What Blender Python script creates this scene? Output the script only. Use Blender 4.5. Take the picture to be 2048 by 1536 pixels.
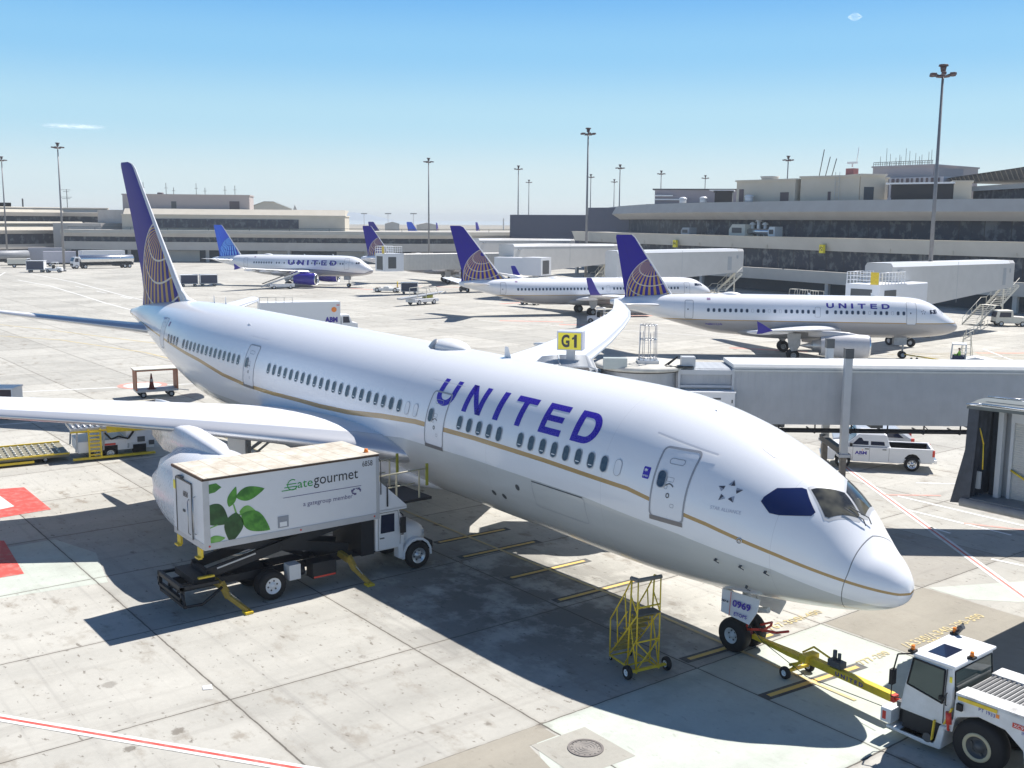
import bpy, bmesh, math, random
import numpy as np
from mathutils import Vector, Matrix
R=math.radians; PI=math.pi
rng=random.Random(7)
for o in list(bpy.data.objects): bpy.data.objects.remove(o)
S=bpy.context.scene; COL=S.collection
# ---------------- camera
cam=bpy.data.cameras.new('camera'); co=bpy.data.objects.new('camera',cam); COL.objects.link(co)
yaw,pitch,roll,fpx=2.4843,-0.1515,0.0081,2138.5
fw=Vector((math.cos(pitch)*math.cos(yaw),math.cos(pitch)*math.sin(yaw),math.sin(pitch)))
rt=Vector((math.sin(yaw),-math.cos(yaw),0)); up=rt.cross(fw)
r2=rt*math.cos(roll)+up*math.sin(roll); u2=-rt*math.sin(roll)+up*math.cos(roll)
mw=Matrix((r2,u2,-fw)).transposed().to_4x4(); mw.translation=Vector((15.162,-25.146,13.132))
co.matrix_world=mw
cam.sensor_width=36; cam.lens=36*fpx/2048; cam.clip_start=0.3; cam.clip_end=20000
S.camera=co
S.render.resolution_x=1024; S.render.resolution_y=768
# ---------------- world and sun
SUNV=Vector((-0.105,0.70,1.0)).normalized()
EL=math.asin(SUNV.z); AZ=math.atan2(SUNV.x,SUNV.y)
W=bpy.data.worlds.new('World'); S.world=W; W.use_nodes=True
nt=W.node_tree; bg=nt.nodes['Background']
sky=nt.nodes.new('ShaderNodeTexSky'); sky.sky_type='NISHITA'; sky.sun_disc=False
sky.sun_elevation=EL; sky.sun_rotation=AZ; sky.altitude=0; sky.air_density=1.3; sky.dust_density=0.6; sky.ozone_density=2.5
tc=nt.nodes.new('ShaderNodeTexCoord'); sz=nt.nodes.new('ShaderNodeSeparateXYZ'); nt.links.new(tc.outputs['Generated'],sz.inputs[0])
cr=nt.nodes.new('ShaderNodeValToRGB'); nt.links.new(sz.outputs[2],cr.inputs[0]); cr.color_ramp.interpolation='EASE'
els=[(0.0,(8.6,9.5,9.8)),(.03,(7.4,9.1,9.9)),(.09,(4.9,8.0,10)),(.15,(2.9,6.5,10)),(.21,(1.5,4.9,9.7)),(.42,(.6,1.5,3.8)),(1.0,(.35,.85,2.3))]
while len(cr.color_ramp.elements)<len(els): cr.color_ramp.elements.new(.5)
for e_,(p_,c_) in zip(cr.color_ramp.elements,els): e_.position=p_; e_.color=(*[v/10 for v in c_],1)
vs_=nt.nodes.new('ShaderNodeVectorMath'); vs_.operation='SCALE'; vs_.inputs['Scale'].default_value=10; nt.links.new(cr.outputs[0],vs_.inputs[0])
mx_=nt.nodes.new('ShaderNodeMix'); mx_.data_type='RGBA'; mx_.inputs[0].default_value=.88; nt.links.new(sky.outputs[0],mx_.inputs[6]); nt.links.new(vs_.outputs[0],mx_.inputs[7])
nt.links.new(mx_.outputs[2],bg.inputs[0]); bg.inputs[1].default_value=0.066
sl=bpy.data.lights.new('sun','SUN'); sl.energy=5.0; sl.angle=R(0.5); sl.color=(1.0,0.96,0.91)
so=bpy.data.objects.new('sun',sl); COL.objects.link(so); so.rotation_euler=SUNV.to_track_quat('Z','Y').to_euler()
S.view_settings.view_transform='Standard'; S.view_settings.look='None'; S.view_settings.exposure=0.55; S.view_settings.gamma=1
S.render.engine='CYCLES'
# ---------------- object helpers
def tag(o,label=None,cat=None,group=None,kind=None):
    if label: o['label']=label
    if cat: o['category']=cat
    if group: o['group']=group
    if kind: o['kind']=kind
    return o
def thing(name,label,cat,loc=(0,0,0),rz=0,group=None):
    o=bpy.data.objects.new(name,None); COL.objects.link(o); o.location=loc; o.rotation_euler=(0,0,rz)
    o.empty_display_size=.3
    return tag(o,label,cat,group)
def kids(o): return [c for c in bpy.data.objects if c.parent is o]
def copy_tree(o,parent=None,lab=None):
    c=o.copy(); COL.objects.link(c); c.parent=parent
    for ch in kids(o): copy_tree(ch,c)
    if lab: c['label']=lab
    return c
class MB:
    def __init__(s,mx=None): s.v=[]; s.f=[]; s.m=[]; s.sm=[]; s.mx=mx; s.mi=0; s.at=None
    def add(s,vs,fs,smooth=False):
        b=len(s.v); 
        s.v+= [tuple(s.mx@Vector(p)) if s.mx else tuple(p) for p in vs]
        for f in fs: s.f.append([b+i for i in f]); s.m.append(s.mi); s.sm.append(smooth)
        return s
    def box(s,a,b,rz=0,c=None):
        x0,y0,z0=[min(a[i],b[i]) for i in range(3)]; x1,y1,z1=[max(a[i],b[i]) for i in range(3)]
        vs=[(x0,y0,z0),(x1,y0,z0),(x1,y1,z0),(x0,y1,z0),(x0,y0,z1),(x1,y0,z1),(x1,y1,z1),(x0,y1,z1)]
        if rz:
            cx,cy=c or ((x0+x1)/2,(y0+y1)/2); cc,ss=math.cos(rz),math.sin(rz)
            vs=[(cx+(x-cx)*cc-(y-cy)*ss,cy+(x-cx)*ss+(y-cy)*cc,z) for x,y,z in vs]
        return s.add(vs,[(0,3,2,1),(4,5,6,7),(0,1,5,4),(1,2,6,5),(2,3,7,6),(3,0,4,7)])
    def beam(s,p,q,w,h=None,upv=(0,0,1)):
        h=h or w; p=Vector(p);q=Vector(q); d=(q-p).normalized(); u=Vector(upv)
        if abs(d.dot(u))>.98: u=Vector((1,0,0))
        a=d.cross(u).normalized()*w/2; b=a.cross(d).normalized()*h/2
        vs=[p-a-b,p+a-b,p+a+b,p-a+b,q-a-b,q+a-b,q+a+b,q-a+b]
        return s.add(vs,[(0,3,2,1),(4,5,6,7),(0,1,5,4),(1,2,6,5),(2,3,7,6),(3,0,4,7)])
    def cyl(s,p,q,r,r2=None,n=12,cap=True):
        p=Vector(p);q=Vector(q); r2=r if r2 is None else r2; d=(q-p).normalized(); u=Vector((0,0,1))
        if abs(d.dot(u))>.98: u=Vector((1,0,0))
        a=d.cross(u).normalized(); b=d.cross(a).normalized()
        ring=lambda c,rr:[c+(a*math.cos(t)+b*math.sin(t))*rr for t in [2*PI*i/n for i in range(n)]]
        vs=ring(p,r)+ring(q,r2); fs=[(i,i+n,(i+1)%n+n,(i+1)%n) for i in range(n)]
        s.add(vs,fs,True)
        if cap: s.add(ring(p,r),[tuple(range(n))]); s.add(ring(q,r2),[tuple(range(n-1,-1,-1))])
        return s
    def tube(s,pts,r,n=6,closed=False):
        L=len(pts)
        for i in range(L if closed else L-1): s.cyl(pts[i],pts[(i+1)%L],r,n=n)
        return s
    def lathe(s,prof,o,d,n=24,smooth=True):  # prof: (t along d, r)
        o=Vector(o); d=Vector(d).normalized(); u=Vector((0,0,1))
        if abs(d.dot(u))>.98: u=Vector((1,0,0))
        a=d.cross(u).normalized(); b=d.cross(a).normalized(); vs=[]
        for t,r in prof:
            for i in range(n):
                th=2*PI*i/n; vs.append(o+d*t+(a*math.cos(th)+b*math.sin(th))*max(r,.0005))
        fs=[]
        for k in range(len(prof)-1):
            for i in range(n): fs.append((k*n+i,(k+1)*n+i,(k+1)*n+(i+1)%n,k*n+(i+1)%n))
        return s.add(vs,fs,smooth)
    def prism(s,poly,a,b,axis='y'):  # poly 2d; axis of extrusion
        def P(u,v,w): return {'y':(u,w,v),'x':(w,u,v),'z':(u,v,w)}[axis]
        n=len(poly); vs=[P(u,v,a) for u,v in poly]+[P(u,v,b) for u,v in poly]
        return s.add(vs,[tuple(range(n)),tuple(range(2*n-1,n-1,-1))]+[(i,i+n,(i+1)%n+n,(i+1)%n) for i in range(n)])
    def loft(s,rings,closed=True,cap=True,smooth=True):
        n=len(rings[0]); vs=[p for r in rings for p in r]; fs=[]
        for k in range(len(rings)-1):
            for i in range(n if closed else n-1): fs.append((k*n+i,k*n+(i+1)%n,(k+1)*n+(i+1)%n,(k+1)*n+i))
        s.add(vs,fs,smooth)
        if cap: s.add(rings[0],[tuple(range(n-1,-1,-1))]); s.add(rings[-1],[tuple(range(n))])
        return s
    def sheet(s,poly,z): return s.add([(x,y,z) for x,y in poly],[tuple(range(len(poly)))])
    def build(s,name,mats,parent=None,bevel=0,fix=True,attrs=None):
        me=bpy.data.meshes.new(name); me.from_pydata([tuple(p) for p in s.v],[],s.f)
        if not isinstance(mats,(list,tuple)): mats=[mats]
        for m in mats: me.materials.append(m)
        me.polygons.foreach_set('material_index',s.m); me.polygons.foreach_set('use_smooth',s.sm)
        if attrs:
            for k,v in attrs.items():
                a=me.attributes.new(k,'FLOAT','POINT'); a.data.foreach_set('value',[float(t) for t in v])
        me.update()
        if fix:
            bm=bmesh.new(); bm.from_mesh(me); bmesh.ops.remove_doubles(bm,verts=bm.verts,dist=1e-5); bmesh.ops.recalc_face_normals(bm,faces=bm.faces); bm.to_mesh(me); bm.free()
        o=bpy.data.objects.new(name,me); COL.objects.link(o); o.parent=parent
        if bevel:
            b=o.modifiers.new('bevel','BEVEL'); b.width=bevel; b.segments=2; b.limit_method='ANGLE'; b.angle_limit=R(40)
        return o
# ---------------- material helpers
MATS={}
def newmat(name):
    m=bpy.data.materials.new(name); m.use_nodes=True; n=m.node_tree; return m,n,n.nodes['Principled BSDF']
def mth(n,op,a,b=None,c=None,clamp=False):
    x=n.nodes.new('ShaderNodeMath'); x.operation=op; x.use_clamp=clamp
    for i,v in enumerate((a,b,c)):
        if v is None: continue
        if isinstance(v,(int,float)): x.inputs[i].default_value=v
        else: n.links.new(v,x.inputs[i])
    return x.outputs[0]
def mixc(n,f,a,b,mode='MIX'):
    x=n.nodes.new('ShaderNodeMix'); x.data_type='RGBA'; x.blend_type=mode
    for s,v in ((x.inputs[0],f),(x.inputs[6],a),(x.inputs[7],b)):
        if isinstance(v,(int,float)): s.default_value=v
        elif isinstance(v,(tuple,list)): s.default_value=(*v[:3],1)
        else: n.links.new(v,s)
    return x.outputs[2]
def coords(n,which='Object'):
    return n.nodes.new('ShaderNodeTexCoord').outputs[which]
def scalev(n,v,s):
    x=n.nodes.new('ShaderNodeMapping'); x.inputs['Scale'].default_value=s; n.links.new(v,x.inputs[0]); return x.outputs[0]
def noise(n,v,scale,detail=4,rough=.55):
    x=n.nodes.new('ShaderNodeTexNoise'); x.inputs['Scale'].default_value=scale; x.inputs['Detail'].default_value=detail; x.inputs['Roughness'].default_value=rough
    n.links.new(v,x.inputs['Vector']); return x.outputs['Fac']
def ramp(n,f,a,b):  # smoothstep-ish 0..1
    x=n.nodes.new('ShaderNodeMapRange'); x.inputs[1].default_value=a; x.inputs[2].default_value=b; x.clamp=True
    n.links.new(f,x.inputs[0]); return x.outputs[0]
def paint(name,col,rough=.4,metal=0,dirt=.12,scale=3,spec=None,bump=0,dcol=None,coat=0):
    if name in MATS: return MATS[name]
    m,n,b=newmat(name); v=coords(n)
    f=noise(n,v,scale,6,.6); f=ramp(n,f,.35,.75)
    d=dcol or tuple(c*(1-dirt*2.2) for c in col)
    c=mixc(n,mth(n,'MULTIPLY',f,min(1,dirt*3)),col,d)
    n.links.new(c,b.inputs['Base Color'])
    g=noise(n,v,scale*6,3); n.links.new(mth(n,'MULTIPLY_ADD',g,.16,rough-.08),b.inputs['Roughness'])
    b.inputs['Metallic'].default_value=metal
    if coat: b.inputs['Coat Weight'].default_value=coat; b.inputs['Coat Roughness'].default_value=.08
    if bump:
        x=n.nodes.new('ShaderNodeBump'); x.inputs['Strength'].default_value=bump; x.inputs['Distance'].default_value=.02; n.links.new(noise(n,v,scale*12,4),x.inputs['Height']); n.links.new(x.outputs[0],b.inputs['Normal'])
    MATS[name]=m; return m
def ribs(name,col,axis,freq,rough=.5,depth=.03,dirt=.12):  # corrugated panel: ribs across an axis
    if name in MATS: return MATS[name]
    m,n,b=newmat(name); v=coords(n); f=ramp(n,noise(n,v,1.5,6),.35,.75)
    sx=n.nodes.new('ShaderNodeSeparateXYZ'); n.links.new(v,sx.inputs[0])
    w=mth(n,'SINE',mth(n,'MULTIPLY',sx.outputs[axis],freq*2*PI)); w2=ramp(n,w,-.3,.3)
    seam=mth(n,'GREATER_THAN',mth(n,'ABSOLUTE',w),.0)
    n.links.new(mixc(n,mth(n,'MULTIPLY',f,dirt*3),col,tuple(c*.7 for c in col)),b.inputs['Base Color']); b.inputs['Roughness'].default_value=rough
    x=n.nodes.new('ShaderNodeBump'); x.inputs['Strength'].default_value=.6; x.inputs['Distance'].default_value=depth; n.links.new(w2,x.inputs['Height']); n.links.new(x.outputs[0],b.inputs['Normal'])
    MATS[name]=m; return m
WHITE=paint('white_paint',(.80,.81,.82),.32,dirt=.05)
CREAM=paint('cream_paint',(.70,.67,.58),.5,dirt=.12)
GREYP=paint('grey_paint',(.42,.44,.46),.45,dirt=.08)
DGREY=paint('dark_grey',(.09,.095,.10),.5,dirt=.15)
BLACK=paint('black_rubber',(.012,.012,.014),.75,dirt=.2)
BLKP=paint('black_paint',(.02,.024,.03),.35,dirt=.2)
STEEL=paint('steel',(.50,.51,.53),.35,.75,dirt=.15)
ALU=paint('polished_metal',(.72,.73,.75),.22,.9,dirt=.06)
YEL=paint('yellow_paint',(.84,.60,.03),.45,dirt=.14,scale=5,dcol=(.25,.17,.04))
YELS=paint('yellow_sign',(.88,.74,.04),.4,dirt=.04)
RED=paint('red_paint',(.62,.05,.03),.45,dirt=.1)
ORANGE=paint('orange_lamp',(.9,.25,.03),.3,dirt=.05)
BLUE=paint('livery_blue',(.045,.02,.40),.28,dirt=.03)
GLASSD=paint('dark_glass',(.015,.022,.05),.07,dirt=.0)
TYRE=BLACK
GREENV=paint('green_vest',(.45,.85,.10),.7,dirt=.05)
SKIN=paint('skin',(.45,.26,.18),.6,dirt=.05)
NAVY=paint('navy_cloth',(.03,.04,.09),.8,dirt=.1)
def wheel(parent,c,axis,r,w,rimr,name='wheel',rimm=None,n=24,sub=True):
    a=Vector(axis).normalized(); c=Vector(c)
    t=MB(); t.lathe([(-w/2,rimr),(-w/2,r*.86),(-w*.40,r*.96),(-w*.2,r),(w*.2,r),(w*.40,r*.96),(w/2,r*.86),(w/2,rimr)],c,a,n)
    t.mi=1; t.lathe([(w*.48,rimr),(w*.44,rimr*.86),(w*.22,rimr*.72),(w*.24,rimr*.38),(w*.46,rimr*.30),(w*.48,0)],c,a,n)
    t.lathe([(-w*.48,rimr),(-w*.44,rimr*.86),(-w*.22,rimr*.72),(-w*.24,rimr*.38),(-w*.46,rimr*.30),(-w*.48,0)],c,a,n)
    for k in range(6):
        th=k*PI/3+.2; u=Vector((0,0,1)) if abs(a.z)<.9 else Vector((1,0,0)); p=a.cross(u).normalized(); q=a.cross(p)
        e=c+(p*math.cos(th)+q*math.sin(th))*rimr*.58
        t.mi=2; t.cyl(e+a*w*.30,e+a*w*.235,rimr*.11,n=8); t.cyl(e-a*w*.30,e-a*w*.235,rimr*.11,n=8)
    return t.build(name,[TYRE,rimm or WHITE,DGREY],parent,fix=False)
def text_mesh(s,size,bold=0,spacing=1.0,align='LEFT'):
    cu=bpy.data.curves.new('t','FONT'); cu.body=s; cu.size=size; cu.offset=bold; cu.space_character=spacing; cu.align_x=align; cu.resolution_u=3
    o=bpy.data.objects.new('t',cu); COL.objects.link(o); dg=bpy.context.evaluated_depsgraph_get(); dg.update()
    me=bpy.data.meshes.new_from_object(o.evaluated_get(dg)); bpy.data.objects.remove(o); bpy.data.curves.remove(cu); return me
def text_on(name,s,size,mat,parent,mx,bold=0,spacing=1.0,align='LEFT',sx=1.0,fit=None):
    me=text_mesh(s,size,bold,spacing,align)
    if fit:
        xs=[v.co.x for v in me.vertices]; ys=[v.co.y for v in me.vertices]; kx=fit[0]/(max(xs)-min(xs)); ky=fit[1]/(max(ys)-min(ys)) if fit[1] else kx
        x0=min(xs); y0=min(ys)
        for v in me.vertices: v.co.x=(v.co.x-x0)*kx; v.co.y=(v.co.y-y0)*ky
    me.transform(mx@Matrix.Diagonal((sx,1,1,1))); me.materials.clear(); me.materials.append(mat)
    o=bpy.data.objects.new(name,me); COL.objects.link(o); o.parent=parent; return o
def frame(o,xd,yd):  # matrix with text x dir, y dir, origin
    xd=Vector(xd).normalized(); yd=Vector(yd).normalized(); z=xd.cross(yd).normalized()
    m=Matrix((xd,yd,z)).transposed().to_4x4(); m.translation=Vector(o); return m
# ---------------- ground
def concrete(name,col,joints=True,stain=1.0,col2=None,tile=True):
    m,n,b=newmat(name); v=coords(n)
    sx=n.nodes.new('ShaderNodeSeparateXYZ'); n.links.new(v,sx.inputs[0]); X,Y=sx.outputs[0],sx.outputs[1]
    wob=noise(n,v,2.3,3); wv=mth(n,'MULTIPLY_ADD',wob,.06,-.03)
    fx=mth(n,'DIVIDE',mth(n,'ADD',mth(n,'ADD',X,5.35),wv),6.25); fy=mth(n,'DIVIDE',mth(n,'ADD',mth(n,'ADD',Y,8.25),wv),5.98)
    # per-slab tone
    cb=n.nodes.new('ShaderNodeCombineXYZ'); n.links.new(mth(n,'FLOOR',fx),cb.inputs[0]); n.links.new(mth(n,'FLOOR',fy),cb.inputs[1])
    wn=n.nodes.new('ShaderNodeTexWhiteNoise'); wn.noise_dimensions='3D'; n.links.new(cb.outputs[0],wn.inputs[0])
    big=noise(n,v,.05,4); mid=noise(n,scalev(n,v,(1,.45,1)),.55,7,.62); fine=noise(n,v,6,6,.7)
    t=mth(n,'ADD',mth(n,'MULTIPLY_ADD',wn.outputs[0],.22 if tile else 0,-.11 if tile else 0),mth(n,'ADD',mth(n,'MULTIPLY_ADD',big,.30,-.15),mth(n,'ADD',mth(n,'MULTIPLY_ADD',mid,.60,-.30),mth(n,'MULTIPLY_ADD',fine,.20,-.10))))
    k=mth(n,'ADD',t,1.0)
    vm=n.nodes.new('ShaderNodeVectorMath'); vm.operation='SCALE'; vm.inputs[0].default_value=col; n.links.new(k,vm.inputs['Scale'])
    c=vm.outputs[0]
    # brown stains
    s1=noise(n,scalev(n,v,(.8,1.3,1)),.9,8,.68); s1=mth(n,'MULTIPLY',ramp(n,s1,.54,.66),.42*stain)
    s1=mth(n,'MULTIPLY',s1,ramp(n,noise(n,v,.13,2),.38,.6))
    c=mixc(n,s1,c,(.17,.13,.085))
    s2=noise(n,scalev(n,v,(1.6,3.2,1)),1.4,5,.6); s2=mth(n,'MULTIPLY',ramp(n,s2,.63,.67),.5*stain); c=mixc(n,s2,c,(.13,.11,.085))
    sp=n.nodes.new('ShaderNodeTexVoronoi'); sp.inputs['Scale'].default_value=.75; n.links.new(v,sp.inputs['Vector']); sc_=n.nodes.new('ShaderNodeSeparateColor'); n.links.new(sp.outputs['Color'],sc_.inputs[0]); wd=mth(n,'ADD',mth(n,'ADD',sp.outputs['Distance'],mth(n,'MULTIPLY',noise(n,v,3.5,5,.7),.30)),mth(n,'MULTIPLY',sc_.outputs[0],.34))
    s3=mth(n,'MULTIPLY',mth(n,'MULTIPLY',ramp(n,wd,.36,.31),mth(n,'MULTIPLY_ADD',sc_.outputs[1],.8,.15)),.55*stain); c=mixc(n,s3,c,(.13,.11,.085))
    sp=n.nodes.new('ShaderNodeTexVoronoi'); sp.inputs['Scale'].default_value=3.1; n.links.new(v,sp.inputs['Vector']); wd=mth(n,'ADD',sp.outputs['Distance'],mth(n,'MULTIPLY',noise(n,v,9,4),.2))
    s3=mth(n,'MULTIPLY',mth(n,'MULTIPLY',ramp(n,wd,.22,.18),.5*stain),ramp(n,noise(n,v,.5,2),.44,.58)); c=mixc(n,s3,c,(.1,.09,.07))
    # oily service area between the truck and the steps
    dx=mth(n,'DIVIDE',mth(n,'ADD',X,13.0),8.5); dy=mth(n,'DIVIDE',mth(n,'ADD',Y,2.8),5.2); rr=mth(n,'ADD',mth(n,'MULTIPLY',dx,dx),mth(n,'MULTIPLY',dy,dy)); om=mth(n,'MULTIPLY',ramp(n,rr,1.3,.15),ramp(n,noise(n,scalev(n,v,(.8,.9,1)),.55,8,.68),.40,.52)); c=mixc(n,mth(n,'MULTIPLY',om,.75),c,(.10,.095,.085))
    # tyre streaks along x and y
    st=noise(n,scalev(n,v,(.06,2.2,1)),1.0,5,.6); c=mixc(n,mth(n,'MULTIPLY',ramp(n,st,.55,.75),.25*stain),c,(.16,.15,.14))
    st=noise(n,scalev(n,v,(1.7,.07,1)),1.0,5,.6); c=mixc(n,mth(n,'MULTIPLY',ramp(n,st,.56,.75),.22*stain),c,(.18,.16,.14))
    if joints:
        jx=mth(n,'ABSOLUTE',mth(n,'SUBTRACT',fx,mth(n,'ROUND',fx))); jy=mth(n,'ABSOLUTE',mth(n,'SUBTRACT',fy,mth(n,'ROUND',fy)))
        j=mth(n,'MINIMUM',mth(n,'MULTIPLY',jx,6.25),mth(n,'MULTIPLY',jy,5.98)); jw=mth(n,'MULTIPLY_ADD',noise(n,v,1.1,3),.03,.010)
        g=mth(n,'LESS_THAN',j,jw); c=mixc(n,mth(n,'MULTIPLY',g,.85),c,(.045,.04,.035))
        halo=mth(n,'MULTIPLY',ramp(n,j,.16,.02),.22); c=mixc(n,halo,c,(.2,.17,.13))
    n.links.new(c,b.inputs['Base Color']); b.inputs['Roughness'].default_value=.85
    x=n.nodes.new('ShaderNodeBump'); x.inputs['Strength'].default_value=.25; x.inputs['Distance'].default_value=.01; n.links.new(fine,x.inputs['Height']); n.links.new(x.outputs[0],b.inputs['Normal'])
    return m
def worn(name,col,wear=.5,under=(.40,.38,.33)):
    m,n,b=newmat(name); v=coords(n); f=noise(n,v,2.5,8,.7); f2=noise(n,v,.4,3)
    k=mth(n,'MULTIPLY',ramp(n,f,.48,.66),wear); n.links.new(mixc(n,k,mixc(n,mth(n,'MULTIPLY',ramp(n,f2,.4,.7),.35),col,tuple(c*.7 for c in col)),under),b.inputs['Base Color']); b.inputs['Roughness'].default_value=.7
    return m
m,n,b=newmat('dry_flats'); v=coords(n); c=mixc(n,ramp(n,noise(n,scalev(n,v,(1,.35,1)),.006,7),.4,.62),(.34,.28,.19),(.22,.20,.14)); c=mixc(n,ramp(n,noise(n,v,.02,4),.55,.6),c,(.33,.31,.28)); n.links.new(c,b.inputs['Base Color']); b.inputs['Roughness'].default_value=.95
FLATS=m
g=MB(); g.sheet([(400,-900),(400,3000),(-2600,3000),(-2600,-900)],-.05); tag(g.build('ground',FLATS),kind='structure')
m,n,b=newmat('bay_water'); b.inputs['Base Color'].default_value=(.40,.47,.50,1); b.inputs['Specular IOR Level'].default_value=.1; b.inputs['Roughness'].default_value=.9; WATER=m
g=MB(); g.sheet([(-2000,-9000),(-2000,15000),(-16000,15000),(-16000,-9000)],-.35); g.sheet([(-2000,2500),(3000,2500),(3000,15000),(-2000,15000)],-.35); tag(g.build('water',WATER),kind='structure')
CONC=concrete('apron_concrete',(.43,.415,.37),stain=1.4)
g=MB(); g.sheet([(220,-320),(220,420),(-430,420),(-430,-320)],0); tag(g.build('apron',CONC),kind='structure')
CONC2=concrete('pale_concrete',(.48,.51,.45),joints=True,stain=.45,tile=False)
CONC3=concrete('dark_patch_concrete',(.30,.275,.225),joints=False,stain=.6,tile=False)
CONC4=concrete('grey_concrete',(.36,.345,.30),joints=False,stain=.8,tile=False)
def patch(name,polys,mat,z=.004):
    g=MB(); 
    for p in polys: g.sheet(p,z)
    return tag(g.build(name,mat),kind='structure')
patch('pale_apron_slab',[[(-5.35,-8.25),(-5.35,3.75),(.9,3.75),(.9,-8.25)],[(-5.35,-8.25),(.9,-8.25),(.9,-14.2),(-3,-14.2)][:0] or [(-4.6,-9.0),(-4.6,-8.25),(.9,-8.25),(.9,-10.2),(-2.7,-10.2)],[(-30.0,-17.9),(-23.9,-17.42),(-23.4,-13.9),(-27.2,-13.2),(-30,-14)],[(-5.2,9.85),(-3.7,9.85),(.9,14.4),(-3.0,14.4)]],CONC2)
patch('rough_patch_slab',[[(-5.35,-14.2),(-5.35,-8.35),(-4.6,-8.35),(-4.6,-9.25),(-3.1,-9.6),(-3.1,-14.2)],[(-5.3,3.85),(-5.3,9.72),(.8,9.72),(.8,3.85)]],CONC3,.005)
patch('grey_apron_slab',[[(-11.6,9.75),(-5.4,9.75),(-5.4,15.65),(-11.6,15.65)],[(-5.3,15.75),(.85,15.75),(.85,21.6),(-5.3,21.6)],[(-17.8,-26.1),(-11.65,-26.1),(-11.65,-20.25),(-17.8,-20.25)]],concrete('worn_grey_concrete',(.33,.31,.27),joints=False,stain=1.2,tile=False),.006)
patch('service_pad',[[(-4.56,-9.2),(-4.53,-7.45),(-2.62,-7.45),(-2.68,-9.3)]],CONC4,.009)
WPAINT=worn('white_marking',(.72,.72,.69),.55); RPAINT=worn('red_marking',(.66,.08,.06),.4); RFADE=worn('faded_red_marking',(.62,.30,.24),.85)
YPAINT=worn('yellow_marking',(.78,.52,.14),.3); BPAINT=worn('black_marking',(.07,.07,.07),.25); FYEL=worn('faded_yellow_marking',(.62,.50,.24),.8)
def strip(g,pts,w,z):
    for i in range(len(pts)-1):
        p=Vector((*pts[i],z)); q=Vector((*pts[i+1],z)); d=(q-p).normalized(); s=Vector((-d.y,d.x,0))*w/2
        g.add([p-s,q-s,q+s,p+s],[(0,1,2,3)])
def strips(name,lines,w,mat,z):
    g=MB(); 
    for l in lines: strip(g,l,w,z)
    return tag(g.build(name,mat,fix=False),kind='structure')
def ext(a,b,k0,k1): return [(a[0]+(b[0]-a[0])*k0,a[1]+(b[1]-a[1])*k0),(a[0]+(b[0]-a[0])*k1,a[1]+(b[1]-a[1])*k1)]
L1=ext((-14.19,-19.54),(-7.14,-14.48),-1,1.6); L2=ext((-17.82,23.31),(-2.59,11.7),-.1,1.5)
strips('boundary_line_white',[L1],.36,WPAINT,.010); strips('boundary_line_red',[L1],.10,RPAINT,.014); strips('boundary_line_white',[L2],.38,WPAINT,.010); strips('boundary_line_red',[L2],.11,worn('line_red',(.62,.16,.13),.4),.014)
strips('guide_line_white',[[(-13.53,20.83),(-5,20.68)],[(-11.77,18.91),(-6.8,18.86)],[(-9.54,17.11),(-8.5,16.98)],[(-5.6,15.0),(-3.5,15.35)],[(-14.5,24.0),(-9,30)],[(-12.8,28.6),(-6,28.9)]],.16,worn('guide_white',(.82,.82,.80),.15),.010)
strips('guide_line_red',[[(-14.01,20.5),(-12.3,22.6)],[(-9,18.9),(-6.5,20.3)]],.2,RFADE,.012)
bars=[[(-15.08,-1.78),(-14.98,1.77)],[(-12.2,-1.87),(-12.11,1.8)],[(-5.95,-1.99),(-5.72,1.65)],[(-2.85,-2.06),(-2.54,1.68)],[(-18.18,-1.76),(-18.09,1.76)],[(-20.35,-1.47),(-20.26,1.85)],[(-9.2,-1.9),(-9.1,1.7)][:0]]
bars=[b_ for b_ in bars if b_]
strips('stop_bar_border',[ext(*b_,-.06,1.06) for b_ in bars],.42,BPAINT,.010); strips('stop_bar',bars,.17,YPAINT,.014)
LEAD=[(-60,-.05),(-15.12,-.06),(-10.91,0),(-6.68,-.2),(-2.94,-.3),(-1.2,-.35)]
strips('lead_in_line',[LEAD],.13,FYEL,.022)
patch('red_zone_marking',[[(-40.5,-14.9),(-39.89,-12.86),(-34.92,-12.89),(-34.76,-15.07),(-38,-15.6)],[(-33,-17.5),(-31.01,-15.73),(-26.16,-16.11),(-26.2,-16.93),(-29,-18.5)]],RPAINT,.012)
patch('white_zone_marking',[[(-39.6,-15.4),(-38.9,-14.2),(-36.4,-14.1),(-36.2,-14.75)],[(-60.2,-4.5),(-60,-1),(-57,-1.4),(-57.2,-4.6)],[(-63.5,-7.5),(-63.4,-3),(-62.6,-3),(-62.7,-7.5)]],WPAINT,.016)
strips('road_edge_line',[[(-226.91,30.12),(-202.79,30.39),(-174.9,28.06),(-155.04,26.18),(-142.08,25.43),(-120,24.6),(-90,24)],[(-253.55,39.03),(-212.15,37.64),(-168.68,33.66),(-140,32)],[(-245,30.5),(-262,35.5)],[(-75,-20),(-70,-2.5),(-66,12)],[(-60,-22),(-57.5,-8),(-55,2)]],.35,WPAINT,.010)
strips('road_centre_dash',[[(-200+k*16,34.2-k*.75),(-193+k*16,33.9-k*.75)] for k in range(5)],.3,WPAINT,.010)
strips('taxi_line',[[(-150,-14),(-125,-4),(-113.43,2.04),(-105.74,6.37),(-89.86,10.14),(-72,11),(-55,8)],[(-160,-6),(-118,8),(-96,14),(-80,16)]],.25,FYEL,.010)
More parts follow.
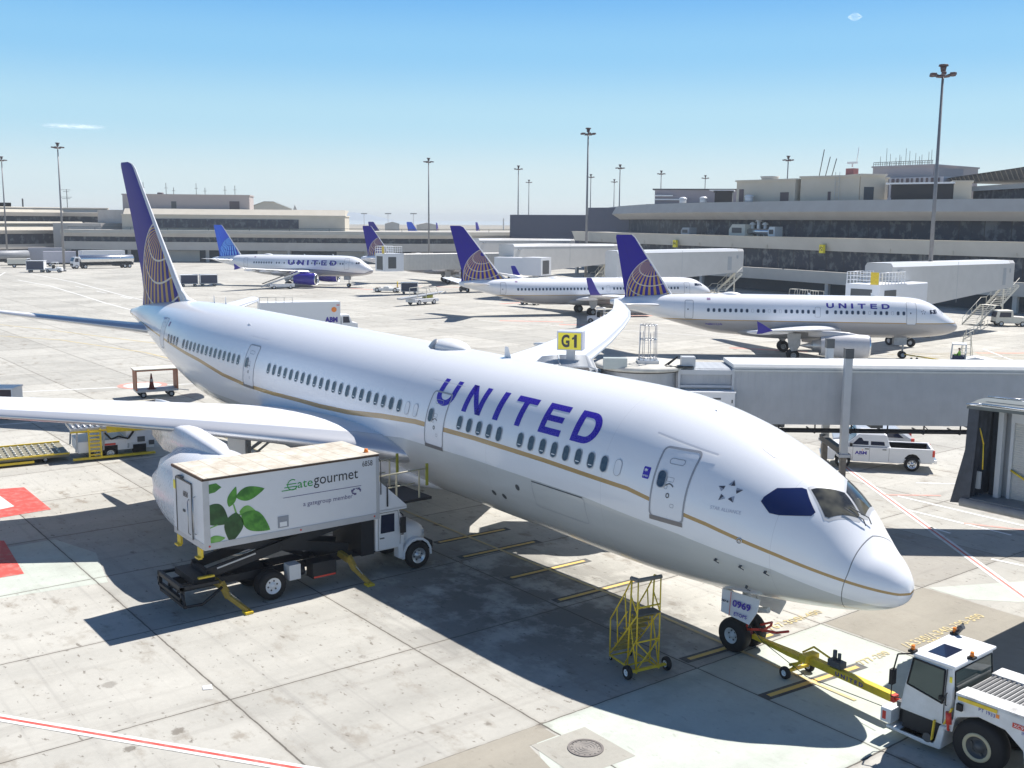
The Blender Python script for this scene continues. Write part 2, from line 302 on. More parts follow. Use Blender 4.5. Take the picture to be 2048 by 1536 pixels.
strips('stand_red_marking',[[(-172,75.3),(-160,78.2)],[(-180,70.5),(-173,72.5)],[(-170,88),(-158.63,97.02),(-150,104)],[(-121,77.5),(-122.5,89.2)],[(-89.5,63.2),(-84.6,69.4)],[(-96,76),(-92,84)],[(-41.5,38.6),(-37,45)],[(-60,62),(-53,66)],[(-98,60),(-92,66)],[(-42.5,80),(-34,92)]],1.1,RFADE,.010)
strips('stand_white_marking',[[(-95,62),(-80,72)],[(-100,58),(-60,72)],[(-60,55),(-35,84)],[(-44,84),(-36,76)]],.25,WPAINT,.013)
strips('stand_groove_lines',[[(-47+1.1*k,70.8+.3*k),(-41.5+1.1*k,83+.3*k)] for k in range(7)],.12,FYEL,.012)
g=MB(); g.lathe([(0,1.9),(0.002,1.45)],(-68.98,2.81,.012),(0,0,1),32); tag(g.build('circle_marking_red',RFADE,fix=False),kind='structure')
g=MB(); g.add([( -68.98+1.45*math.cos(t),2.81+1.45*math.sin(t),.011) for t in [2*PI*i/32 for i in range(32)]],[tuple(range(32))]); tag(g.build('circle_marking_white',WPAINT),kind='structure')
for s_,o_,xd,yd,sz in (('/A330/A340-200-300',(-2.42,4.2),(0,1),(-1,0),.36),('-200',(-2.05,4.9),(0,1),(-1,0),.34),('767-300/-400',(-5.93,1.9),(0,1),(-1,0),.34),('777-200',(-2.5,1.9),(0,1),(-1,0),.3)):
    t=text_on('ground_lettering',s_,sz*1.35,FYEL,None,frame((*o_,.018),(*xd,0),(*yd,0)),.006,1.1); tag(t,kind='structure')
# manhole
t=thing('manhole_cover','round cast iron manhole cover set in a concrete pad at the bottom edge','manhole',(-3.65,-8.19,0))
IRON=paint('cast_iron',(.20,.18,.17),.6,.3,dirt=.2)
g=MB(); g.lathe([(0,.46),(.022,.46),(.022,.395)],(0,0,.009),(0,0,1),40,False); g.build('rim',IRON,t,fix=False)
g=MB(); g.lathe([(.012,.385),(.012,0)],(0,0,.009),(0,0,1),40,False)
for r_ in (.33,.25,.17,.09): g.lathe([(.012,r_),(.02,r_-.005),(.02,r_-.025),(.012,r_-.03)],(0,0,.009),(0,0,1),32)
for k in range(16):
    a_=k*PI/8; g.beam((.34*math.cos(a_),.34*math.sin(a_),.027),(.37*math.cos(a_),.37*math.sin(a_),.027),.03,.01)
g.build('lid',paint('iron_lid',(.26,.24,.22),.65,.2,dirt=.2),t,fix=False)
pp=MB(); pp.add([(-12.62,-14.60,.02),(-12.52,-14.36,.012),(-12.78,-14.28,.03),(-12.88,-14.52,.014)],[(0,1,2,3)]); pp.add([(-12.62,-14.60,.016),(-12.52,-14.36,.008),(-12.78,-14.28,.026),(-12.88,-14.52,.010)],[(3,2,1,0)])
tag(pp.build('paper_sheet',WHITE,fix=False),'small white sheet of paper lying alone on the bare concrete','paper')
# ---------------- airliners
def fuselage_mat(name,top=(.81,.82,.85),grey=(.58,.59,.58),stripe=(.42,.27,.10),has_belly=True):
    m,n,b=newmat(name); v=coords(n)
    at=lambda s:(lambda x:(setattr(x,'attribute_name',s),x.outputs['Fac'])[1])(n.nodes.new('ShaderNodeAttribute'))
    st,gr,ss=at('stripe'),at('belly'),at('station')
    dirt=ramp(n,noise(n,scalev(n,v,(.25,1,1)),1.2,7,.65),.45,.75)
    top_c=mixc(n,mth(n,'MULTIPLY',dirt,.06),top,(.5,.5,.48)); gr_c=mixc(n,mth(n,'MULTIPLY',dirt,.28),grey,tuple(c*.7 for c in grey))
    c=mixc(n,mth(n,'LESS_THAN',gr,0),top_c,gr_c)
    c=mixc(n,mth(n,'LESS_THAN',mth(n,'ABSOLUTE',st),1),c,stripe)
    # skin panel joints
    f=mth(n,'FRACT',mth(n,'DIVIDE',ss,6.1)); l=mth(n,'LESS_THAN',mth(n,'ABSOLUTE',mth(n,'SUBTRACT',f,.5)),.0011)
    c=mixc(n,mth(n,'MULTIPLY',l,.25),c,(.3,.3,.32))
    rd=at('radome'); l=mth(n,'LESS_THAN',mth(n,'ABSOLUTE',rd),.012); c=mixc(n,mth(n,'MULTIPLY',l,.85),c,(.12,.12,.12))
    n.links.new(c,b.inputs['Base Color']); b.inputs['Roughness'].default_value=.24; b.inputs['Coat Weight'].default_value=.35; b.inputs['Coat Roughness'].default_value=.06
    bp=n.nodes.new('ShaderNodeBump'); bp.inputs['Strength'].default_value=.06; bp.inputs['Distance'].default_value=.05; n.links.new(noise(n,scalev(n,v,(.35,1,1)),1.3,2),bp.inputs['Height']); n.links.new(bp.outputs[0],b.inputs['Normal'])
    return m
class Fus:
    def __init__(s,st): # rows: s, halfwidth, top, bottom, zmid
        s.a=np.array(st,float)
    def sec(s,x):
        c=[float(np.interp(x,s.a[:,0],s.a[:,i])) for i in (1,2,3,4)]; return c
    def pt(s,x,th):
        w,t,b,m=s.sec(x); y=-w*math.cos(th); sn=math.sin(th); z=m+(t-m)*sn if sn>0 else m+(m-b)*sn
        return Vector((-x,y,z))
    def y(s,x,z):
        w,t,b,m=s.sec(x); h=(t-m) if z>m else (m-b); q=max(0,1-((z-m)/max(h,1e-6))**2); return -w*math.sqrt(q)
    def nrm(s,x,z):
        e=.03; P=lambda a,c:Vector((-a,s.y(a,c),c)); dx=P(x-e,z)-P(x+e,z); dz=P(x,z+e)-P(x,z-e)
        n=dz.cross(dx); n.normalize(); n=n if n.y<0 else -n; return n,dx.normalized()
    def mx(s,x,z,eps=0):
        n_,t=s.nrm(x,z); up_=t.cross(-n_) ; up_=up_ if up_.z>0 else -up_
        m=Matrix((t,-n_,up_)).transposed().to_4x4(); m.translation=Vector((-x,s.y(x,z),z))+n_*eps; return m
def smooth_st(st,step=.25):
    a=np.array(st,float); xs=a[:,0]
    # monotone cubic (pchip) interpolation
    def pch(x,y,q):
        h=np.diff(x); d=np.diff(y)/h; m=np.zeros(len(x)); 
        for i in range(1,len(x)-1):
            if d[i-1]*d[i]>0:
                w1=2*h[i]+h[i-1]; w2=h[i]+2*h[i-1]; m[i]=(w1+w2)/(w1/d[i-1]+w2/d[i])
        m[0]=d[0]; m[-1]=d[-1]; i=np.clip(np.searchsorted(x,q)-1,0,len(h)-1); t=(q-x[i])/h[i]
        return (2*t**3-3*t**2+1)*y[i]+(t**3-2*t**2+t)*h[i]*m[i]+(-2*t**3+3*t**2)*y[i+1]+(t**3-t**2)*h[i]*m[i+1]
    L=xs[-1]; q=np.concatenate([[0,.01,.03,.06,.1,.15,.22,.3,.4,.5,.62,.75,.88],np.arange(1,min(9,L),.2),np.arange(9,L,step*2),[L]]); q=np.unique(q[q<=L])
    return np.stack([q]+[pch(xs,a[:,i],q) for i in range(1,5)],1)
def fuselage(fus,mat,parent,stripe,belly,sw,radome=None,n=72):
    g=MB(); rings=[]; S1=[];B1=[];T1=[];R1=[]
    for row in fus.a:
        x=row[0]; ring=[fus.pt(x,2*PI*i/n) for i in range(n)]; rings.append(ring)
        for p in ring:
            S1.append((p.z-np.interp(x,*stripe))/np.interp(x,*sw)); B1.append(p.z-np.interp(x,*belly)); T1.append(x)
            R1.append(x-(radome(p) if radome else -9))
    vs=[p for r in rings for p in r]; fs=[]
    for k in range(len(rings)-1):
        for i in range(n): fs.append((k*n+i,k*n+(i+1)%n,(k+1)*n+(i+1)%n,(k+1)*n+i))
    fs+= [tuple(range(n)), tuple((len(rings)-1)*n+i for i in range(n-1,-1,-1))]
    g.add(vs,fs,True); o=g.build('fuselage',mat,parent,fix=False,attrs=dict(stripe=S1,belly=B1,station=T1,radome=R1))
    bm=bmesh.new(); bm.from_mesh(o.data); bmesh.ops.recalc_face_normals(bm,faces=bm.faces); bm.to_mesh(o.data); bm.free()
    return o
def foil(c,t,n=12,flat=1.0):
    xs=[.5*(1-math.cos(PI*i/n)) for i in range(n+1)]
    yt=lambda x:5*t*(.2969*math.sqrt(x)-.126*x-.3516*x*x+.2843*x**3-.1036*x**4)
    up_=[(x*c,yt(x)*c) for x in xs]; lo=[(x*c,-yt(x)*c*flat) for x in xs[1:-1]][::-1]
    return up_+lo
def wingmat(name,col,le=(.62,.63,.65)):
    if name in MATS: return MATS[name]
    m,n,b=newmat(name); x=n.nodes.new('ShaderNodeAttribute'); x.attribute_name='cf'; cf=x.outputs['Fac']; y=n.nodes.new('ShaderNodeAttribute'); y.attribute_name='span'; sp=y.outputs['Fac']; v=coords(n)
    d=ramp(n,noise(n,scalev(n,v,(1,.4,1)),1.6,6),.4,.75); c=mixc(n,mth(n,'MULTIPLY',d,.18),col,tuple(q*.75 for q in col))
    ln=None
    for q in (.11,.70):
        l=mth(n,'LESS_THAN',mth(n,'ABSOLUTE',mth(n,'SUBTRACT',cf,q)),.0035); ln=l if ln is None else mth(n,'MAXIMUM',ln,l)
    f=mth(n,'FRACT',mth(n,'MULTIPLY',sp,5.5)); l=mth(n,'MULTIPLY',mth(n,'LESS_THAN',f,.012),mth(n,'GREATER_THAN',mth(n,'ABSOLUTE',mth(n,'SUBTRACT',cf,.4)),.3)); ln=mth(n,'MAXIMUM',ln,l)
    # small access marks along mid chord
    f2=mth(n,'FRACT',mth(n,'MULTIPLY',sp,34)); l=mth(n,'MULTIPLY',mth(n,'LESS_THAN',f2,.22),mth(n,'LESS_THAN',mth(n,'ABSOLUTE',mth(n,'SUBTRACT',cf,.42)),.006)); ln=mth(n,'MAXIMUM',ln,mth(n,'MULTIPLY',l,.6))
    c=mixc(n,mth(n,'MULTIPLY',ln,.5),c,(.2,.2,.21)); isle=mth(n,'LESS_THAN',cf,.105); c=mixc(n,isle,c,le)
    n.links.new(c,b.inputs['Base Color']); n.links.new(mth(n,'MULTIPLY',isle,.55),b.inputs['Metallic']); b.inputs['Roughness'].default_value=.33
    MATS[name]=m; return m
def wing(name,secs,side,mat,parent,n=14,vert=False,label=None):
    # secs: (span, sLE, chord, z, t/c)  span along y (side -1 starboard) or z when vert
    rings=[];CF=[];SP=[]; L=len(secs)
    # densify
    dn=[]
    for i in range(L-1):
        for k in range(5):
            t=k/5; dn.append(tuple(a+(b_-a)*t for a,b_ in zip(secs[i],secs[i+1])))
    dn.append(secs[-1])
    mxs=max(s_[0] for s_ in secs)
    for sp,sl_,c,z,tc in dn:
        r=[]
        for x,y in foil(c,tc,n,.75):
            r.append(Vector((-(sl_+x),y,sp)) if vert else Vector((-(sl_+x),side*sp,z+y))); CF.append(x/c); SP.append(sp/mxs)
        rings.append(r)
    g=MB(); nn=len(rings[0]); vs=[p for r in rings for p in r]; fs=[]
    for k in range(len(rings)-1):
        for i in range(nn): fs.append((k*nn+i,k*nn+(i+1)%nn,(k+1)*nn+(i+1)%nn,(k+1)*nn+i))
    fs+=[tuple(range(nn)),tuple((len(rings)-1)*nn+i for i in range(nn))]
    g.add(vs,fs,True); o=g.build(name,mat,parent,fix=False,attrs=dict(cf=CF,span=SP))
    bm=bmesh.new(); bm.from_mesh(o.data); bmesh.ops.recalc_face_normals(bm,faces=bm.faces); bm.to_mesh(o.data); bm.free()
    if label: o['label']=label
    return o
def globe_mat(name,cx,cz,Rr,base=(.028,.018,.27),gold=(.44,.28,.09),line=(.60,.55,.48),grad=None,le=True):
    m,n,b=newmat(name); v=coords(n); sx=n.nodes.new('ShaderNodeSeparateXYZ'); n.links.new(v,sx.inputs[0])
    u=mth(n,'DIVIDE',mth(n,'SUBTRACT',sx.outputs[0],cx),Rr); w=mth(n,'DIVIDE',mth(n,'SUBTRACT',sx.outputs[2],cz),Rr)
    r2_=mth(n,'ADD',mth(n,'MULTIPLY',u,u),mth(n,'MULTIPLY',w,w)); h=mth(n,'SQRT',mth(n,'MAXIMUM',mth(n,'SUBTRACT',1,r2_),0.0))
    # pole frame: u is forward (screen right)
    P=Vector((-.235,.786,.57)).normalized(); A=P.cross(Vector((0,0,1))).normalized(); B=P.cross(A)
    cb=n.nodes.new('ShaderNodeCombineXYZ')
    for i,q in enumerate((u,w,h)): n.links.new(q,cb.inputs[i])
    def dot(V):
        d=n.nodes.new('ShaderNodeVectorMath'); d.operation='DOT_PRODUCT'; n.links.new(cb.outputs[0],d.inputs[0]); d.inputs[1].default_value=V; return d.outputs['Value']
    col=mth(n,'ARCCOSINE',mth(n,'MINIMUM',dot(P),.9999)); lon=mth(n,'ARCTAN2',dot(A),dot(B))
    fr=mth(n,'FRACT',mth(n,'DIVIDE',lon,R(12))); g_=mth(n,'MULTIPLY',mth(n,'LESS_THAN',fr,.45),mth(n,'GREATER_THAN',col,R(8)))
    k=mth(n,'DIVIDE',mth(n,'SUBTRACT',col,R(27)),R(16)); rk=mth(n,'ABSOLUTE',mth(n,'SUBTRACT',k,mth(n,'ROUND',k)))
    ln=mth(n,'MULTIPLY',mth(n,'LESS_THAN',rk,.042),mth(n,'GREATER_THAN',k,-.3))
    inside=mth(n,'LESS_THAN',r2_,1); rim=mth(n,'MULTIPLY',inside,mth(n,'GREATER_THAN',r2_,.965)); ln=mth(n,'MAXIMUM',ln,rim)
    dirt=noise(n,v,1.5,5); bc=mixc(n,mth(n,'MULTIPLY',ramp(n,dirt,.4,.8),.25),base,tuple(c*.6+.02 for c in base))
    if grad: bc=mixc(n,ramp(n,u,.1,-1.0),bc,grad)
    gc=mixc(n,ramp(n,u,-.2,-.95),gold,tuple(min(1,c*1.25) for c in gold))
    c=mixc(n,mth(n,'MULTIPLY',inside,g_),bc,gc); c=mixc(n,mth(n,'MULTIPLY',inside,ln),c,line)
    if le:
        x=n.nodes.new('ShaderNodeAttribute'); x.attribute_name='cf'; q=mth(n,'LESS_THAN',x.outputs['Fac'],le if isinstance(le,float) else .055); c=mixc(n,q,c,(.62,.63,.66))
        q2=mth(n,'LESS_THAN',mth(n,'ABSOLUTE',mth(n,'SUBTRACT',x.outputs['Fac'],.68)),.004); c=mixc(n,mth(n,'MULTIPLY',q2,.6),c,(.02,.02,.08))
    n.links.new(c,b.inputs['Base Color']); b.inputs['Roughness'].default_value=.5; b.inputs['Specular IOR Level'].default_value=.15
    return m
def rrect(w,h,r,n=5):
    pts=[]
    for cx,cy,a in ((w/2-r,h/2-r,0),(-w/2+r,h/2-r,90),(-w/2+r,-h/2+r,180),(w/2-r,-h/2+r,270)):
        for k in range(n+1): t=R(a+90*k/n); pts.append((cx+r*math.cos(t),cy+r*math.sin(t)))
    return pts
WINF=paint('window_frame',(.36,.38,.42),.4,dirt=.05); 
m,n,b=newmat('cabin_window'); v=coords(n); sx=n.nodes.new('ShaderNodeSeparateXYZ'); n.links.new(v,sx.inputs[0]); 
n.links.new(mixc(n,ramp(n,noise(n,v,6,2),.4,.6),(.025,.045,.085),(.05,.075,.11)),b.inputs['Base Color']); b.inputs['Roughness'].default_value=.12; CABW=m
def window_mesh(w,h,r,fr=.03,frm=None,pane=None,shade=False):
    me=MB(); o=rrect(w+2*fr,h+2*fr,r+fr); i=rrect(w,h,r); N=len(o)
    me.mi=0; vs=[(x,-.012,z) for x,z in o]+[(x,-.014,z) for x,z in i]; me.add(vs,[(k,(k+1)%N,N+(k+1)%N,N+k) for k in range(N)])
    me.mi=1; me.add([(x,-.009,z) for x,z in i],[tuple(range(N))])
    if shade:
        me.mi=2; me.add([(-w*.3,-.015,-h*.33),(w*.3,-.015,-h*.33),(w*.3,-.015,-h*.27),(-w*.3,-.015,-h*.27)],[(0,1,2,3)])
    ob=me.build('window',[frm or WINF,pane or CABW,WHITE],fix=False); d=ob.data; bpy.data.objects.remove(ob); return d
def put_window(fus,me,x,z,parent,eps=.002,name='window'):
    o=bpy.data.objects.new(name,me); COL.objects.link(o); o.parent=parent; o.matrix_local=fus.mx(x,z,eps); return o
def conform(fus,me,x0,z0,eps=.006,cuts=8,arc=True):
    """map a flat mesh (x right along -s i.e. forward, y up) onto the starboard side; origin at station x0 height z0"""
    bm=bmesh.new(); bm.from_mesh(me)
    ys=[v.co.y for v in bm.verts]; xs=[v.co.x for v in bm.verts]
    for k in range(1,cuts):
        yy=min(ys)+(max(ys)-min(ys))*k/cuts
        bmesh.ops.bisect_plane(bm,geom=bm.verts[:]+bm.edges[:]+bm.faces[:],plane_co=(0,yy,0),plane_no=(0,1,0))
    w,t,b_,m_=fus.sec(x0)
    for v in bm.verts:
        x=x0-v.co.x
        if arc:
            w,t,b_,m_=fus.sec(x); H=(t-m_) if z0>=m_ else (m_-b_); s0=math.asin(max(-1,min(1,(z0-m_)/H))); z=m_+H*math.sin(s0+v.co.y/((w+H)/2))
        else: z=z0+v.co.y
        nn,_=fus.nrm(x,z); p=Vector((-x,fus.y(x,z),z))+nn*eps; v.co=p
    bm.to_mesh(me); bm.free(); return me
def fus_text(fus,s,x0,z0,w,h,mat,parent,name='lettering',bold=.0,spacing=1.0,cuts=8,eps=.006):
    me=text_mesh(s,1,bold,spacing); xs=[v.co.x for v in me.vertices]; ys=[v.co.y for v in me.vertices]; ax,ay=min(xs),min(ys); kx=w/(max(xs)-ax); ky=h/(max(ys)-ay)
    for v in me.vertices: v.co.x=(v.co.x-ax)*kx; v.co.y=(v.co.y-ay)*ky
    conform(fus,me,x0,z0,eps,cuts); me.materials.clear(); me.materials.append(mat)
    o=bpy.data.objects.new(name,me); COL.objects.link(o); o.parent=parent; return o
def ribbon(fus,pts,w,eps,closed=True):  # pts in (station,z); returns verts,faces
    P=[];N=len(pts); g=MB()
    for i in range(N):
        a=Vector(pts[(i-1)%N] if closed or i>0 else pts[i]); b_=Vector(pts[(i+1)%N] if closed or i<N-1 else pts[i]); d=(b_-a).normalized(); nn=Vector((-d.y,d.x))*w/2
        for q in (Vector(pts[i])-nn,Vector(pts[i])+nn):
            nr,_=fus.nrm(q.x,q.y); P.append(Vector((-q.x,fus.y(q.x,q.y),q.y))+nr*eps)
    M=N if closed else N-1
    g.add(P,[(2*i,2*i+1,2*((i+1)%N)+1,2*((i+1)%N)) for i in range(M)]); return g
def panel(fus,cx,z0,z1,w,r=.14,eps=.004,n=10):  # curved patch, rounded corners; returns MB
    H=z1-z0; g=MB(); pts=[]
    for k in range(n+1):
        z=z0+H*k/n; dz=min(z-z0,z1-z); ww=w/2-(r-math.sqrt(max(0,r*r-(r-dz)**2)) if dz<r else 0); row=[]
        for j in range(5):
            x=cx-ww+2*ww*j/4; nr,_=fus.nrm(x,z); row.append(Vector((-x,fus.y(x,z),z))+nr*eps)
        pts.append(row)
    vs=[p for r_ in pts for p in r_]; g.add(vs,[(k*5+j,k*5+j+1,(k+1)*5+j+1,(k+1)*5+j) for k in range(n) for j in range(4)],True); return g
def outline(cx,z0,z1,w,r=.14,n=5):
    pts=[]; cz=(z0+z1)/2; base=rrect(w,z1-z0,r,n)
    out=[]
    for i in range(len(base)):
        a=base[i]; b_=base[(i+1)%len(base)]; L=math.dist(a,b_); k=max(1,int(L/.2))
        for q in range(k): out.append((cx+a[0]+(b_[0]-a[0])*q/k,cz+a[1]+(b_[1]-a[1])*q/k))
    return out
DOORL=paint('door_outline',(.33,.34,.37),.45,dirt=.05); SILL=paint('door_sill',(.2,.2,.21),.4,.5,dirt=.1)
def door(fus,cx,z0,z1,w,parent,detail=True,lw=.03,winz=None):
    p=panel(fus,cx,z0,z1,w).build('door',WHITE2,parent,fix=False)
    if lw: ribbon(fus,outline(cx,z0,z1,w),lw,.010).build('door_frame',DOORL,p,fix=False)
    if detail:
        g=MB(); zz=z0-.05; P=[]
        q=ribbon(fus,[(cx-w/2,zz),(cx-w/4,zz),(cx,zz),(cx+w/4,zz),(cx+w/2,zz)],.13,.015,False); q.build('door_sill',SILL,p,fix=False)
        g=ribbon(fus,outline(cx,z1-.42,z1-.27,.50,.07),.018,.012); 
        for a,b_,c_,d_ in ((.12,(z0+z1)/2+.10,.24,.12),(-.1,(z0+z1)/2-.62,.12,.10),(.22,(z0+z1)/2-.12,.1,.1)):
            g2=ribbon(fus,outline(cx+a-.1,b_,b_+d_,c_,.02,2),.012,.012); g.add(g2.v,g2.f)
        g.build('door_placard',DOORL,p,fix=False)
        g=ribbon(fus,[(cx-.14+.28*t,(z0+z1)/2-.03+.07*math.sin(PI*t)) for t in [i/8 for i in range(9)]],.035,.014,False)
        g.mi=0; g2=ribbon(fus,outline(cx+.0,(z0+z1)/2-.36,(z0+z1)/2-.24,.10,.05),.03,.014); g.add(g2.v,g2.f); g.build('door_handle',DGREY,p,fix=False)
    return p
WHITE2=paint('door_white',(.78,.79,.82),.3,dirt=.04)
def engine(parent,x0,y,z,L,rf,mat,side,core=True,chev=0,pyl=None,lipm=None,ring=None,name='engine',label=None):
    """x0 = station of the lip; rf = radius"""
    e=MB(); d=(-1,0,0); o=(-x0,y,z)
    prof=[(.55*rf,rf*.80),(.2*rf,rf*.80),(.03*rf,rf*.86),(0,rf*.90),(.03*rf,rf*.95),(.14*rf,rf*.985)]
    e.mi=1; e.lathe(prof,o,d,40); e.mi=0
    N=40; body=[(.14*rf,rf*.985),(L*.25,rf*1.03),(L*.45,rf*1.03),(L*.7,rf*.97),(L*.88,rf*.87)]
    e.lathe(body,o,d,N)
    # aft edge with chevrons
    ox=Vector(o); a=Vector((0,1,0)); b_=Vector((0,0,1)); ring1=[];ring2=[]
    M=48
    for i in range(M):
        th=2*PI*i/M; u=a*math.cos(th)+b_*math.sin(th); ring1.append(ox+Vector((-L*.88,0,0))+u*rf*.87)
        k=(i%4)/4; tri=1-abs(2*k-1); ring2.append(ox+Vector((-L*(.94+(.06 if not chev else chev*tri)),0,0))+u*rf*(.80))
    e.add(ring1+ring2,[(i,(i+1)%M,M+(i+1)%M,M+i) for i in range(M)],True)
    eo=e.build(name,[mat,lipm or ALU],parent,fix=False)
    if label: eo['label']=label
    f=MB(); f.lathe([(rf*.55,rf*.80),(rf*.62,rf*.3),(rf*.45,rf*.28),(rf*.2,rf*.02)],o,d,28); f.build('fan',DGREY,eo,fix=False)
    c=MB(); c.lathe([(L*.80,rf*.74),(L*.95,rf*.60),(L*1.16,rf*.42),(L*1.16,rf*.36),(L*1.12,rf*.30),(L*1.22,rf*.24),(L*1.42,rf*.03)],o,d,28); c.build('nozzle',STEEL,eo,fix=False)
    if pyl: 
        p=MB(); w=.22*rf
        xs,zs,ze=pyl # list of (station, ztop, zbot)
        R_=[]
        for i,x in enumerate(xs):
            ww=w*(.25 if i in (0,len(xs)-1) else 1); R_.append([Vector((-x,y-ww,ze[i])),Vector((-x,y-ww,zs[i]-.06)),Vector((-x,y-ww*.4,zs[i])),Vector((-x,y+ww*.4,zs[i])),Vector((-x,y+ww,zs[i]-.06)),Vector((-x,y+ww,ze[i]))])
        p.loft(R_); p.build('pylon',mat if mat is not BLUE else WHITE,eo)
    return eo
# ---------------- the big twin-aisle in front
FM=fuselage_mat('widebody_skin')
st=[(0,0,3.40,3.40,3.40),(.10,.34,3.70,3.12,3.41),(.3,.60,3.95,2.94,3.44),(.6,.88,4.20,2.78,3.50),(1.0,1.17,4.43,2.64,3.58),(1.5,1.46,4.94,2.52,3.68),(2.0,1.70,5.52,2.42,3.78),(2.6,1.94,5.92,2.32,3.92),(3.2,2.14,6.20,2.23,4.05),(4.0,2.36,6.54,2.12,4.22),(5.0,2.56,6.92,2.00,4.38),(6.0,2.70,7.20,1.89,4.50),(7.2,2.80,7.44,1.80,4.60),(8.6,2.865,7.62,1.74,4.67),(10.5,2.885,7.68,1.72,4.70),(30,2.885,7.68,1.72,4.70),(41,2.885,7.68,1.74,4.70),(44,2.83,7.67,1.95,4.76),(47,2.62,7.62,2.45,4.95),(50,2.26,7.50,3.12,5.20),(53,1.80,7.28,3.85,5.45),(56,1.28,6.98,4.55,5.68),(58.5,.82,6.68,5.02,5.80),(60.5,.45,6.35,5.35,5.84),(61.6,.27,6.12,5.58,5.85)]
F7=Fus(smooth_st(st))
A7=thing('airliner','large white wide-body airliner filling the foreground, four-digit number on its nose gear door','airliner',(0,0,0))
A7.rotation_euler=(0,math.atan(.0101),0)
stripe=([0,1,2.9,5,8,12,16,20,22.5,25.3,28,30,33,36,39,42.3,46,50,54,58,61],[3.38,3.62,4.08,4.52,4.97,5.08,5.12,5.08,4.90,4.62,4.48,4.44,4.35,4.33,4.50,4.89,5.15,5.40,5.55,5.7,5.8])
sw=([0,3,8,18,23,30,42,52,61],[.035,.05,.065,.09,.11,.10,.10,.06,.04])
belly=([0,1,3,6,10,16,21,24,30,36,41,46,50,56,61],[2.9,3.1,3.62,4.0,4.27,4.32,4.25,3.9,3.25,3.1,3.12,3.3,3.6,4.2,4.8])
fuselage(F7,FM,A7,stripe,belly,sw,radome=lambda p:1.25+.30*abs(min(0,(p.z-3.9)))/1.4-.10*abs(p.y))
# windows
wm=window_mesh(.285,.50,.14,.022,shade=True); wm0=window_mesh(.27,.50,.135,.016,pane=WHITE2); wm2=window_mesh(.285,.50,.14,.022)
blank={-1,18,19}
skip={8,14,15,16,17,41,42,43,44,45,60}
for i in range(-1,65):
    if i in skip: continue
    put_window(F7,wm0 if i in blank else (wm if i%3 else wm2),9.12+.6096*i,5.508,A7,.003)
for cx in (6.42,18.65,35.75):
    d_=door(F7,cx,4.36,6.38,1.24,A7,lw=.06)
    nn=put_window(F7,wm2,cx+.32,5.50,d_,.022,'door_window'); 
    g=ribbon(F7,[(cx+1.14-.223*k,(6.67-.031*k) if cx<10 else 6.72) for k in range(11)],.045 if cx<10 else .018,.05,False); g.build('rain_gutter',paint('gutter_grey',(.55,.57,.62),.4,dirt=.05),d_,fix=False)
door(F7,49.75,4.75,6.55,.95,A7,detail=False,lw=.035)
ribbon(F7,outline(49.75,6.05,6.3,.4,.06),.02,.012).build('door_placard',DOORL,A7,fix=False)
# cockpit windows
def cockpane(poly,name='cockpit_window',side=1,mat=GLASSD):
    # poly corners (station,z) -> dense grid patch by bilinear over quad/hex
    me=bpy.data.meshes.new('t'); bm=bmesh.new(); vs=[bm.verts.new((-x,z,0)) for x,z in poly]; bm.faces.new(vs)
    for ax,lo,hi in ((0,min(-p[0] for p in poly),max(-p[0] for p in poly)),(1,min(p[1] for p in poly),max(p[1] for p in poly))):
        k=lo+.08
        while k<hi:
            bmesh.ops.bisect_plane(bm,geom=bm.verts[:]+bm.edges[:]+bm.faces[:],plane_co=(k if ax==0 else 0,k if ax else 0,0),plane_no=(1-ax,ax,0)); k+=.1
    for v in bm.verts:
        x,z=-v.co.x,v.co.y; nr,_=F7.nrm(x,z); p=Vector((-x,F7.y(x,z),z))+nr*.012; v.co=(p.x,p.y*side,p.z)
    for f in bm.faces: f.smooth=True
    bm.to_mesh(me); bm.free(); me.materials.append(mat); o=bpy.data.objects.new(name,me); COL.objects.link(o); o.parent=A7; return o
# side and front panes given as (station, z) on the skin
side=[(3.75,5.40),(3.62,5.62),(3.30,5.86),(3.0,5.90),(2.75,5.86),(2.40,5.22),(2.52,5.14),(3.3,5.17)]
frnt=[(2.62,5.62),(2.48,5.60),(2.12,5.27),(1.72,4.93),(1.82,4.88),(2.2,4.98),(2.36,5.08)]
side=[(3.62,5.40),(3.60,5.52),(3.42,5.76),(2.92,5.81),(2.80,5.78),(2.29,5.28),(2.33,5.19),(3.05,5.12),(3.30,5.14)]
SIDEG=paint('side_pane_blue',(.014,.026,.10),.05,dirt=.0)
cockpane(side,mat=SIDEG)
cockpane(side,side=-1,mat=SIDEG)
m,n,b=newmat('windscreen_glass'); n.links.new(mixc(n,ramp(n,noise(n,coords(n),1.6,2),.40,.62),(.03,.032,.033),(.12,.115,.09)),b.inputs['Base Color']); b.inputs['Roughness'].default_value=.05; b.inputs['Coat Weight'].default_value=.5; WSG=m
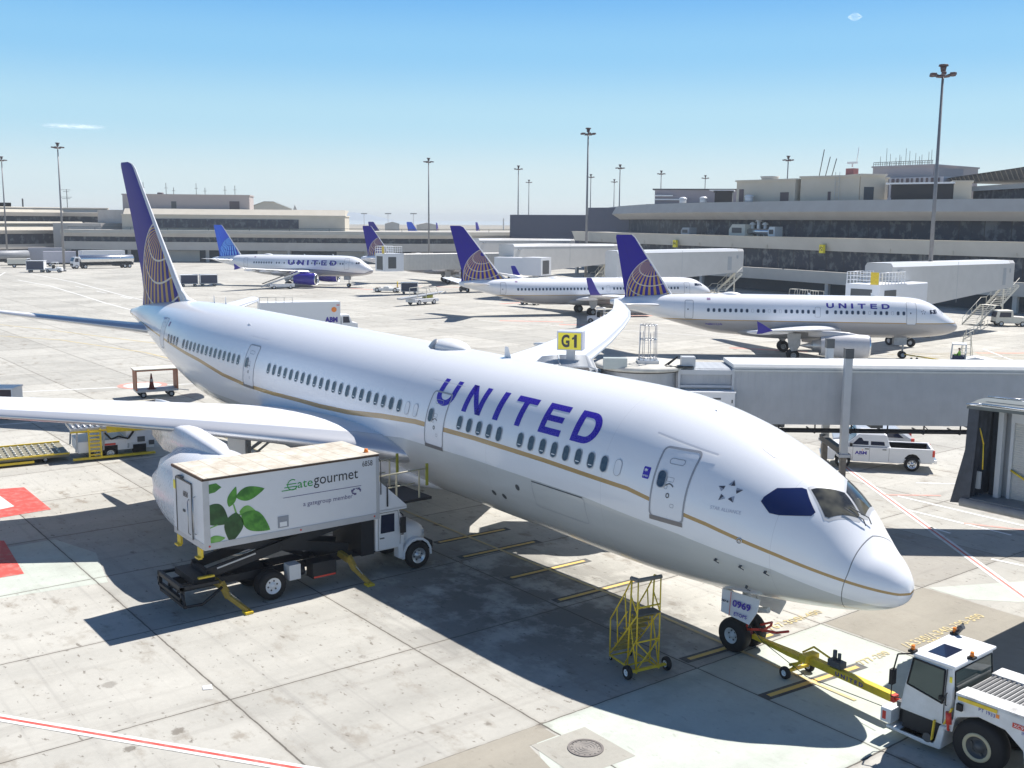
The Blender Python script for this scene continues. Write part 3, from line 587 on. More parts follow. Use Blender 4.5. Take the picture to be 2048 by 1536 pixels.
def toppatch(name,poly,mat,eps,parent,off=0):
    """patch given as (station, y) on the crown"""
    me=bpy.data.meshes.new(name); bm=bmesh.new(); vs=[bm.verts.new((-x,y,0)) for x,y in poly]; bm.faces.new(vs)
    for ax in (0,1):
        lo=min(v.co[ax] for v in bm.verts); hi=max(v.co[ax] for v in bm.verts); k=lo+.08
        while k<hi:
            bmesh.ops.bisect_plane(bm,geom=bm.verts[:]+bm.edges[:]+bm.faces[:],plane_co=(k if ax==0 else 0,k if ax else 0,0),plane_no=(1-ax,ax,0)); k+=.1
    for v in bm.verts:
        w,t,b_,m_=F7.sec(-v.co.x); q=max(0,1-(v.co.y/w)**2); v.co.z=m_+(t-m_)*math.sqrt(q); c=Vector((0,v.co.y/w/w,(v.co.z-m_)/(t-m_)**2)).normalized(); v.co+=c*eps
    for f in bm.faces: f.smooth=True
    bm.to_mesh(me); bm.free(); me.materials.append(mat); o=bpy.data.objects.new(name,me); COL.objects.link(o); o.parent=parent; return o
for sg in (1,-1):
    toppatch('cockpit_window',[(a,b_*sg) for a,b_ in [(2.72,-.86),(2.66,-.72),(2.20,-.04),(1.68,-.04),(1.64,-.16),(1.98,-1.0),(2.06,-1.06)]],WSG,.012,A7)
    toppatch('cockpit_window_frame',[(a,b_*sg) for a,b_ in [(2.82,-.88),(2.74,-.68),(2.24,.0),(1.60,.0),(1.56,-.2),(1.93,-1.04),(2.04,-1.14)]],paint('cockpit_frame',(.50,.51,.53),.35,dirt=.05),.006,A7)
for y0 in (-.10,.16):
    g=MB(); z_=4.98; g.tube([(-1.42,y0,z_-.05),(-1.50,y0-.02,z_+.12),(-1.85,y0-.42,5.40)],.016); g.build('wiper',DGREY,A7)
g=MB(); 
for s_,z_ in ((4.73,3.52),(3.94,3.51),(4.07,2.78),(3.19,3.52)):
    nr,_=F7.nrm(s_,z_); p=Vector((-s_,F7.y(s_,z_),z_)); g.beam(p,p+nr*.09,.07,.035); g.cyl(p+nr*.09,p+nr*.09+Vector((.16,0,-.03)),.014,n=8)
g.build('probe',DGREY,A7)
nr,_=F7.nrm(3.93,4.27); p=Vector((-3.93,F7.y(3.93,4.27),4.27)); g=MB(); g.lathe([(.006,.085),(.02,.085),(.02,.06)],p,nr,20); g.lathe([(.03,.03),(.03,0)],p,nr,10); g.build('static_port',STEEL,A7,fix=False)
g=MB()
for s_,z_ in ((15.24,3.19),(14.62,3.19),(13.54,3.79)):
    nr,_=F7.nrm(s_,z_); p=Vector((-s_,F7.y(s_,z_),z_)); g.lathe([(.006,.12),(.006,0)],p,nr,16)
g.build('vent_port',DGREY,A7,fix=False)
ribbon(F7,outline(11.3,3.3,4.2,2.7,.12),.018,.006).build('cargo_door_outline',DOORL,A7,fix=False)
ribbon(F7,[(12.65-.12*k,4.22) for k in range(23)],.035,.012,False).build('cargo_door_hinge',DGREY,A7,fix=False)
# lettering UNITED
def letters(polys,H=1.13,z0=5.925):
    me=bpy.data.meshes.new('lettering'); bm=bmesh.new()
    for x0,w,shapes in polys:
        for sh in shapes: bm.faces.new([bm.verts.new((-x0+19+u*w,v*H,0)) for u,v in sh])
    bm.to_mesh(me); bm.free(); conform(F7,me,19,z0,.006,12); return me
sk=.245
def arcp(cx,cy,rx,ry,a0,a1,n=8): return [(cx+rx*math.cos(R(a0+(a1-a0)*i/n)),cy+ry*math.sin(R(a0+(a1-a0)*i/n))) for i in range(n+1)]
def band(outer,inner): return [[outer[i],outer[i+1],inner[i+1],inner[i]] for i in range(len(outer)-1)]
U_=[[(0,1),(0,.42),(sk,.42),(sk,1)],[(1-sk,1),(1-sk,.42),(1,.42),(1,1)]]+band(arcp(.5,.42,.5,.42,180,360,12),arcp(.5,.42,.5-sk,.42-.22,180,360,12))
N_=[[(0,0),(sk,0),(sk,1),(0,1)],[(1-sk,0),(1,0),(1,1),(1-sk,1)],[(0,1),(sk*1.05,1),(1,0),(1-sk*1.05,0)]]
I_=[[(0,0),(1,0),(1,1),(0,1)]]
T_=[[(0,1),(0,.79),(1,.79),(1,1)],[(.5-sk/2,.79),(.5-sk/2,0),(.5+sk/2,0),(.5+sk/2,.79)]]
E_=[[(0,0),(sk,0),(sk,1),(0,1)],[(sk,1),(sk,.80),(1,.80),(1,1)],[(sk,.60),(sk,.41),(.94,.41),(.94,.60)],[(sk,.20),(sk,0),(1.02,0),(1.02,.20)]]
D_=[[(0,0),(sk,0),(sk,1),(0,1)],[(sk,1),(sk,.80),(.5,.80),(.5,1)],[(sk,.20),(sk,0),(.5,0),(.5,.20)]]+band(arcp(.5,.5,.5,.5,90,-90,14),arcp(.5,.5,.5-sk,.30,90,-90,14))
LP=[(19.04,1.17,U_),(17.17,1.16,N_),(15.24,.31,I_),(14.39,1.16,T_),(12.64,1.10,E_),(10.97,1.17,D_)]
me=letters(LP); me.materials.append(BLUE); o=bpy.data.objects.new('lettering',me); COL.objects.link(o); o.parent=A7
LETT=dict(U=U_,N=N_,I=I_,T=T_,E=E_,D=D_)
# five-pointed alliance emblem
SILV=paint('emblem_silver',(.42,.43,.47),.35,.4,dirt=.1); SILV2=paint('emblem_dark',(.07,.07,.09),.4,dirt=.1)
def emblem(fus,s0,z0,r,parent):
    me=MB(); 
    for k in range(5):
        a=R(90-72*k); 
        tip=(r*math.cos(a),r*math.sin(a)); pl=(r*.38*math.cos(a+.95),r*.38*math.sin(a+.95)); pr=(r*.52*math.cos(a-.58),r*.52*math.sin(a-.58)); mid=(r*.5*math.cos(a+.05),r*.5*math.sin(a+.05))
        pl=(r*.60*math.cos(a+.45),r*.60*math.sin(a+.45)); pr=(r*.60*math.cos(a-.45),r*.60*math.sin(a-.45))
        me.mi=0; me.add([(*pl,0),(*mid,0),(*tip,0)],[(0,1,2)]); me.mi=1; me.add([(*mid,0),(*pr,0),(*tip,0)],[(0,1,2)])
    o=me.build('alliance_emblem',[SILV,SILV2],parent,fix=False); conform(fus,o.data,s0,z0,.008,3); return o
emblem(F7,4.54,5.52,.37,A7)
fus_text(F7,'STAR ALLIANCE',4.94,4.98,.92,.10,paint('emblem_text',(.45,.46,.55),.4,dirt=.05),A7,'alliance_lettering',eps=.008,cuts=3)
g=panel(F7,7.36,5.40,5.74,.26,.02,.008); pl_=g.build('alliance_sticker',BLUE,A7,fix=False)
fus_text(F7,'\u2217',7.46,5.60,.14,.10,WHITE,pl_,'sticker_mark',eps=.014,cuts=2); fus_text(F7,'MEMBER',7.47,5.45,.20,.06,WHITE,pl_,'sticker_text',eps=.014,cuts=2)
# crown hatch, antennas, satcom dome
hx=[(4.28+a,-.52+b_) for a,b_ in rrect(.62,.62,.15,4)]
o=toppatch('crown_hatch_seam',hx,paint('seam_grey',(.45,.46,.5),.35,dirt=.03),.004,A7)
toppatch('crown_hatch',[(4.28+a,-.52+b_) for a,b_ in rrect(.58,.58,.13,4)],WHITE2,.009,A7)
g=MB(); R_=[]
for i in range(15):
    t=i/14; w=.62*math.sin(PI*min(1,t*1.02))**.7+.01; h=.34*math.sin(PI*t)**.75; R_.append([Vector((-(20.4+2.7*t),w*math.cos(a),7.66+h*max(0,math.sin(a))-.06*(1 if math.sin(a)<=0 else 0))) for a in [2*PI*j/20 for j in range(20)]])
g.loft(R_); g.build('satcom_dome',paint('dome_paint',(.74,.75,.76),.35,dirt=.12),A7,fix=False)
g=MB(); g.lathe([(-.02,.33),(.03,.33),(.05,.25),(.05,0)],(-22.35,-.50,7.70),(-.25,-.75,.6),20); g.build('dome_panel',paint('dome_grey',(.30,.31,.33),.4,dirt=.1),A7,fix=False)
def blade(x,y,z,h,l): 
    g=MB(); g.loft([[Vector((-x,y-.03,z-.05)),Vector((-x-l*.5,y,z-.05)),Vector((-x-l,y+.0,z-.05)),Vector((-x-l*.5,y+.03,z-.05))],[Vector((-x-l*.5,y-.01,z+h)),Vector((-x-l*.7,y,z+h)),Vector((-x-l*.95,y,z+h)),Vector((-x-l*.7,y+.01,z+h))]],smooth=False); return g.build('antenna',WHITE,A7)
blade(17.5,0,7.68,.42,.5); blade(45.5,.2,7.62,.42,.3); blade(47.0,.1,7.6,.42,.3); blade(6.6,-.35,7.28,.08,.2); blade(11.8,-.8,7.52,.03,.35); blade(9.2,-1.2,7.32,.03,.3); blade(38,-1.6,7.2,.03,.5); blade(41,-1.5,7.2,.03,.4)
fus_text(F7,'N35953',50.6,6.45,.75,.12,BLUE,A7,'registration',cuts=2); 
g=panel(F7,48.75,6.15,6.42,.26,.01,.008); g.build('flag',paint('flag_mark',(.25,.15,.30),.5),A7,fix=False)
fus_text(F7,'787',43.5,2.75,.75,.32,paint('logo_grey',(.25,.26,.29),.4),A7,'type_lettering',cuts=3); fus_text(F7,'Dreamliner',42.4,2.72,2.5,.26,paint('logo_grey',(.25,.26,.29),.4),A7,'type_lettering',cuts=3)
# wings: (span, sLE, chord, z, t/c)
WM=wingmat('wing_skin',(.80,.81,.83))
W7=[(0,18.9,16.0,3.15,.115),(2.7,20.9,13.9,3.45,.115),(3.6,21.95,12.7,3.62,.11),(6.5,23.95,10.3,4.05,.105),(9.7,26.2,8.1,4.45,.10),(12.5,28.15,6.9,4.72,.095),(16,30.5,5.75,5.0,.09),(20,33.3,4.5,5.4,.085),(23.6,35.95,3.35,5.9,.08),(26,37.9,2.5,6.25,.075),(27.4,39.4,1.85,6.5,.07),(28.6,41.2,1.2,6.75,.06),(29.3,42.4,.75,6.92,.05),(29.6,43.1,.35,7.0,.05)]
for sd in (-1,1):
    w_=wing('wing',W7,sd,WM,A7,label='starboard wing reaching out of the frame' if sd<0 else 'port wing with upswept raked tip')
    g=MB()
    for y,s0,L in ((7.2,30.5,6.5),(13.2,31.5,5.2),(18.0,34.3,4.2)):
        zc=np.interp(y,[q[0] for q in W7],[q[3] for q in W7]); R_=[]
        for i in range(9):
            t=i/8; rr=.28*math.sin(PI*(.06+.9*t))**.6; R_.append([Vector((-(s0+L*t),sd*y+rr*.6*math.cos(a),zc-.42+.1*t+rr*math.sin(a))) for a in [2*PI*j/10 for j in range(10)]])
        g.loft(R_)
    g.build('flap_track_fairing',WHITE,w_)
# wing-body fairing
FAIR=paint('fairing_paint',(.76,.77,.80),.25,dirt=.06,coat=.3)
g=MB(); R_=[]
for i in range(29):
    t=i/28; s_=20.2+18.9*t; k=math.sin(PI*t)**.6; hw=1.2+2.1*k; bt=1.95-.52*k; tp=2.2+1.9*k
    cz=(tp+bt)/2; R_.append([Vector((-s_,hw*math.copysign(abs(math.cos(a))**.8,math.cos(a)),cz+(tp-bt)/2*math.copysign(abs(math.sin(a))**.85,math.sin(a)))) for a in [2*PI*j/36 for j in range(36)]])
g.loft(R_); g.build('belly_fairing',FAIR,A7,fix=True)
g=MB(); g.lathe([(0,.13),(.02,.13),(.06,.09),(.06,0)],(-22.55,-3.30,3.72),(.75,-.6,.25),20); g.build('landing_light',GLASSD,A7,fix=False)
# engines
EP=paint('nacelle_paint',(.72,.73,.76),.28,dirt=.06,scale=.6)
for sd in (-1,1):
    engine(A7,20.9,sd*9.73,2.35,5.6,1.80,EP,sd,chev=.05,pyl=([21.6,23.2,25.6,27.8,30.0],[4.05,4.45,4.62,4.6,4.3],[3.6,3.7,3.5,3.4,3.6]),label='starboard engine behind the box of the catering truck' if sd<0 else 'port engine')
# fin and tailplane
GM=globe_mat('tail_globe',-53.9,7.4,5.6,le=.075,base=(.028,.018,.22))
FIN7=[(6.4,50.9,8.9,0,.09),(7.6,51.6,7.9,0,.095),(8.65,52.85,6.85,0,.095),(12.4,56.65,4.65,0,.09),(15.9,60.15,2.95,0,.085),(16.2,60.7,2.5,0,.07),(16.35,61.5,1.6,0,.05)]
wing('tail_fin',FIN7,1,GM,A7,vert=True)
g=MB(); g.loft([[Vector((-49.2,0,7.45)),Vector((-51.2,-.16,7.0)),Vector((-51.2,.16,7.0))],[Vector((-51.0,0,7.66)),Vector((-51.8,-.17,7.3)),Vector((-51.8,.17,7.3))],[Vector((-52.2,0,8.15)),Vector((-52.7,-.16,8.1)),Vector((-52.7,.16,8.1))]]); g.build('dorsal_fillet',WHITE,A7,fix=False)
SM=wingmat('stab_skin',(.52,.55,.62),(.70,.71,.73))
for sd in (-1,1): wing('stabilizer',[(.6,54.4,6.3,5.15,.12),(1.5,55.2,5.8,5.25,.12),(9.3,61.2,2.7,6.30,.10),(9.75,62.1,1.7,6.42,.06),(9.9,62.9,.8,6.45,.05)],sd,WM,A7)
g=MB(); g.lathe([(0,.30),(.35,.26),(.5,.16),(.5,0)],(-61.4,0,5.85),(-1,0,.05),20); g.build('exhaust',STEEL,A7,fix=False)
# nose gear (ground is z=-.0101*s)
GZ=-.0101*5.57
ng=MB(); ng.cyl((-5.45,0,2.2),(-5.57,0,GZ+.52),.13,n=14); ng.cyl((-5.57,0,GZ+.85),(-5.57,0,GZ+.45),.17,n=14); ng.cyl((-5.57,-.42,GZ+.51),(-5.57,.42,GZ+.51),.09,n=12); ng.beam((-5.5,0,1.3),(-6.9,0,2.0),.12); ng.beam((-5.4,-.18,1.15),(-4.9,-.18,1.85),.06); ng.cyl((-5.2,-.15,1.35),(-4.5,-.15,1.55),.09,n=10)
nose=ng.build('nose_gear',paint('gear_white',(.55,.56,.57),.4,dirt=.15),A7)
for y in (-.37,.37): wheel(nose,(-5.57,y,GZ+.54),(0,1,0),.54,.38,.25,rimm=paint('gear_rim',(.55,.57,.58),.4,dirt=.1),n=32)
# nose gear doors with number
for sd in (-1,1):
    g=MB(); g.loft([[Vector((-(4.45+dx),sd*(.62+.02*q),2.0)),Vector((-(5.92+dx),sd*(.62+.02*q),1.92)),Vector((-(5.86+dx),sd*(.70+.02*q),1.22)),Vector((-(4.75+dx),sd*(.71+.02*q),1.14)),Vector((-(4.5+dx),sd*(.66+.02*q),1.6))] for q,dx in ((0,0),(1,0))],smooth=False)
    dr=g.build('gear_door',WHITE2,A7)
    if sd<0:
        yy=-.665; fx=frame((-5.45,-.71,1.40),(1,0,.06),(0,.09,1))
        text_on('gear_door_number','0969',.4,BLUE,dr,frame((-5.42,-.735,1.52),(1,0,.04),(0,.1,1)),.012,1.0,fit=(.70,.22))
        text_on('gear_door_text','ETOPS',.2,BLUE,dr,frame((-5.32,-.765,1.27),(1,0,.04),(0,.1,1)),.004,1.0,fit=(.50,.11))
        text_on('gear_door_text','787-9',.1,NAVY,dr,frame((-5.86,-.735,1.56),(1,0,.04),(0,.1,1)),.004,1.0,fit=(.28,.07))
        g=MB(); g.beam((-5.52,-.685,1.94),(-5.50,-.762,1.18),.02,.004,(0,1,0)); g.build('gear_door_stripe',RED,dr)
# red tow-steering bail
g=MB(); g.tube([(-5.2,-.3,.75),(-4.5,-.5,1.02),(-3.9,-.5,1.12),(-3.5,-.45,1.28)],.04); g.tube([(-5.2,.3,.75),(-4.7,.3,1.0),(-4.5,.0,1.02),(-4.5,-.4,.95)],.038); g.tube([(-5.2,-.3,.75),(-5.05,-.3,1.3)],.035); g.build('steering_collar',RED,A7)
for sd in (-1,1):
    gz=-.0101*31.4; m_=MB(); m_.cyl((-31.4,sd*4.9,3.6),(-31.4,sd*4.9,gz+.75),.17,n=12); m_.beam((-30.6,sd*4.9,gz+.66),(-32.2,sd*4.9,gz+.66),.22,.26); m_.beam((-31.4,sd*4.9,1.6),(-30.0,sd*3.6,3.2),.1); m_.beam((-31.4,sd*4.9,2.0),(-31.4,sd*3.2,3.0),.12); m_.cyl((-30.65,sd*4.9-.75,gz+.66),(-30.65,sd*4.9+.75,gz+.66),.1); m_.cyl((-32.15,sd*4.9-.75,gz+.66),(-32.15,sd*4.9+.75,gz+.66),.1)
    m_=m_.build('main_gear',paint('gear_white',(.55,.56,.57),.4),A7)
    for dx in (-.75,.75):
        for dy in (-.62,.62): wheel(m_,(-31.4+dx,sd*4.9+dy,gz+.66),(0,1,0),.66,.48,.30,rimm=WHITE,n=24)
    g=MB(); g.box((-30.3,sd*5.45,1.3),(-32.3,sd*5.5,3.5)); g.build('gear_door',WHITE,A7)
# ---------------- terminal buildings
CWALL=paint('terminal_concrete',(.54,.51,.47),.85,dirt=.16,scale=.35,dcol=(.42,.38,.34)); CWALL2=paint('terminal_concrete_light',(.60,.55,.46),.85,dirt=.14,scale=.3,dcol=(.48,.43,.34))
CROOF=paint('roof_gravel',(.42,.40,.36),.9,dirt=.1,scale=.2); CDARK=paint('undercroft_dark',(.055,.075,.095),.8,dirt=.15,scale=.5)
PANELW=paint('precast_panel',(.58,.56,.52),.8,dirt=.14,scale=.25)
def bandglass(name='terminal_glass'):
    if name in MATS: return MATS[name]
    m,n,b=newmat(name); v=coords(n); x=n.nodes.new('ShaderNodeAttribute'); x.attribute_name='run'; u=x.outputs['Fac']
    f=mth(n,'FRACT',mth(n,'DIVIDE',u,4.2)); mull=mth(n,'LESS_THAN',f,.035)
    cb=n.nodes.new('ShaderNodeCombineXYZ'); n.links.new(mth(n,'FLOOR',mth(n,'DIVIDE',u,4.2)),cb.inputs[0]); wn=n.nodes.new('ShaderNodeTexWhiteNoise'); wn.noise_dimensions='1D'; n.links.new(mth(n,'FLOOR',mth(n,'DIVIDE',u,4.2)),wn.inputs['W'])
    nz=noise(n,scalev(n,v,(1,1,.8)),.7,6,.65); c=mixc(n,ramp(n,nz,.50,.62),(.045,.055,.08),(.17,.185,.20)); c=mixc(n,mth(n,'MULTIPLY',wn.outputs[0],.35),c,(.05,.07,.085))
    c=mixc(n,mull,c,(.05,.05,.055)); n.links.new(c,b.inputs['Base Color']); b.inputs['Roughness'].default_value=.35; b.inputs['Specular IOR Level'].default_value=.12
    MATS[name]=m; return m
BG=bandglass()
def ribbonwall(pts,z0,z1,name,mat,parent,out=0,out1=None,thick=.5):
    """wall strip following a ground polyline; out = outward offset at z0, out1 at z1 (outward is towards the camera side, to the right of travel)"""
    out1=out if out1 is None else out1; P=[Vector((*p,0)) for p in pts]; N=[]
    for i in range(len(P)):
        a=P[max(0,i-1)]; b_=P[min(len(P)-1,i+1)]; d=(b_-a).normalized(); N.append(Vector((d.y,-d.x,0)))
    g=MB(); run=[0]
    for i in range(1,len(P)): run.append(run[-1]+(P[i]-P[i-1]).length)
    vs=[];RN=[]
    for i in range(len(P)):
        vs+= [P[i]+N[i]*out+Vector((0,0,z0)),P[i]+N[i]*out1+Vector((0,0,z1)),P[i]+N[i]*(out1-thick)+Vector((0,0,z1)),P[i]+N[i]*(out-thick)+Vector((0,0,z0))]; RN+=[run[i]]*4
    fs=[]
    for i in range(len(P)-1):
        for k in range(4): fs.append((4*i+k,4*i+(k+1)%4,4*i+4+(k+1)%4,4*i+4+k))
    fs+=[(0,3,2,1),tuple(4*(len(P)-1)+k for k in range(4))]
    g.add(vs,fs); return g.build(name,mat,parent,fix=False,attrs=dict(run=RN))
def resample(pts,step):
    out=[pts[0]]
    for a,b_ in zip(pts,pts[1:]):
        L=math.dist(a,b_); k=max(1,int(L/step))
        for i in range(1,k+1): out.append((a[0]+(b_[0]-a[0])*i/k,a[1]+(b_[1]-a[1])*i/k))
    return out
def offs(pts,d):
    P=[Vector(p) for p in pts]; o=[]
    for i in range(len(P)):
        a=P[max(0,i-1)]; b_=P[min(len(P)-1,i+1)]; t=(b_-a).normalized(); o.append(tuple(P[i]+Vector((t.y,-t.x))*d))
    return o
def roofslab(pts,back,z,name,mat,parent,th=.3):
    g=MB(); bk=[(x+back[0],y+back[1]) for x,y in pts]; poly=pts+bk[::-1]; g.prism([(x,y) for x,y in poly],z-th,z,'z'); return g.build(name,mat,parent)
def blk(name,a,b_,z0,z1,depth,mat,parent,nrm=None,doors=()):
    """box standing on a front edge a->b, going back by depth (away from camera)"""
    A=Vector((*a,0));B=Vector((*b_,0)); d=(B-A).normalized(); n_=Vector((-d.y,d.x,0)); 
    if n_.dot(Vector((*a,0))-Vector((15,-25,0)))<0: n_=-n_
    g=MB(); p=[A,B,B+n_*depth,A+n_*depth]; g.prism([(q.x,q.y) for q in p],z0,z1,'z'); g.prism([(q.x,q.y) for q in [A-n_*.25-d*.25,B-n_*.25+d*.25,B+n_*(depth+.25)+d*.25,A+n_*(depth+.25)-d*.25]],z1,z1+.35,'z'); o=g.build(name,mat,parent)
    for (t0,t1,q0,q1,mt,nm) in doors:
        L=(B-A).length; g=MB(); u0=A+d*L*t0-n_*.06; u1=A+d*L*t1-n_*.06; g.add([(u0.x,u0.y,q0),(u1.x,u1.y,q0),(u1.x,u1.y,q1),(u0.x,u0.y,q1),(u0.x+n_.x*.05,u0.y+n_.y*.05,q0),(u1.x+n_.x*.05,u1.y+n_.y*.05,q0),(u1.x+n_.x*.05,u1.y+n_.y*.05,q1),(u0.x+n_.x*.05,u0.y+n_.y*.05,q1)],[(0,1,2,3),(4,7,6,5),(0,4,5,1),(1,5,6,2),(2,6,7,3),(3,7,4,0)]); g.build(nm,mt,o)
    return o
# right-hand terminal
RT=thing('terminal_building','long curved concrete terminal on the right, two bands of dark glass and rooftop plant rooms','terminal',(0,0,0))
RF=resample([(-193,155.5),(-175,148.5),(-155,143),(-136,140),(-117,138),(-102,135.5),(-87.6,133.2),(-76,132.3),(-66,132.5),(-50,134),(-30,138),(0,146)],9)
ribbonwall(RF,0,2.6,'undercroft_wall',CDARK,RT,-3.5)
ribbonwall(RF,2.5,4.6,'lower_fascia',PANELW,RT,0,.3)
ribbonwall(RF,4.6,8.35,'glass_band',BG,RT,-1.2,-1.0)
ribbonwall(RF,8.3,10.5,'upper_fascia',PANELW,RT,0,.9)
ribbonwall(RF,10.5,10.62,'parapet_cap',CWALL2,RT,1.0,1.0,1.3)
roofslab(RF,(-8,40),10.45,'lower_roof',CROOF,RT)
for i in range(0,len(RF)-1,3):
    g=MB(); x,y=offs(RF,-.6)[i]; g.box((x-.35,y-.35,0),(x+.35,y+.35,2.5)); g.build('column',PANELW,RT)
g=MB()
for i in range(0,len(RF)):
    x,y=offs(RF,.35)[i]; g.box((x-.05,y-.1,8.35),(x+.05,y,9.0))
g.build('scupper_pipes',CWALL2,RT)
RU=resample([(-223,196),(-196,176),(-167,157),(-143,148),(-120,143),(-106,141.5),(-94,141.5),(-80,143),(-64,147),(-40,156),(-5,175)],9)
ribbonwall(RU,10.45,13.75,'upper_glass_band',BG,RT,-1.5)
ribbonwall(RU,13.7,15.2,'roof_fascia_lower',CWALL,RT,.6,2.6,3)
ribbonwall(RU,15.2,17.2,'roof_fascia_upper',CWALL,RT,2.6,1.6,3)
roofslab(offs(RU,1.5),(-20,70),17.25,'upper_roof',CROOF,RT)
LV=paint('louvre_dark',(.10,.075,.085),.6,dirt=.1)
def pz(px,py,D): # helper used while laying the building out: point at a given bearing and distance from the gallery
    return (15.16-D*math.cos(px),-25.15+D*math.sin(px))
blk('plant_room',(-136.3,150.7),(-121.0,150.3),17.2,21.5,14,CWALL2,RT,doors=[(.05,.13,17.3,20.0,LV,'door'),(.76,.90,17.3,19.2,LV,'door')])
blk('plant_room',(-120.0,150.7),(-107.8,152.4),17.2,21.9,12,CWALL2,RT,doors=[(.48,.53,17.3,19.2,LV,'door')])
blk('plant_room',(-107.6,152.5),(-105.2,156.8),17.2,22.1,9,CWALL2,RT,doors=[(.15,.55,17.3,20.0,CDARK,'door')])
g=MB()
for zz in (18,19,20,21,22): g.box((-112.6,151.5,zz),(-111.7,151.6,zz+.06))
g.box((-112.65,151.5,17.3),(-112.6,151.6,22.9)); g.box((-111.7,151.5,17.3),(-111.65,151.6,22.9)); g.build('ladder',STEEL,RT)
gl=blk('roof_lounge',(-102.5,154.9),(-91.9,157.9),17.2,20.3,8,BG,RT)
g=MB(); g.prism([(-103.2,154.0),(-91.4,157.3),(-94,168),(-106,165)],20.4,20.7,'z'); g.build('lounge_eave',WHITE,gl)
blk('lounge_end_wall',(-91.8,157.9),(-89.3,159.6),17.2,20.6,8,CWALL2,RT)
ob=thing('office_block','pale boxy office block with dark vertical window strips rising behind the right terminal roof','building',(0,0,0))
blk('wall',(-136.2,198.4),(-120.9,198.9),14,26.1,20,paint('office_wall',(.42,.38,.38),.8,dirt=.08,scale=.3),ob)
g=MB()
for k in range(14):
    t=k/14; x=-132.5+17*t; y=193.1; w=.5+.5*rng.random(); g.add([(x,y,19),(x+w,y,19),(x+w,y,23.2),(x,y,23.2)],[(0,1,2,3)])
g.build('window_strips',LV,ob,fix=False)
g=MB(); g.box((-133.5,193.3,17),(-115,198.2,23.4)); g.build('lower_wing',paint('office_wall2',(.50,.50,.54),.7,dirt=.06),ob)
g=MB(); g.prism([(-120.8,199),(-119,208),(-122.5,213),(-128,212)],14,25.6,'z'); g.build('wing_block',paint('office_wall',(.42,.38,.38),.8),ob)
g=MB()
for k in range(26):
    x=-136+15*k/25; g.beam((x,198.3,26.4),(x,198.3,27.3),.08)
g.tube([(-136,198.3,27.3),(-121,198.7,27.3)],.07); g.tube([(-136,198.3,26.9),(-121,198.7,26.9)],.05); g.build('roof_railing',DGREY,ob)
for k in range(14):
    x=-135.5+14*k/13+rng.random(); y=200; h=2+2.6*rng.random(); g=MB(); g.cyl((x,y,26.2),(x,y,26.2+h),.05,n=5); g.build('antenna',DGREY,ob)
ah=thing('terminal_hall','dark trussed wing roof of a glazed hall at the right edge behind the terminal','building',(0,0,0))
A_=Vector((-119.6,199.6,0)); Bq=Vector((-78,172.0,0)); g=MB(); g.loft([[A_+Vector((0,0,22.4)),A_+Vector((-1,-1,22.9)),A_+Vector((6,30,23.2)),A_+Vector((6,30,22.4))],[Bq+Vector((0,0,21.5)),Bq+Vector((-1,-2,24.3)),Bq+Vector((6,30,24.3)),Bq+Vector((6,30,22))]],smooth=False); g.build('roof',DGREY,ah)
g=MB()
for k in range(26):
    t=(k+.5)/26; a=A_.lerp(Bq,t); c_=A_.lerp(Bq,min(1,t+.04)); g.beam(a+Vector((0,-.3,22.3-.8*t)),c_+Vector((-1.2,-2.1*t-.6,22.8+1.35*t)),.12)
g.build('truss',paint('truss_paint',(.40,.38,.33),.6),ah)
ribbonwall([(-112,200.5),(-78,176)],17,20.6,'glass_wall',BG,ah); ribbonwall([(-113,200.0),(-78,175.2)],20.3,21.3,'eave_band',paint('eave_band',(.55,.58,.62),.5),ah,.4)
lw=thing('roof_annexe','low mauve-grey annexe behind the left end of the right terminal roof','building',(0,0,0))
ribbonwall([(-169.9,160.4),(-155,174)],14,20.7,'wall',paint('annexe_wall',(.34,.31,.34),.8,dirt=.1,scale=.3),lw,thick=8)
g=MB(); g.prism([(-170.3,160),(-154.6,173.6),(-160,182),(-177,168)],20.7,21.0,'z'); g.build('roof',DGREY,lw)
ribbonwall([(-169.6,160.2),(-166.5,163)],19.2,19.5,'wall_stripe',WHITE,lw,.3); ribbonwall([(-169.6,160.2),(-164,165.3)],18.3,18.6,'wall_stripe',WHITE,lw,.3)
gg=blk('glazed_bay',(-148.4,157.5),(-145.4,159.9),17.2,19.7,5,BG,lw); g=MB(); g.prism([(-149.2,156.6),(-145,160),(-149,165),(-153,162)],20.1,20.3,'z'); g.build('canopy',WHITE,gg)
for x,y,lb in ((-158.6,158.2,'white round hooded vent stack on the terminal roof before the mauve annexe, left one'),(-151.2,157.0,'white round hooded vent stack on the terminal roof, right one beside the glazed bay'),(-131.5,149.0,'white drum vent on the roof edge in front of the smaller plant room')):
    t=thing('roof_vent',lb,'vent',(x,y,17.25),0,'white vents on the right terminal roof'); g=MB(); g.cyl((0,0,0),(0,0,1.1),.8,.8,14); g.lathe([(1.1,.95),(1.3,.9),(1.55,.5),(1.6,0)],(0,0,0),(0,0,1),14); g.build('drum',WHITE,t)
sc=thing('screen_wall','dark slate-blue windowless wall standing behind the left end of the right terminal','building',(0,0,0))
ribbonwall([(-254.6,181.7),(-221.5,190.5)],6,15.0,'wall',paint('slate_wall',(.085,.095,.14),.7,dirt=.06,scale=.5),sc,thick=14)
ribbonwall([(-217.0,181.0),(-199,180.3)],6,17.0,'wall',paint('slate_wall',(.085,.095,.14),.7),sc,thick=14)
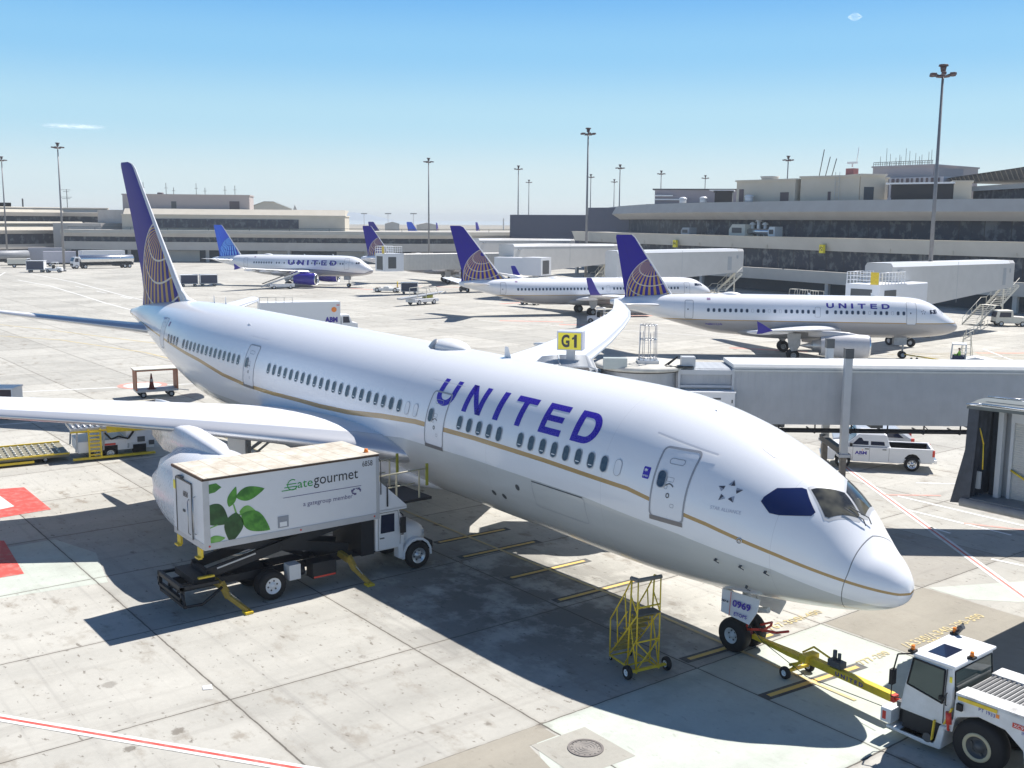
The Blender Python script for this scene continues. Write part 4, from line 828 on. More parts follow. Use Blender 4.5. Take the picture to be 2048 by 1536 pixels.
# centre concourse
CC=thing('concourse_building','long low tan concourse across the background with a windowed upper storey and rooftop penthouse','terminal',(0,0,0))
CF=resample([(-326,66),(-318,72),(-305,90),(-291,110),(-276,129),(-262,147),(-257,165),(-257,190),(-262,215)],10)
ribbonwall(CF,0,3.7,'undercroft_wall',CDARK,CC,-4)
ribbonwall(CF,3.6,6.0,'lower_fascia',CWALL,CC,0,0)
ribbonwall(CF,6.0,7.6,'glass_band',BG,CC,-1,-1)
ribbonwall(CF,7.5,8.5,'upper_fascia',CWALL,CC,.1,.9)
ribbonwall(CF,8.5,9.5,'parapet',CWALL2,CC,.9,.6)
roofslab(CF,(-45,20),9.45,'roof',CROOF,CC)
g=MB()
pr=offs(CF,-3)
for a,b_ in zip(pr,pr[1:]): g.beam((*a,10.3),(*b_,10.3),.12); g.beam((*a,9.4),(*a,10.3),.1)
g.build('roof_railing',DGREY,CC)
for i,(x,y) in enumerate(offs(CF,-.7)[::2]):
    g=MB(); g.box((x-.4,y-.4,0),(x+.4,y+.4,3.65)); g.build('column',CWALL,CC)
ws=[(.18,.24),(.34,.40),(.48,.55),(.62,.66)]
def along(pts,t):
    P=[Vector(p) for p in pts]; L=[(b_-a).length for a,b_ in zip(P,P[1:])]; s=t*sum(L)
    for a,b_,l in zip(P,P[1:],L):
        if s<=l: return a+(b_-a)*(s/l)
        s-=l
    return P[-1]
for a,b_ in ws:
    q0=along(CF,a);q1=along(CF,b_); g=MB(); d=(q1-q0).normalized(); n_=Vector((d.y,-d.x)); g.add([(*(q0-n_*3.3),.05),(*(q1-n_*3.3),.05),(*(q1-n_*3.3),3.4),(*(q0-n_*3.3),3.4)],[(0,1,2,3)]); g.build('ground_wall',PANELW,CC,fix=False)
UB=[(-320,85),(-308,104),(-293,126),(-281,145)]
g=MB(); 
ub=blk('upper_block',(-322.5,83),(-287,141),9.4,13.9,32,CWALL2,CC)
g=MB(); a=Vector((-322.9,83.2)); b_=Vector((-287.4,141.2)); d=(b_-a).normalized(); n_=Vector((d.y,-d.x)); g.add([(*(a+n_*.1),13.2),(*(b_+n_*.1),13.2),(*(b_-n_*4),16.0),(*(a-n_*4),16.0),(*(b_-n_*30),16.0),(*(a-n_*30),16.0)],[(0,1,2,3),(3,2,4,5),(1,4,2)]); g.build('sloped_fascia',CWALL2,ub,fix=False)
g=MB(); q0=a+d*(b_-a).length*.12+n_*.7; q1=a+d*(b_-a).length*.79+n_*.7; g.add([(*q0,10.0),(*q1,10.0),(*q1,12.9),(*q0,12.9)],[(0,1,2,3)]); ob_=g.build('window_band',BG,ub,fix=False); 
at=ob_.data.attributes.new('run','FLOAT','POINT'); at.data.foreach_set('value',[0.,45.,45.,0.])
blk('penthouse',(-333.5,87),(-313.5,121),15.5,20.3,12,paint('penthouse_wall',(.43,.38,.37),.8,dirt=.08,scale=.3),CC,doors=[(.38,.42,16.2,18.4,DGREY,'door'),(.84,.92,16.0,18.6,LV,'louvre')])
for k,(t,h) in enumerate(((.15,4.2),(.33,4),(.39,2.6),(.57,4),(.64,2.6),(.80,3.2),(.88,3.4))):
    g=MB(); p=Vector((-333.5,87)).lerp(Vector((-313.5,121)),t); p+=Vector((-4,2)); g.cyl((*p,20.3),(*p,20.3+h),.09,n=5); g.tube([(p.x-.4,p.y-.4,20.3+h*.6),(p.x+.4,p.y+.4,20.3+h*.6)],.05,4); g.build('antenna',DGREY,CC)
g=MB(); p=Vector((-327,98)); g.cyl((p.x-3,p.y,20.6),(p.x-3,p.y,21.2),1.1,.9); g.build('roof_fan',LV,CC)
hg=thing('hangar','low cream hangar with shallow pitched roof far behind the concourse penthouse','hangar',(-412,174,0),R(63))
g=MB(); g.prism([(-9,0),(9,0),(9,17.3),(2,20.0),(-2,20.0),(-9,17.3)],-12,12,'y'); g.build('hall',CWALL2,hg)
g=MB(); g.add([(-9.4,-12.5,17.4),(-2,-12.5,20.2),(-2,12.5,20.2),(-9.4,12.5,17.4),(2,-12.5,20.2),(2,12.5,20.2),(9.4,-12.5,17.4),(9.4,12.5,17.4)],[(0,1,2,3),(1,4,5,2),(4,6,7,5)]); g.build('roof',CREAM,hg,fix=False)
# left terminal
LT=thing('terminal_building','two-tier cream terminal at the left edge with sloping parapets and long dark windows','terminal',(0,0,0))
LF=resample([(-322,12),(-335,35),(-342,52),(-349,70),(-351,80)],9)
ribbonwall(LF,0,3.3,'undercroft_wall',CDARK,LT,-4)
ribbonwall(LF,3.2,4.7,'lower_fascia',CWALL,LT)
ribbonwall(LF,4.7,7.9,'glass_band',BG,LT,-.8)
ribbonwall(LF,7.9,9.0,'window_head',CWALL,LT,0,.8)
ribbonwall(LF,9.0,11.7,'sloped_parapet',CWALL2,LT,.8,-1.6,.8)
roofslab(LF,(-40,-18),11.2,'lower_roof',CROOF,LT)
g=MB(); g.prism([(-351,80),(-345,84),(-352,92),(-372,86)],3.2,11.5,'z'); g.build('end_wall',CWALL2,LT)
LU=[(p[0]-9,p[1]-4) for p in LF]+[(-352,88)]
ribbonwall(LU,11.2,13.5,'upper_glass_band',BG,LT,-1.2); ribbonwall(LU,13.4,14.6,'upper_fascia',CWALL,LT,0,.8); ribbonwall(LU,14.6,16.3,'upper_parapet',CWALL2,LT,.8,-.8,.8)
roofslab(LU,(-40,-10),16.1,'upper_roof',CROOF,LT)
for a,b_,h in (((-352,30),(-356,44),2.6),((-357,52),(-360,60),1.4)):
    g=MB(); g.box((a[0]-3,a[1],16.2),(b_[0],b_[1],16.2+h)); g.build('roof_plant',DGREY,LT)
g=MB(); g.cyl((-362,64,16),(-362,64,19),.25,n=6); g.build('flue',DGREY,LT)
am=thing('antenna_mast','thin lattice aerial mast with cross arms on the left terminal roof','antenna',(-366,79,16))
g=MB(); g.cyl((0,0,0),(0,0,6.5),.12,n=6)
for z_,w in ((6.2,1.8),(5.6,1.2),(3.8,2.2),(3.3,1.6)): g.beam((0,-w,z_),(0,w*.7,z_),.12)
g.build('mast',DGREY,am)
g=MB(); g.prism([(-343,68),(-334,80),(-344,100),(-365,95)],0,11.3,'z'); g.prism([(-350,84),(-336,88),(-330,92),(-352,110)],11.3,15.6,'z'); g.build('link_block',CWALL,LT)
# roof aerials on the right terminal
for nm,lb,x,y,fn in (('antenna_cluster','three slanted whip aerials standing on the larger tan plant room',-119,157,0),('radar_unit','small red and white roof radar with turning bar above the larger plant room',-113.5,158,1)):
    t=thing(nm,lb,'antenna',(x,y,22.2)); g=MB()
    if fn==0:
        for dx,h in ((-1.5,5.5),(0,4),(1.5,3.6)): g.cyl((dx,0,0),(dx+1,0,h),.09,n=5)
        g.build('aerial',DGREY,t)
    else:
        g.box((-.9,-.8,0),(.9,.8,1.6)); g.build('cabinet',paint('faded_red',(.38,.14,.14),.6,dirt=.2),t); g=MB(); g.box((-1.1,-.2,2.5),(1.1,.2,2.9)); g.cyl((0,0,1.9),(0,0,2.5),.15); g.cyl((.9,0,2.7),(1.3,0,5.6),.07,n=5); g.build('scanner',WHITE,t)
t=thing('roof_fan_housing','round drum fan housing on the smaller plant room roof','roof fan',(-132,156,21.8)); g=MB(); g.cyl((0,0,0),(0,0,.9),1.5,2.0,20); g.build('drum',PANELW,t); g=MB(); g.lathe([(.9,1.7),(.6,0)],(0,0,0),(0,0,1),20); g.build('grille',DGREY,t,fix=False)
# plant on the lower roof of the right terminal
for i,(x,y,w,h,lb,mt) in enumerate(((-146,147,3.0,1.5,'sloped grey air handling box on the lower roof ledge of the right terminal',GREYP),(-129.5,144.5,5,2.3,'cream plant box with ducts on the ledge under the right terminal glazing',CREAM),(-120,143.5,2.0,1.9,'small white rooftop unit with dark opening beside the ducts on the ledge',WHITE))):
    t=thing('air_handler',lb,'air handler',(x,y,10.5),R(-10)); g=MB(); g.prism([(-w/2,0),(w/2,0),(w/2,h),(-w*.3,h),(-w/2,h*.55)],-1,1,'y'); g.build('casing',mt,t,bevel=.05); g=MB(); g.box((-w*.3,-1.05,h*.25),(w*.3,-1.0,h*.7)); g.build('grille',DGREY,t)
t=thing('roof_duct','silver ducts and white dome vents on the ledge between two air handlers','duct',(-124.5,143.8,10.5),R(-8)); g=MB(); g.cyl((-3,0,.9),(4,0,.9),.6); g.build('duct',ALU,t); g=MB(); 
for x in (-2.2,-.5,1.4): g.cyl((x,.6,0),(x,.6,2.2+.7*(x==-.5)),.35); g.lathe([(0,.7),(.4,.5),(.6,0)],(x,.6,2.2+.7*(x==-.5)),(0,0,1),12)
g.build('vent',WHITE,t)
for x,y,lb,s_,rr in ((-143.3,140.2,'small yellow gate sign hanging from the right terminal fascia, further one','F4',R(-8)),(-102.3,134.6,'yellow gate sign with F2 hanging from the right terminal fascia above the dark wall','F2',R(-14))):
    t=thing('gate_sign',lb,'sign',(x,y,8.4),rr,'yellow gate signs on the terminal fascia'); g=MB(); g.box((-.55,-.3,-.5),(.55,.2,1.0)); g.build('panel',YELS,t,bevel=.03); text_on('lettering',s_,.9,BLKP,t,frame((-.42,-.31,0.0),(1,0,0),(0,0,1)),.02); 
# ---------------- light masts
def mast(x,y,h,lab,heads=6,base=True):
    t=thing('light_mast',lab,'light mast',(x,y,0),rng.random()*.6,'high floodlight masts around the apron')
    g=MB(); g.cyl((0,0,0),(0,0,h-.3),.30,.13,n=10); g.cyl((0,0,0),(0,0,.6),.5,.45,n=10); g.build('pole',MASTP,t)
    g=MB(); g.lathe([(0,.25),(0,.75),(.12,.75),(.12,.25)],(0,0,h-.9),(0,0,1),16); g.cyl((0,0,h-.3),(0,0,h+.3),.26,.36,n=10); g.cyl((0,0,h+.3),(0,0,h+.5),.55,.5,n=10)
    for k in range(heads):
        a=2*PI*k/heads; g.beam((.3*math.cos(a),.3*math.sin(a),h-.75),(1.1*math.cos(a),1.1*math.sin(a),h-.55),.09)
    g.build('lamp_ring',MASTH,t)
    for k in range(heads):
        a=2*PI*k/heads; g=MB(); g.box((.9,-.26,h-.76),(1.5,.26,h-.46)); 
        g.v=[(p[0]*math.cos(a)-p[1]*math.sin(a),p[0]*math.sin(a)+p[1]*math.cos(a),p[2]) for p in g.v]; g.build('floodlight',MASTH,t,bevel=.05)
    return t
MASTP=paint('mast_steel',(.24,.24,.25),.5,.3,dirt=.15); MASTH=paint('mast_head',(.10,.06,.06),.6,dirt=.1)
for x,y,h,lab in ((-334,52.2,30.3,'light mast cut by the left edge of the picture'),(-259.6,48.4,30.3,'light mast in front of the left terminal beside the parked tank trucks'),(-248,147,30.3,'light mast standing alone in mid sky, rising from the centre concourse'),(-262.8,191.3,30.3,'taller of two close masts left of the dark slate wall'),(-354.8,268.8,30.3,'shorter of two close masts, just left of the slate wall centre'),(-141.9,114,30.3,'tall mast in front of the slate wall, third largest'),(-293,249.6,30.3,'faint distant mast just right of the tall mast by the slate wall'),(-322.3,289,30.3,'faint distant mast close beside a taller one above the roof corner'),(-234.4,209.5,30.3,'mast above the left corner of the right terminal roof'),(-253.4,247,30.3,'mast above the mauve annexe roof'),(-267,284.4,30.3,'small far mast between annexe and plant rooms'),(-170.1,210.1,30.3,'mast rising behind the smaller tan plant room'),(-54.2,89.7,30.5,'tallest nearest light mast at the right with large dark floodlight ring')):
    mast(x,y,h,lab)
for x,y in ((-1062.9,592.4),(-1013.7,594.4),(-964.6,596.3)):
    t=thing('far_light_mast','tiny pale light mast far off on the flats beyond the concourse','light mast',(x,y,0),0,'tiny masts on the horizon'); g=MB(); g.cyl((0,0,0),(0,0,20),.4,.25,n=6); g.build('pole',PANELW,t); g=MB(); g.box((-2.5,-2.5,19.3),(2.5,2.5,20.3)); g.build('lamp_head',DGREY,t)
# distant low buildings and hills of the bay shore
for x,y,w,d,h,lb in ((-583,338,9,12,11.9,'grey low shed on the flats between the first two far tails'),(-529,329,11,14,11.6,'long low pale shed beyond the concourse with a tiny fin in front'),(-1180,880,1.6,1.6,17,'tiny red and white tower on the horizon flats'),(-433,196,1.5,1.5,19.6,'tiny lattice radar tower just right of the cream hangar roof')):
    t=thing('far_shed',lb,'building',(x,y,0),R(60)); g=MB(); g.prism([(-w/2,0),(w/2,0),(w/2,h*.9),(0,h),(-w/2,h*.9)],-d/2,d/2,'y'); g.build('hall',PANELW if h<20 else paint('faded_red',(.38,.14,.14),.6),t)
m,n,b=newmat('far_hill'); b.inputs['Base Color'].default_value=(.30,.36,.42,1); b.inputs['Roughness'].default_value=1
g=MB(); pts=[]
for i in range(40):
    y=-2500+i*260; h=60+90*max(0,math.sin(i*.35))*rng.random()+110*math.exp(-((i-12)/4)**2); pts.append((y,h))
vs=[(-12500,y,-1) for y,h in pts]+[(-13200,y,h) for y,h in pts]+[(-15000,y,-1) for y,h in pts]; N=len(pts)
g.add(vs,[(i,i+1,N+i+1,N+i) for i in range(N-1)]+[(N+i,N+i+1,2*N+i+1,2*N+i) for i in range(N-1)],True); tag(g.build('hills',m,fix=False),kind='structure')
# thin wisps of cloud
CLOUDS=[((-6222,1736,506),360,30),((-3689,5197,1137),80,11)]
m=bpy.data.materials.new('thin_cloud'); m.use_nodes=True; n=m.node_tree; n.nodes.remove(n.nodes['Principled BSDF']); ou=n.nodes['Material Output']
v=coords(n,'Generated'); sx=n.nodes.new('ShaderNodeSeparateXYZ'); n.links.new(v,sx.inputs[0]); e=mth(n,'MULTIPLY',mth(n,'MULTIPLY',sx.outputs[1],mth(n,'SUBTRACT',1,sx.outputs[1])),mth(n,'MULTIPLY',sx.outputs[2],mth(n,'SUBTRACT',1,sx.outputs[2])))
al=mth(n,'MULTIPLY',mth(n,'MULTIPLY',ramp(n,e,.0,.06),.34),ramp(n,noise(n,scalev(n,v,(3,4,1.5)),3,6),.38,.7))
tl=n.nodes.new('ShaderNodeBsdfTranslucent'); tl.inputs[0].default_value=(1,1,1,1); tr=n.nodes.new('ShaderNodeBsdfTransparent'); mi=n.nodes.new('ShaderNodeMixShader'); n.links.new(al,mi.inputs[0]); n.links.new(tr.outputs[0],mi.inputs[1]); n.links.new(tl.outputs[0],mi.inputs[2]); n.links.new(mi.outputs[0],ou.inputs[0])
for c_,w,h in CLOUDS:
    c_=Vector(c_); d=Vector((c_.x-15,c_.y+25,0)).normalized(); sd=Vector((-d.y,d.x,0)); g=MB(); g.loft([[c_+d*dx*120+sd*w*.5*math.cos(a)*r_+Vector((0,0,h*.5*math.sin(a)*r_)) for a in [2*PI*j/20 for j in range(20)]] for dx,r_ in ((-1,.3),(0,1),(1,.3))]); tag(g.build('cloud',m),kind='structure')
# ---------------- narrow-body airliners
def narrow(name,label,pos,hd,kind,livery='old',title=None,reg=None,near=True,groupn='narrow-body airliners at the gates'):
    T=thing(name,label,'airliner',(pos[0],pos[1],0),hd,groupn)
    A=kind=='A'
    if A: st=[(0,0,3.2,3.2,3.2),(.15,.33,3.5,2.92,3.22),(.5,.68,3.85,2.68,3.28),(1.0,.98,4.25,2.50,3.38),(1.6,1.26,4.70,2.37,3.50),(2.3,1.5,5.25,2.27,3.65),(3.0,1.69,5.62,2.19,3.78),(4.0,1.86,5.93,2.11,3.92),(5.5,1.96,6.08,2.06,4.03),(7,1.975,6.12,2.04,4.06),(20,1.975,6.12,2.04,4.06),(23,1.93,6.11,2.2,4.12),(26,1.70,6.05,2.85,4.38),(29,1.25,5.92,3.65,4.72),(31.5,.78,5.72,4.28,4.97),(33.2,.42,5.5,4.72,5.1),(33.84,.22,5.36,4.92,5.13)]; L=33.84; zw=4.6; wz=.34;ww=.23; ps=.533
    else: st=[(0,0,2.95,2.95,2.95),(.15,.28,3.2,2.68,2.95),(.6,.70,3.65,2.3,3.0),(1.2,1.05,4.05,2.02,3.05),(1.9,1.35,4.45,1.80,3.12),(2.6,1.56,4.80,1.64,3.2),(3.4,1.72,5.02,1.53,3.28),(5,1.86,5.18,1.42,3.33),(6.5,1.88,5.2,1.4,3.35),(25,1.88,5.2,1.4,3.35),(28,1.80,5.19,1.65,3.45),(31,1.50,5.15,2.3,3.7),(34,1.0,5.05,3.1,4.1),(36.5,.55,4.95,3.75,4.35),(38.0,.22,4.75,4.2,4.45)]; L=38; zw=3.72; wz=.32;ww=.24; ps=.51
    F=Fus(smooth_st(st,.5))
    if livery=='old': sk=MATS.setdefault('nb_skin',None) or fuselage_mat('narrowbody_skin',grey=(.42,.40,.40)); MATS['nb_skin']=sk
    else: sk=MATS.setdefault('nb_skin2',None) or fuselage_mat('narrowbody_skin_new',grey=(.42,.41,.43),stripe=(.04,.04,.12)); MATS['nb_skin2']=sk
    zs=3.62 if A else 2.85
    if livery=='old': s_=([0,L],[zs+.02,zs]); bl=([0,L*.6,L],[zs,zs,zs+.0])
    else: s_=([0,1.5,4,9,14,20],[3.4,2.75,2.85,3.25,3.5,3.3]); bl=([0,1.5,4,9,14,20,L],[3.4,2.75,2.85,3.25,3.5,3.2,2.9])
    fuselage(F,sk,T,s_,bl,([0,L],[.045,.045]),n=40)
    wmm=window_mesh(ww,wz,.09,.03,frm=WINF); wb=window_mesh(ww-.03,wz-.03,.08,.025,pane=WHITE2)
    if A: ws_=[24.12-ps*i for i in range(20)]+[12.76]+[11.96-ps*i for i in range(13)]; bl_={8,11,13,27,31} if near else set()
    else: ws_=[30.0-ps*i for i in range(21)]+[17.6,15.9,15.4,14.9,14.4,13.3]+[12.7-ps*i for i in range(14)]; bl_=set()
    for i,x in enumerate(ws_): put_window(F,wb if i in bl_ else wmm,x,zw,T,.003)
    ds=[(4.82,3.52,5.65,.92),(26.0,3.72,5.5,.80)] if A else [(4.6,2.55,4.45,.86),(32.05,3.0,4.65,.74)]
    for cx,a,b_,w in ds: 
        d_=door(F,cx,a,b_,w,T,detail=False,lw=.05); put_window(F,window_mesh(.1,.14,.04,.01),cx+.1,zw+.02,d_,.02,'door_window')
    oz=[(13.64,4.1,5.05,.5)] if A else [(16.75,3.25,4.15,.5),(14.9,3.25,4.15,.01)]
    for cx,a,b_,w in oz[:1]: ribbon(F,outline(cx,a,b_,w,.1),.03,.01).build('exit_outline',DOORL,T,fix=False)
    # flight deck windows
    cw=[[(3.05,4.55),(3.05,4.92),(2.52,4.97),(2.42,4.58)],[(2.36,4.58),(2.46,4.97),(2.02,4.92),(1.66,4.62)]] if A else [[(3.3,4.0),(3.25,4.35),(2.7,4.32),(2.65,3.98)],[(2.58,3.98),(2.62,4.3),(2.12,4.2),(1.9,3.92)]]
    for q in cw:
        me=bpy.data.meshes.new('t'); bm=bmesh.new(); bm.faces.new([bm.verts.new((-x,z,0)) for x,z in q])
        for k in range(1,5): bmesh.ops.bisect_plane(bm,geom=bm.verts[:]+bm.edges[:]+bm.faces[:],plane_co=(0,min(z for x,z in q)+k*.08,0),plane_no=(0,1,0))
        for v in bm.verts:
            x,z=-v.co.x,v.co.y; nr,_=F.nrm(x,z); v.co=Vector((-x,F.y(x,z),z))+nr*.012
        bm.to_mesh(me); bm.free(); me.materials.append(GLASSD); o=bpy.data.objects.new('cockpit_window',me); COL.objects.link(o); o.parent=T
    # front windscreen panes on the crown
    g=MB(); x0,x1=(1.55,2.15) if A else (1.8,2.35)
    for sg in (-1,1):
        P=[]
        for x,fy in ((x0,.08),(x0+.12,.75),(x1+.05,.72),(x1,.08)):
            w,t,b_,m_=F.sec(x); y=fy*w*.85; P.append((-x,sg*y,m_+(t-m_)*math.sqrt(1-(y/w)**2)+.015))
        g.add(P,[(0,1,2,3)])
    g.build('windscreen',GLASSD,T,fix=False)
    if livery=='old':
        if title: # upper title
            me=bpy.data.meshes.new('lettering'); bm=bmesh.new(); x=0; W=.66; gap=.46
            xs={}
            lens=[('U',.72),('N',.74),('I',.20),('T',.74),('E',.62),('D',.74)]; tot=sum(w for _,w in lens); gp=(title[1]-tot)/5
            for ch,w in lens:
                for sh in LETT[ch]: bm.faces.new([bm.verts.new((x+u*w,v*title[3],0)) for u,v in sh])
                x+=w+gp
            bm.to_mesh(me); bm.free(); conform(F,me,title[0],title[2],.01,6); me.materials.append(BLUE2); o=bpy.data.objects.new('lettering',me); COL.objects.link(o); o.parent=T
            emblem(F,3.69,4.72,.26,T)
            g=panel(F,5.52,4.45,4.75,.2,.02,.008); g.build('alliance_sticker',BLUE2,T,fix=False)
    else:
        me=bpy.data.meshes.new('lettering'); bm=bmesh.new(); x=0; lens=[('U',1.35),('N',1.35),('I',.36),('T',1.3),('E',1.15),('D',1.35)]; gp=(title[1]-sum(w for _,w in lens))/5
        for ch,w in lens:
            for sh in LETT[ch]: bm.faces.new([bm.verts.new((x+u*w,v*title[3],0)) for u,v in sh])
            x+=w+gp
        bm.to_mesh(me); bm.free(); conform(F,me,title[0],title[2],.02,8); me.materials.append(BLUE2); o=bpy.data.objects.new('lettering',me); COL.objects.link(o); o.parent=T; emblem(F,3.69,4.72,.22,T)
    if reg: fus_text(F,reg[0],reg[1],reg[2],1.62,.26,BLUE2,T,'registration',.01,cuts=3,eps=.01)
    g=panel(F,ds[1][0]-1.9,zw+.95,zw+1.15,.35,.02,.008); g.build('flag',paint('flag_mark',(.25,.15,.30),.5),T,fix=False)
    # wings
    wm_=WM
    if A: WS=[(0,10.6,7.6,2.75,.13),(1.9,11.4,6.5,2.85,.13),(6.3,14.0,3.9,3.25,.115),(11,16.5,2.9,3.65,.105),(16.7,19.45,1.62,4.15,.10),(17.0,19.75,1.3,4.18,.08)]
    else: WS=[(0,13.0,8.6,2.3,.13),(1.8,14.0,7.3,2.4,.13),(5.6,16.9,4.5,2.75,.115),(11,19.9,3.1,3.25,.105),(16.6,23.0,1.7,3.75,.10),(17.1,23.4,1.5,3.9,.08)]
    for sd in (-1,1):
        w_=wing('wing',WS,sd,wm_,T)
        if A:
            g=MB(); y=sd*17.05; g.prism([(-19.6,4.16),(-20.55,4.75),(-20.95,4.95),(-20.85,4.2),(-20.95,3.85),(-20.5,3.9)],y-.04,y+.04,'y'); g.build('winglet',BLUE2,w_)
        else:
            R_=[]
            for sp,sl_,c,z in ((17.1,23.4,1.5,3.9),(17.45,23.8,1.3,4.15),(17.65,24.2,1.15,4.6),(17.8,25.0,.75,6.05),(17.82,25.15,.5,6.15)):
                R_.append([Vector((-(sl_+x),sd*(sp+y*.6),z)) for x,y in foil(c,.08,6)])
            g=MB(); g.loft(R_); g.build('winglet',BLUE2,w_,fix=True)
        g=MB(); 
        for y,s0,Lf in ((4.3,16.2 if A else 19.2,3.2),(8.4,17.2 if A else 20.8,2.8),(12.2,19.0 if A else 22.3,2.3)):
            zc=np.interp(y,[q[0] for q in WS],[q[3] for q in WS]); R_=[]
            for i in range(7):
                t=i/6; rr=.19*math.sin(PI*(.08+.86*t))**.6; R_.append([Vector((-(s0+Lf*t),sd*y+rr*.6*math.cos(a),zc-.28+.05*t+rr*math.sin(a))) for a in [2*PI*j/8 for j in range(8)]])
            g.loft(R_)
        g.build('flap_track_fairing',WHITE2,w_)
    # belly fairing
    g=MB(); R_=[]; a0,a1,zt,zb_=(10.2,21.4,3.0,1.78) if A else (12.4,23,2.5,1.2)
    for i in range(15):
        t=i/14; k=math.sin(PI*t)**.5; hw=.9+1.25*k; tp=zt-.3+.45*k; bt=zb_+.45-.45*k; cz=(tp+bt)/2; R_.append([Vector((-(a0+(a1-a0)*t),hw*math.copysign(abs(math.cos(a))**.75,math.cos(a)),cz+(tp-bt)/2*math.copysign(abs(math.sin(a))**.75,math.sin(a)))) for a in [2*PI*j/24 for j in range(24)]])
    g.loft(R_); g.build('belly_fairing',paint('belly_grey',(.36,.35,.35),.35,dirt=.12),T)
    for sd in (-1,1):
        if A: engine(T,9.4,sd*5.75,1.72,4.5,1.12,(BLUE2 if livery!='old' else EPN),sd,chev=0,pyl=([10.3,11.5,13.0,15.0],[2.85,3.05,3.15,3.1],[2.5,2.5,2.5,2.6]),lipm=ALU)
        else: engine(T,11.6,sd*4.83,1.35,3.9,.98,EPN,sd,chev=0,pyl=([12.3,13.5,15.0,17.0],[2.3,2.5,2.65,2.7],[2.0,2.0,2.0,2.2]),lipm=ALU)
    # tail
    if A: FN=[(5.3,26.2,6.3,0,.10),(5.9,27.6,4.75,0,.10),(11.6,31.45,1.95,0,.09),(11.85,31.75,1.6,0,.06)]; gm=(-28.6,6.2,3.65)
    else: FN=[(4.6,30.6,7.2,0,.10),(5.9,32.3,5.3,0,.10),(12.2,37.35,1.95,0,.09),(12.4,37.8,1.5,0,.06)]; gm=(-33.6,5.55,3.9)
    key='globe_%s_%s'%(kind,livery)
    if key not in MATS: MATS[key]=globe_mat(key,*gm) if livery=='old' else globe_mat(key,*gm,base=(.03,.03,.45),gold=(.20,.50,.85),line=(.03,.10,.5),grad=(.06,.16,.75))
    wing('tail_fin',FN,1,MATS[key],T,vert=True)
    g=MB(); g.loft([[Vector((-FN[0][1]+2.6,0,FN[0][0]+.75)),Vector((-FN[0][1]+.3,-.09,FN[0][0]+.6)),Vector((-FN[0][1]+.3,.09,FN[0][0]+.6))],[Vector((-FN[1][1]+.15,0,FN[1][0]+.05)),Vector((-FN[1][1]-.4,-.12,FN[1][0])),Vector((-FN[1][1]-.4,.12,FN[1][0]))]]); g.build('dorsal_fillet',WHITE,T,fix=False)
    HS=[(.4,28.2,3.9,4.9,.10),(1.0,28.7,3.5,4.95,.10),(6.0,31.7,1.6,5.35,.09),(6.22,32.1,1.1,5.36,.06)] if A else [(.3,33.2,4.1,4.3,.10),(1.0,33.9,3.6,4.35,.10),(6.9,37.5,1.5,4.95,.09),(7.16,37.9,1.0,4.98,.06)]
    for sd in (-1,1): wing('stabilizer',HS,sd,WM if near else SM,T)
    # dome
    dx,dz=(20.7,6.05) if A else (23.2,5.12)
    g=MB(); R_=[]
    for i in range(11):
        t=i/10; w=.5*math.sin(PI*t)**.6+.01; h=.32*math.sin(PI*t)**.7; R_.append([Vector((-(dx+2.3*t),w*math.cos(a),dz+h*max(0,math.sin(a))-.05)) for a in [2*PI*j/14 for j in range(14)]])
    g.loft(R_); g.build('satcom_dome',WHITE,T,fix=False)
    for q in ((8.0,.3),(14,.22)): 
        g=MB(); zt=F.sec(q[0])[1]; g.prism([(-q[0],zt-.03),(-q[0]-.35,zt-.03),(-q[0]-.38,zt+q[1]),(-q[0]-.28,zt+q[1])],-.02,.02,'y'); g.build('antenna',WHITE,T)
    # gear
    ngx=5.07 if A else 4.0; bot=2.1 if A else 1.45; R1=.38 if A else .34
    g=MB(); g.cyl((-ngx+.1,0,bot+.2),(-ngx,0,R1),.09,n=10); g.beam((-ngx,0,bot-.4),(-ngx+1,0,bot+.1),.07); g.cyl((-ngx,-.28,R1),(-ngx,.28,R1),.06); g.box((-ngx+.3,-.4,bot-.7),(-ngx-.9,-.36,bot+.1)); g.box((-ngx+.3,.4,bot-.7),(-ngx-.9,.36,bot+.1))
    n_=g.build('nose_gear',GEARW,T)
    for y in (-.25,.25): wheel(n_,(-ngx,y,R1),(0,1,0),R1,.22,.18,n=18)
    mx,my=(16.1,3.8) if A else (19.6,2.86); R2=.58 if A else .56
    for sd in (-1,1):
        g=MB(); g.cyl((-mx,sd*my,2.9),(-mx,sd*my,R2),.13,n=10); g.beam((-mx,sd*my,1.2),(-mx+.4,sd*(my-1.4),2.4),.09); g.cyl((-mx,sd*my-.45,R2),(-mx,sd*my+.45,R2),.09); m_=g.build('main_gear',GEARW,T)
        for dy in (-.42,.42): wheel(m_,(-mx,sd*my+dy,R2),(0,1,0),R2,.40,.26,n=20,rimm=GEARW)
        g=MB(); g.prism([(-mx+.6,2.7),(-mx-.7,2.7),(-mx-.5,1.4),(-mx-.2,1.0),(-mx+.3,1.1),(-mx+.6,1.6)],sd*(my+.62),sd*(my+.67),'y'); g.build('gear_door',GEARW,T)
    return T,F
BLUE2=paint('livery_blue_small',(.03,.018,.30),.35,dirt=.05); EPN=paint('nacelle_grey',(.60,.59,.60),.3,dirt=.12); GEARW=paint('gear_small',(.50,.51,.52),.4,dirt=.2)
TA,FA=narrow('airliner','white jet with small blue title and gold globe tail parked behind the grey boarding bridge',(-40.711,72.863),.791,'A',title=(12.82,5.95,4.98,.56),reg=('N801UA',24.32,3.10))
TB,FB=narrow('airliner','middle white jet with gold globe tail whose nose hides behind another tail',(-92.344,94.751),1.184,'B',reg=('N76522',30.7,2.28))
